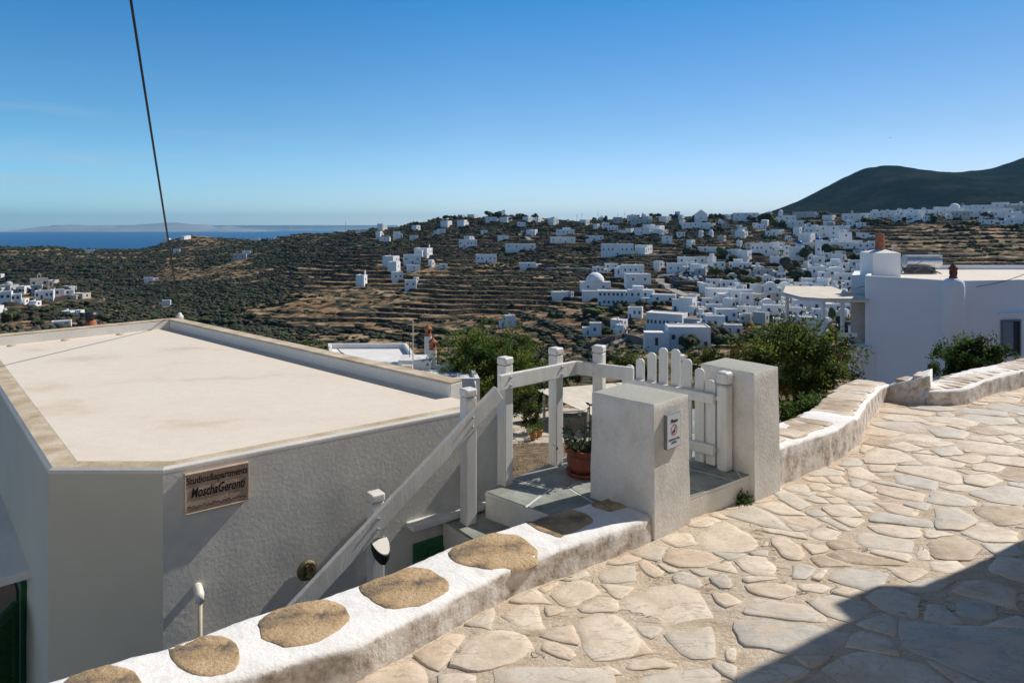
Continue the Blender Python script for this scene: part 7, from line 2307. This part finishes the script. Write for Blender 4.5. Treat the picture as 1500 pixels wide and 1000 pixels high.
gl = [(1.33, .98), (.68, 1.40), (-1.15, 1.40), (-1.8, .98)]
mb.add([(x_, y_, z_) for y_ in (-.87, .87) for x_, z_ in gl], [(3, 2, 1, 0), (4, 5, 6, 7), (0, 1, 5, 4), (2, 3, 7, 6)])
mb.add([(.72, -.7, 1.41), (1.42, -.7, .98), (1.42, .7, .98), (.72, .7, 1.41)], [(0, 1, 2, 3)])
o = mb.build("windows", M['glass'], None, origin=(0, 0, 0)); glass_me = o.data; bpy.data.objects.remove(o)
mb = MB()
for x_ in (-1.3, 1.3):
    for y_ in (-.82, .82): mb.lathe((x_, y_, .33), [(0, -.1), (.33, -.1), (.33, .1), (0, .1)], 12, M=Matrix(((1, 0, 0), (0, 0, 1), (0, 1, 0))))
o = mb.build("wheels", M['black'], None, origin=(0, 0, 0)); wheel_me = o.data; bpy.data.objects.remove(o)
carme = [car_mesh(m) for m in carm]
RW = ['top', 'second', 'third', 'bottom']
for r_ in range(4):
    a = pc_[0].lerp(pc_[3], (r_ + .5) / 4); b = pc_[1].lerp(pc_[2], (r_ + .5) / 4)
    k_ = int((b - a).length / 2.9)
    k_ = min(k_, 9)
    for k in range(k_):
        if R.random() < .08: continue
        ci = R.randrange(len(CARC)); p = a.lerp(b, (k + .5) / k_)
        rz = math.atan2((b - a).y, (b - a).x) + math.pi / 2 + R.uniform(-.06, .06)
        o = bpy.data.objects.new("parked_car", carme[ci]); col.objects.link(o); o.location = (p.x, p.y, zl_); o.rotation_euler.z = rz
        tag(o, f"{CARC[ci][0]} car, {ORD[k] if k else 'first'} from the left in the {RW[r_]} row of the car park", "car", "cars in the hillside car park")
        child("windows", glass_me, o, (0, 0, 0), (1, 1, 1)); child("wheels", wheel_me, o, (0, 0, 0), (1, 1, 1))
# curved brown retaining wall
w = [hit(px_, py_) for px_, py_ in [(858, 513), (880, 507), (900, 500), (914, 497), (935, 503), (958, 512)]]
mb = MB()
for a, b in zip(w[:-1], w[1:]):
    mb.bar(Vector((a.x, a.y, a.z + 1.0)), Vector((b.x, b.y, b.z + 1.0)), 3.2, .6)
tag(mb.build("retaining_wall", M['townbrown']), "curved brown stone retaining wall under the road, above the railing corner", "wall")

# ------------------------------------------------------------------ olive trees, shrubs, town trees
def lump_arrays(seed, n_l=5, sub=2, squash=.8):
    rs = np.random.RandomState(seed)
    bmx = bmesh.new(); bmesh.ops.create_icosphere(bmx, subdivisions=sub, radius=1.0)
    bv = np.array([v.co[:] for v in bmx.verts]); bf = np.array([[v.index for v in f.verts] for f in bmx.faces]); bmx.free()
    V = []; Fc = []; b = 0
    for k in range(n_l):
        c = rs.normal(0, .42, 3); c[2] = abs(c[2]) * .7 + .45
        r = rs.uniform(.42, .72)
        v = bv * (r * (1 + rs.uniform(-.28, .22, (len(bv), 1)))) * np.array([1, 1, squash]) + c
        V.append(v); Fc.append(bf + b); b += len(bv)
    return np.concatenate(V), np.concatenate(Fc)


M['olive'] = mat("olive_foliage", (0.034, 0.038, 0.026), (0.12, 0.122, 0.082), 2.2, 0.85, 1.0, 6, c3=(0.066, 0.071, 0.046), bdist=.25, detail=8)
M['scrub'] = mat("scrub_foliage", (0.026, 0.030, 0.019), (0.095, 0.092, 0.057), .9, 0.9, 1.0, 5, c3=(0.050, 0.053, 0.034), bdist=.25, detail=8)
M['pine'] = mat("dark_foliage", (0.010, 0.018, 0.008), (0.045, 0.065, 0.024), 1.2, 0.85, 1.0, 5, bdist=.25, detail=8)
M['greener'] = mat("green_foliage", (0.025, 0.045, 0.012), (0.10, 0.13, 0.04), 1.5, 0.85, 1.0, 5, bdist=.25, detail=8)
variants = [lump_arrays(s, 5 + s % 3, 2) for s in range(8)]
small = [lump_arrays(40 + s, 3, 1) for s in range(8)]
mids = [lump_arrays(60 + s, 7, 1) for s in range(8)]

cand = []
rs = np.random.RandomState(5)
fx = np.array([(f[0] - 2, f[1] + 2, f[3] - 14, f[3] + f[4] + 1) for f in foots])


def blocked(px_, Y_, pad=0):
    return bool(np.any((px_ > fx[:, 0] - pad) & (px_ < fx[:, 1] + pad) & (Y_ > fx[:, 2]) & (Y_ < fx[:, 3])))


N_try = 230000
cpx = rs.uniform(-150, 1640, N_try); cY = np.exp(rs.uniform(math.log(215), math.log(1400), N_try))
cX = (cpx - 750) / 1000 * cY
dens = fbm(cX / 70, cY / 70, 4, 61)
bush = np.clip((470 - cpx) / 80, 0, 1) * np.clip((cpx - 170) / 60, 0, 1)
keep = np.clip((dens - .36) * 5, 0.06, 1) * (.50 + .50 * bush)
keep = np.maximum(keep, np.where((cpx < 220) & (cY > 440), .95, 0))
keep = np.where((cpx > 1290) & (cY < 620), keep * .35, keep)
keep = keep * np.clip(cY / 480, .35, 1)
frc = terrain_z(cX, cY, True)
fieldy = np.clip((cpx - 400) / 60, 0, 1) * np.clip((640 - cY) / 90, 0, 1)
row = (frc > .70) & (frc < .93)
keep = keep * (1 - fieldy * np.where(row, 0.0, .88))
keep = np.where((fieldy > .5) & row, np.clip((dens - .30) * 4, .12, .9), keep * np.where(cY > 600, .95, .62))
keep = np.where((cY > 830) & (cY < 1080) & (cpx > 560), np.maximum(keep, .75), keep)
sel = rs.uniform(0, 1, N_try) < keep
cpx, cY, cX = cpx[sel], cY[sel], cX[sel]
cZ = terrain_z(cX, cY)
# only what the slope shows to the valley side
vis = np.ones(len(cY), bool)
for i in range(len(cY)):
    if blocked(cpx[i], cY[i]): vis[i] = False
cpx, cY, cX, cZ = cpx[vis], cY[vis], cX[vis], cZ[vis]
order = np.argsort(cY)
cpx, cY, cX, cZ = cpx[order], cY[order], cX[order], cZ[order]
# nearest ones as single trees
olive_me = []
for k, (v, f) in enumerate(variants):
    trunk = MB(); trunk.tube([(0, 0, -.4), (.05, .02, .5)], [.14, .09], 6)
    v2 = np.concatenate([v * .9 + np.array([0, 0, .12]), np.array(trunk.v)])
    o = np_mesh("olive_tree", v, f, M['olive'] if k % 3 else M['greener'], smooth=False)
    olive_me.append(o.data); bpy.data.objects.remove(o)
cyl = MB(); cyl.tube([(0, 0, -.5), (.06, .02, .55)], [.13, .08], 6); o = cyl.build("trunk", M['bark'], None, origin=(0, 0, 0)); trunk_me = o.data; bpy.data.objects.remove(o)
inview = (cpx > -10) & (cpx < 1510) & ((330 - 1000 * cZ / cY) < 505)
one = []
for i in range(len(cY)):
    if len(one) >= 285: break
    if inview[i] and rs.uniform() < .28: one.append(i)
oneset = set(one)
for i in one:
    s = rs.uniform(1.7, 2.9)
    r_ = empty("olive_tree", (cX[i], cY[i], cZ[i] + .1), rs.uniform(0, 6.28)); r_.scale = (s, s, s * rs.uniform(.8, 1.0))
    tag(r_, "rounded grey green olive or scrub tree among many on the terraced slope", "tree", "olive trees on the terraces")
    child("crown", olive_me[rs.randint(8)], r_, (0, 0, .25), (1, 1, 1)); child("trunk", trunk_me, r_, (0, 0, 0), (1, 1, 1))
VV = []; FF = []; MI = []; b = 0
for i in range(len(cY)):
    if i in oneset: continue
    near = cY[i] < 560
    v, f = (mids if near else small)[rs.randint(8)]
    s = rs.uniform(.9, 2.4) * (1.0 + max(0, cY[i] - 500) / 1400) * (1.0 if rs.uniform() > .35 else .55)
    sq = rs.uniform(.55, 1.0); el = rs.uniform(1.0, 1.9) if cY[i] > 520 else rs.uniform(1.0, 1.35)
    a = rs.uniform(0, 6.28); ca2, sa2 = math.cos(a), math.sin(a)
    v2 = np.stack([(v[:, 0] * ca2 - v[:, 1] * sa2) * s * 1.1 * el + cX[i], (v[:, 0] * sa2 + v[:, 1] * ca2) * s * 1.1 + cY[i], v[:, 2] * s * .85 * sq + cZ[i] - .25], -1)
    VV.append(v2); FF.append(f + b); MI.append(np.full(len(f), rs.choice([0, 0, 1, 1, 1, 2, 3]))); b += len(v)
o = np_mesh("scrub", np.concatenate(VV), np.concatenate(FF), [M['olive'], M['scrub'], M['pine'], M['greener']], smooth=False, mi=np.concatenate(MI))
tag(o, kind="stuff", label="scrub and olive woods covering the far slopes")

# trees standing in the town: photo place, height and width in pixels
TT = [(1013, 398, 9, 10), (1048, 404, 14, 14), (1068, 402, 12, 12), (1088, 404, 20, 16), (1080, 416, 30, 16), (1104, 417, 16, 12), (1142, 420, 12, 14), (1160, 400, 22, 22), (1172, 412, 26, 20), (1182, 380, 18, 20),
      (1192, 373, 16, 14), (1214, 376, 18, 16), (1226, 372, 16, 12), (1252, 384, 12, 14), (1262, 386, 10, 10), (1112, 446, 18, 12), (1040, 506, 26, 26), (1052, 496, 30, 22), (1010, 512, 26, 22), (1060, 506, 40, 18),
      (1080, 480, 30, 10), (1240, 480, 26, 16), (1218, 470, 9, 20), (965, 448, 18, 10), (940, 450, 14, 12), (905, 460, 22, 16), (870, 462, 26, 16), (890, 490, 24, 14), (860, 480, 16, 12), (1010, 376, 14, 18), (1018, 372, 10, 16),
      (1060, 378, 16, 16), (1072, 382, 12, 10), (1050, 340, 20, 10), (1120, 326, 22, 13), (1140, 334, 22, 12), (1100, 324, 10, 8), (1180, 330, 14, 8), (1208, 318, 14, 8), (1030, 322, 30, 7), (1060, 318, 30, 6),
      (990, 320, 16, 7), (960, 318, 16, 7), (930, 318, 12, 6), (742, 322, 14, 8), (731, 318, 12, 9), (716, 318, 12, 8), (763, 320, 14, 8), (784, 320, 8, 7), (810, 322, 6, 6), (886, 324, 8, 6), (870, 322, 6, 6),
      (888, 318, 3, 11), (660, 318, 20, 5), (640, 322, 26, 5), (600, 328, 26, 4), (855, 352, 14, 10), (848, 366, 20, 8), (1270, 326, 20, 8), (1290, 330, 22, 8), (1330, 325, 16, 8), (1366, 322, 18, 8), (1445, 320, 14, 8),
      (1420, 330, 30, 9), (1400, 336, 30, 8), (1480, 336, 24, 8), (1250, 346, 10, 8), (1128, 352, 16, 8), (1210, 352, 10, 6), (30, 428, 14, 7), (55, 424, 20, 6), (8, 420, 14, 7), (110, 432, 10, 6), (20, 470, 26, 14),
      (55, 476, 18, 10), (100, 464, 18, 7), (125, 474, 24, 10), (730, 310, 5, 5), (150, 470, 20, 12), (1095, 500, 30, 14), (980, 494, 8, 8), (1150, 492, 20, 12), (1030, 460, 14, 8), (1175, 436, 14, 8)]
_tt = []
for t_ in TT:
    n_ = max(1, int(round(t_[2] / t_[3] / 1.15)))
    for k in range(n_): _tt.append((t_[0] - t_[2] / 2 + t_[2] * (k + .5) / n_, t_[1] + R.uniform(-.5, .5), t_[2] / n_ * 1.25, t_[3] * R.uniform(.75, 1.1)))
TT = _tt
trel = relation([(t_[0], t_[1]) for t_ in TT])
tv = [lump_arrays(90 + s, 11, 2) for s in range(5)]
tme = []
for k, (v, f) in enumerate(tv):
    o = np_mesh("crown", v * np.array([1, 1, 1]), f, [M['pine'], M['greener'], M['pine'], M['scrub'], M['pine']][k], smooth=False); tme.append(o.data); bpy.data.objects.remove(o)
for i, (px_, py_, w_, h_) in enumerate(TT):
    g = hit(px_, py_ + 1)
    if g.y > 1100: g = Vector(((px_ - 750) / 1000 * 880, 880, -(py_ - 329) / 1000 * 880))
    sx_ = w_ / 2000 * g.y / 1.15; sz_ = h_ / 1000 * g.y / 1.5
    r_ = empty("town_tree", (g.x, g.y, g.z))
    o_, s_, l_ = trel[i]
    tag(r_, f"dark green tree, {o_} {s_} {l_}" if o_ != 'twenty-ninth' else f"dark green tree, far out {s_} {l_}", "tree", "trees between the white houses")
    child("crown", tme[i % 5], r_, (0, 0, .12 * h_ / 1000 * g.y), (sx_, sx_ * .9, sz_ * .95), rs.uniform(0, 6.28)); child("trunk", trunk_me, r_, (0, 0, 0), (sx_ * .8, sx_ * .8, sz_))
# palm by the church
g = hit(1144, 376)
pt = tag(empty("palm_tree", g), "small palm tree left of the blue domed church", "tree")
k_ = g.y / 1000
mb = MB(); mb.tube([g, g + Vector((0, 0, 8 * k_))], [.5 * k_, .4 * k_], 6); mb.build("trunk", M['bark'], pt)
mb = MB()
for j in range(14):
    a = j * .449; d = Vector((math.cos(a), math.sin(a), 0)); c0_ = g + Vector((0, 0, 8 * k_))
    w_ = Vector((-d.y, d.x, 0)) * .7 * k_
    p1_ = c0_ + d * 3 * k_ + Vector((0, 0, 1.6 * k_)); p2_ = c0_ + d * 5.6 * k_ + Vector((0, 0, -1.4 * k_))
    mb.add([c0_ - w_ * .3, c0_ + w_ * .3, p1_ + w_, p1_ - w_, p2_], [(0, 1, 2, 3), (3, 2, 4)])
mb.build("crown", M['pine'], pt)
# thin poles along the skyline
for k, px_ in enumerate([845, 852, 876, 890, 905, 915, 1070, 553, 506]):
    g = hit(px_, 322 if px_ > 700 else 338); 
    if g.y > 1000: g = Vector(((px_ - 750) / 1000 * 900, 900, 7.0 if px_ > 700 else -5))
    mb = MB(); mb.tube([g - Vector((0, 0, 3)), g + Vector((0, 0, 7 + k % 3 * 2))], .16, 5); mb.box(g + Vector((0, 0, 6.4)), (1.6, .15, .15))
    tag(mb.build("utility_pole", M['bark']), f"thin utility pole on the skyline, {['third', 'fourth', 'fifth', 'sixth', 'seventh', 'eighth', 'ninth', 'second', 'first'][k]} from the left", "pole", "poles on the skyline")
# a bird far off over the mountain
q = P(1305, 202, Y=160)
mb = MB(); mb.add([q + Vector(v) for v in ((0, -.2, 0), (.12, 0, .03), (0, .25, 0), (-.12, 0, .03), (.65, .1, .16), (-.65, .1, .16), (0, 0, -.07))], [(0, 1, 2, 3), (1, 4, 2), (3, 2, 5), (0, 6, 1), (1, 6, 2), (2, 6, 3), (3, 6, 0)])
tag(mb.build("bird", M['black']), "tiny bird high in the sky over the mountain", "bird")

# ------------------------------------------------------------------ the air
hz = bpy.data.materials.new("haze"); hz.use_nodes = True; t = hz.node_tree
for n in list(t.nodes): t.nodes.remove(n)
out = t.nodes.new("ShaderNodeOutputMaterial"); pv_ = t.nodes.new("ShaderNodeVolumePrincipled")
pv_.inputs['Color'].default_value = (0.30, 0.66, 1.0, 1); pv_.inputs['Density'].default_value = 2.7e-5; pv_.inputs['Anisotropy'].default_value = 0.15
t.links.new(pv_.outputs[0], out.inputs['Volume'])
mb = MB(); mb.box((0, 0, 150), (76000, 76000, 902))
tag(mb.build("haze", hz), "thin blue haze in the air", kind="stuff")
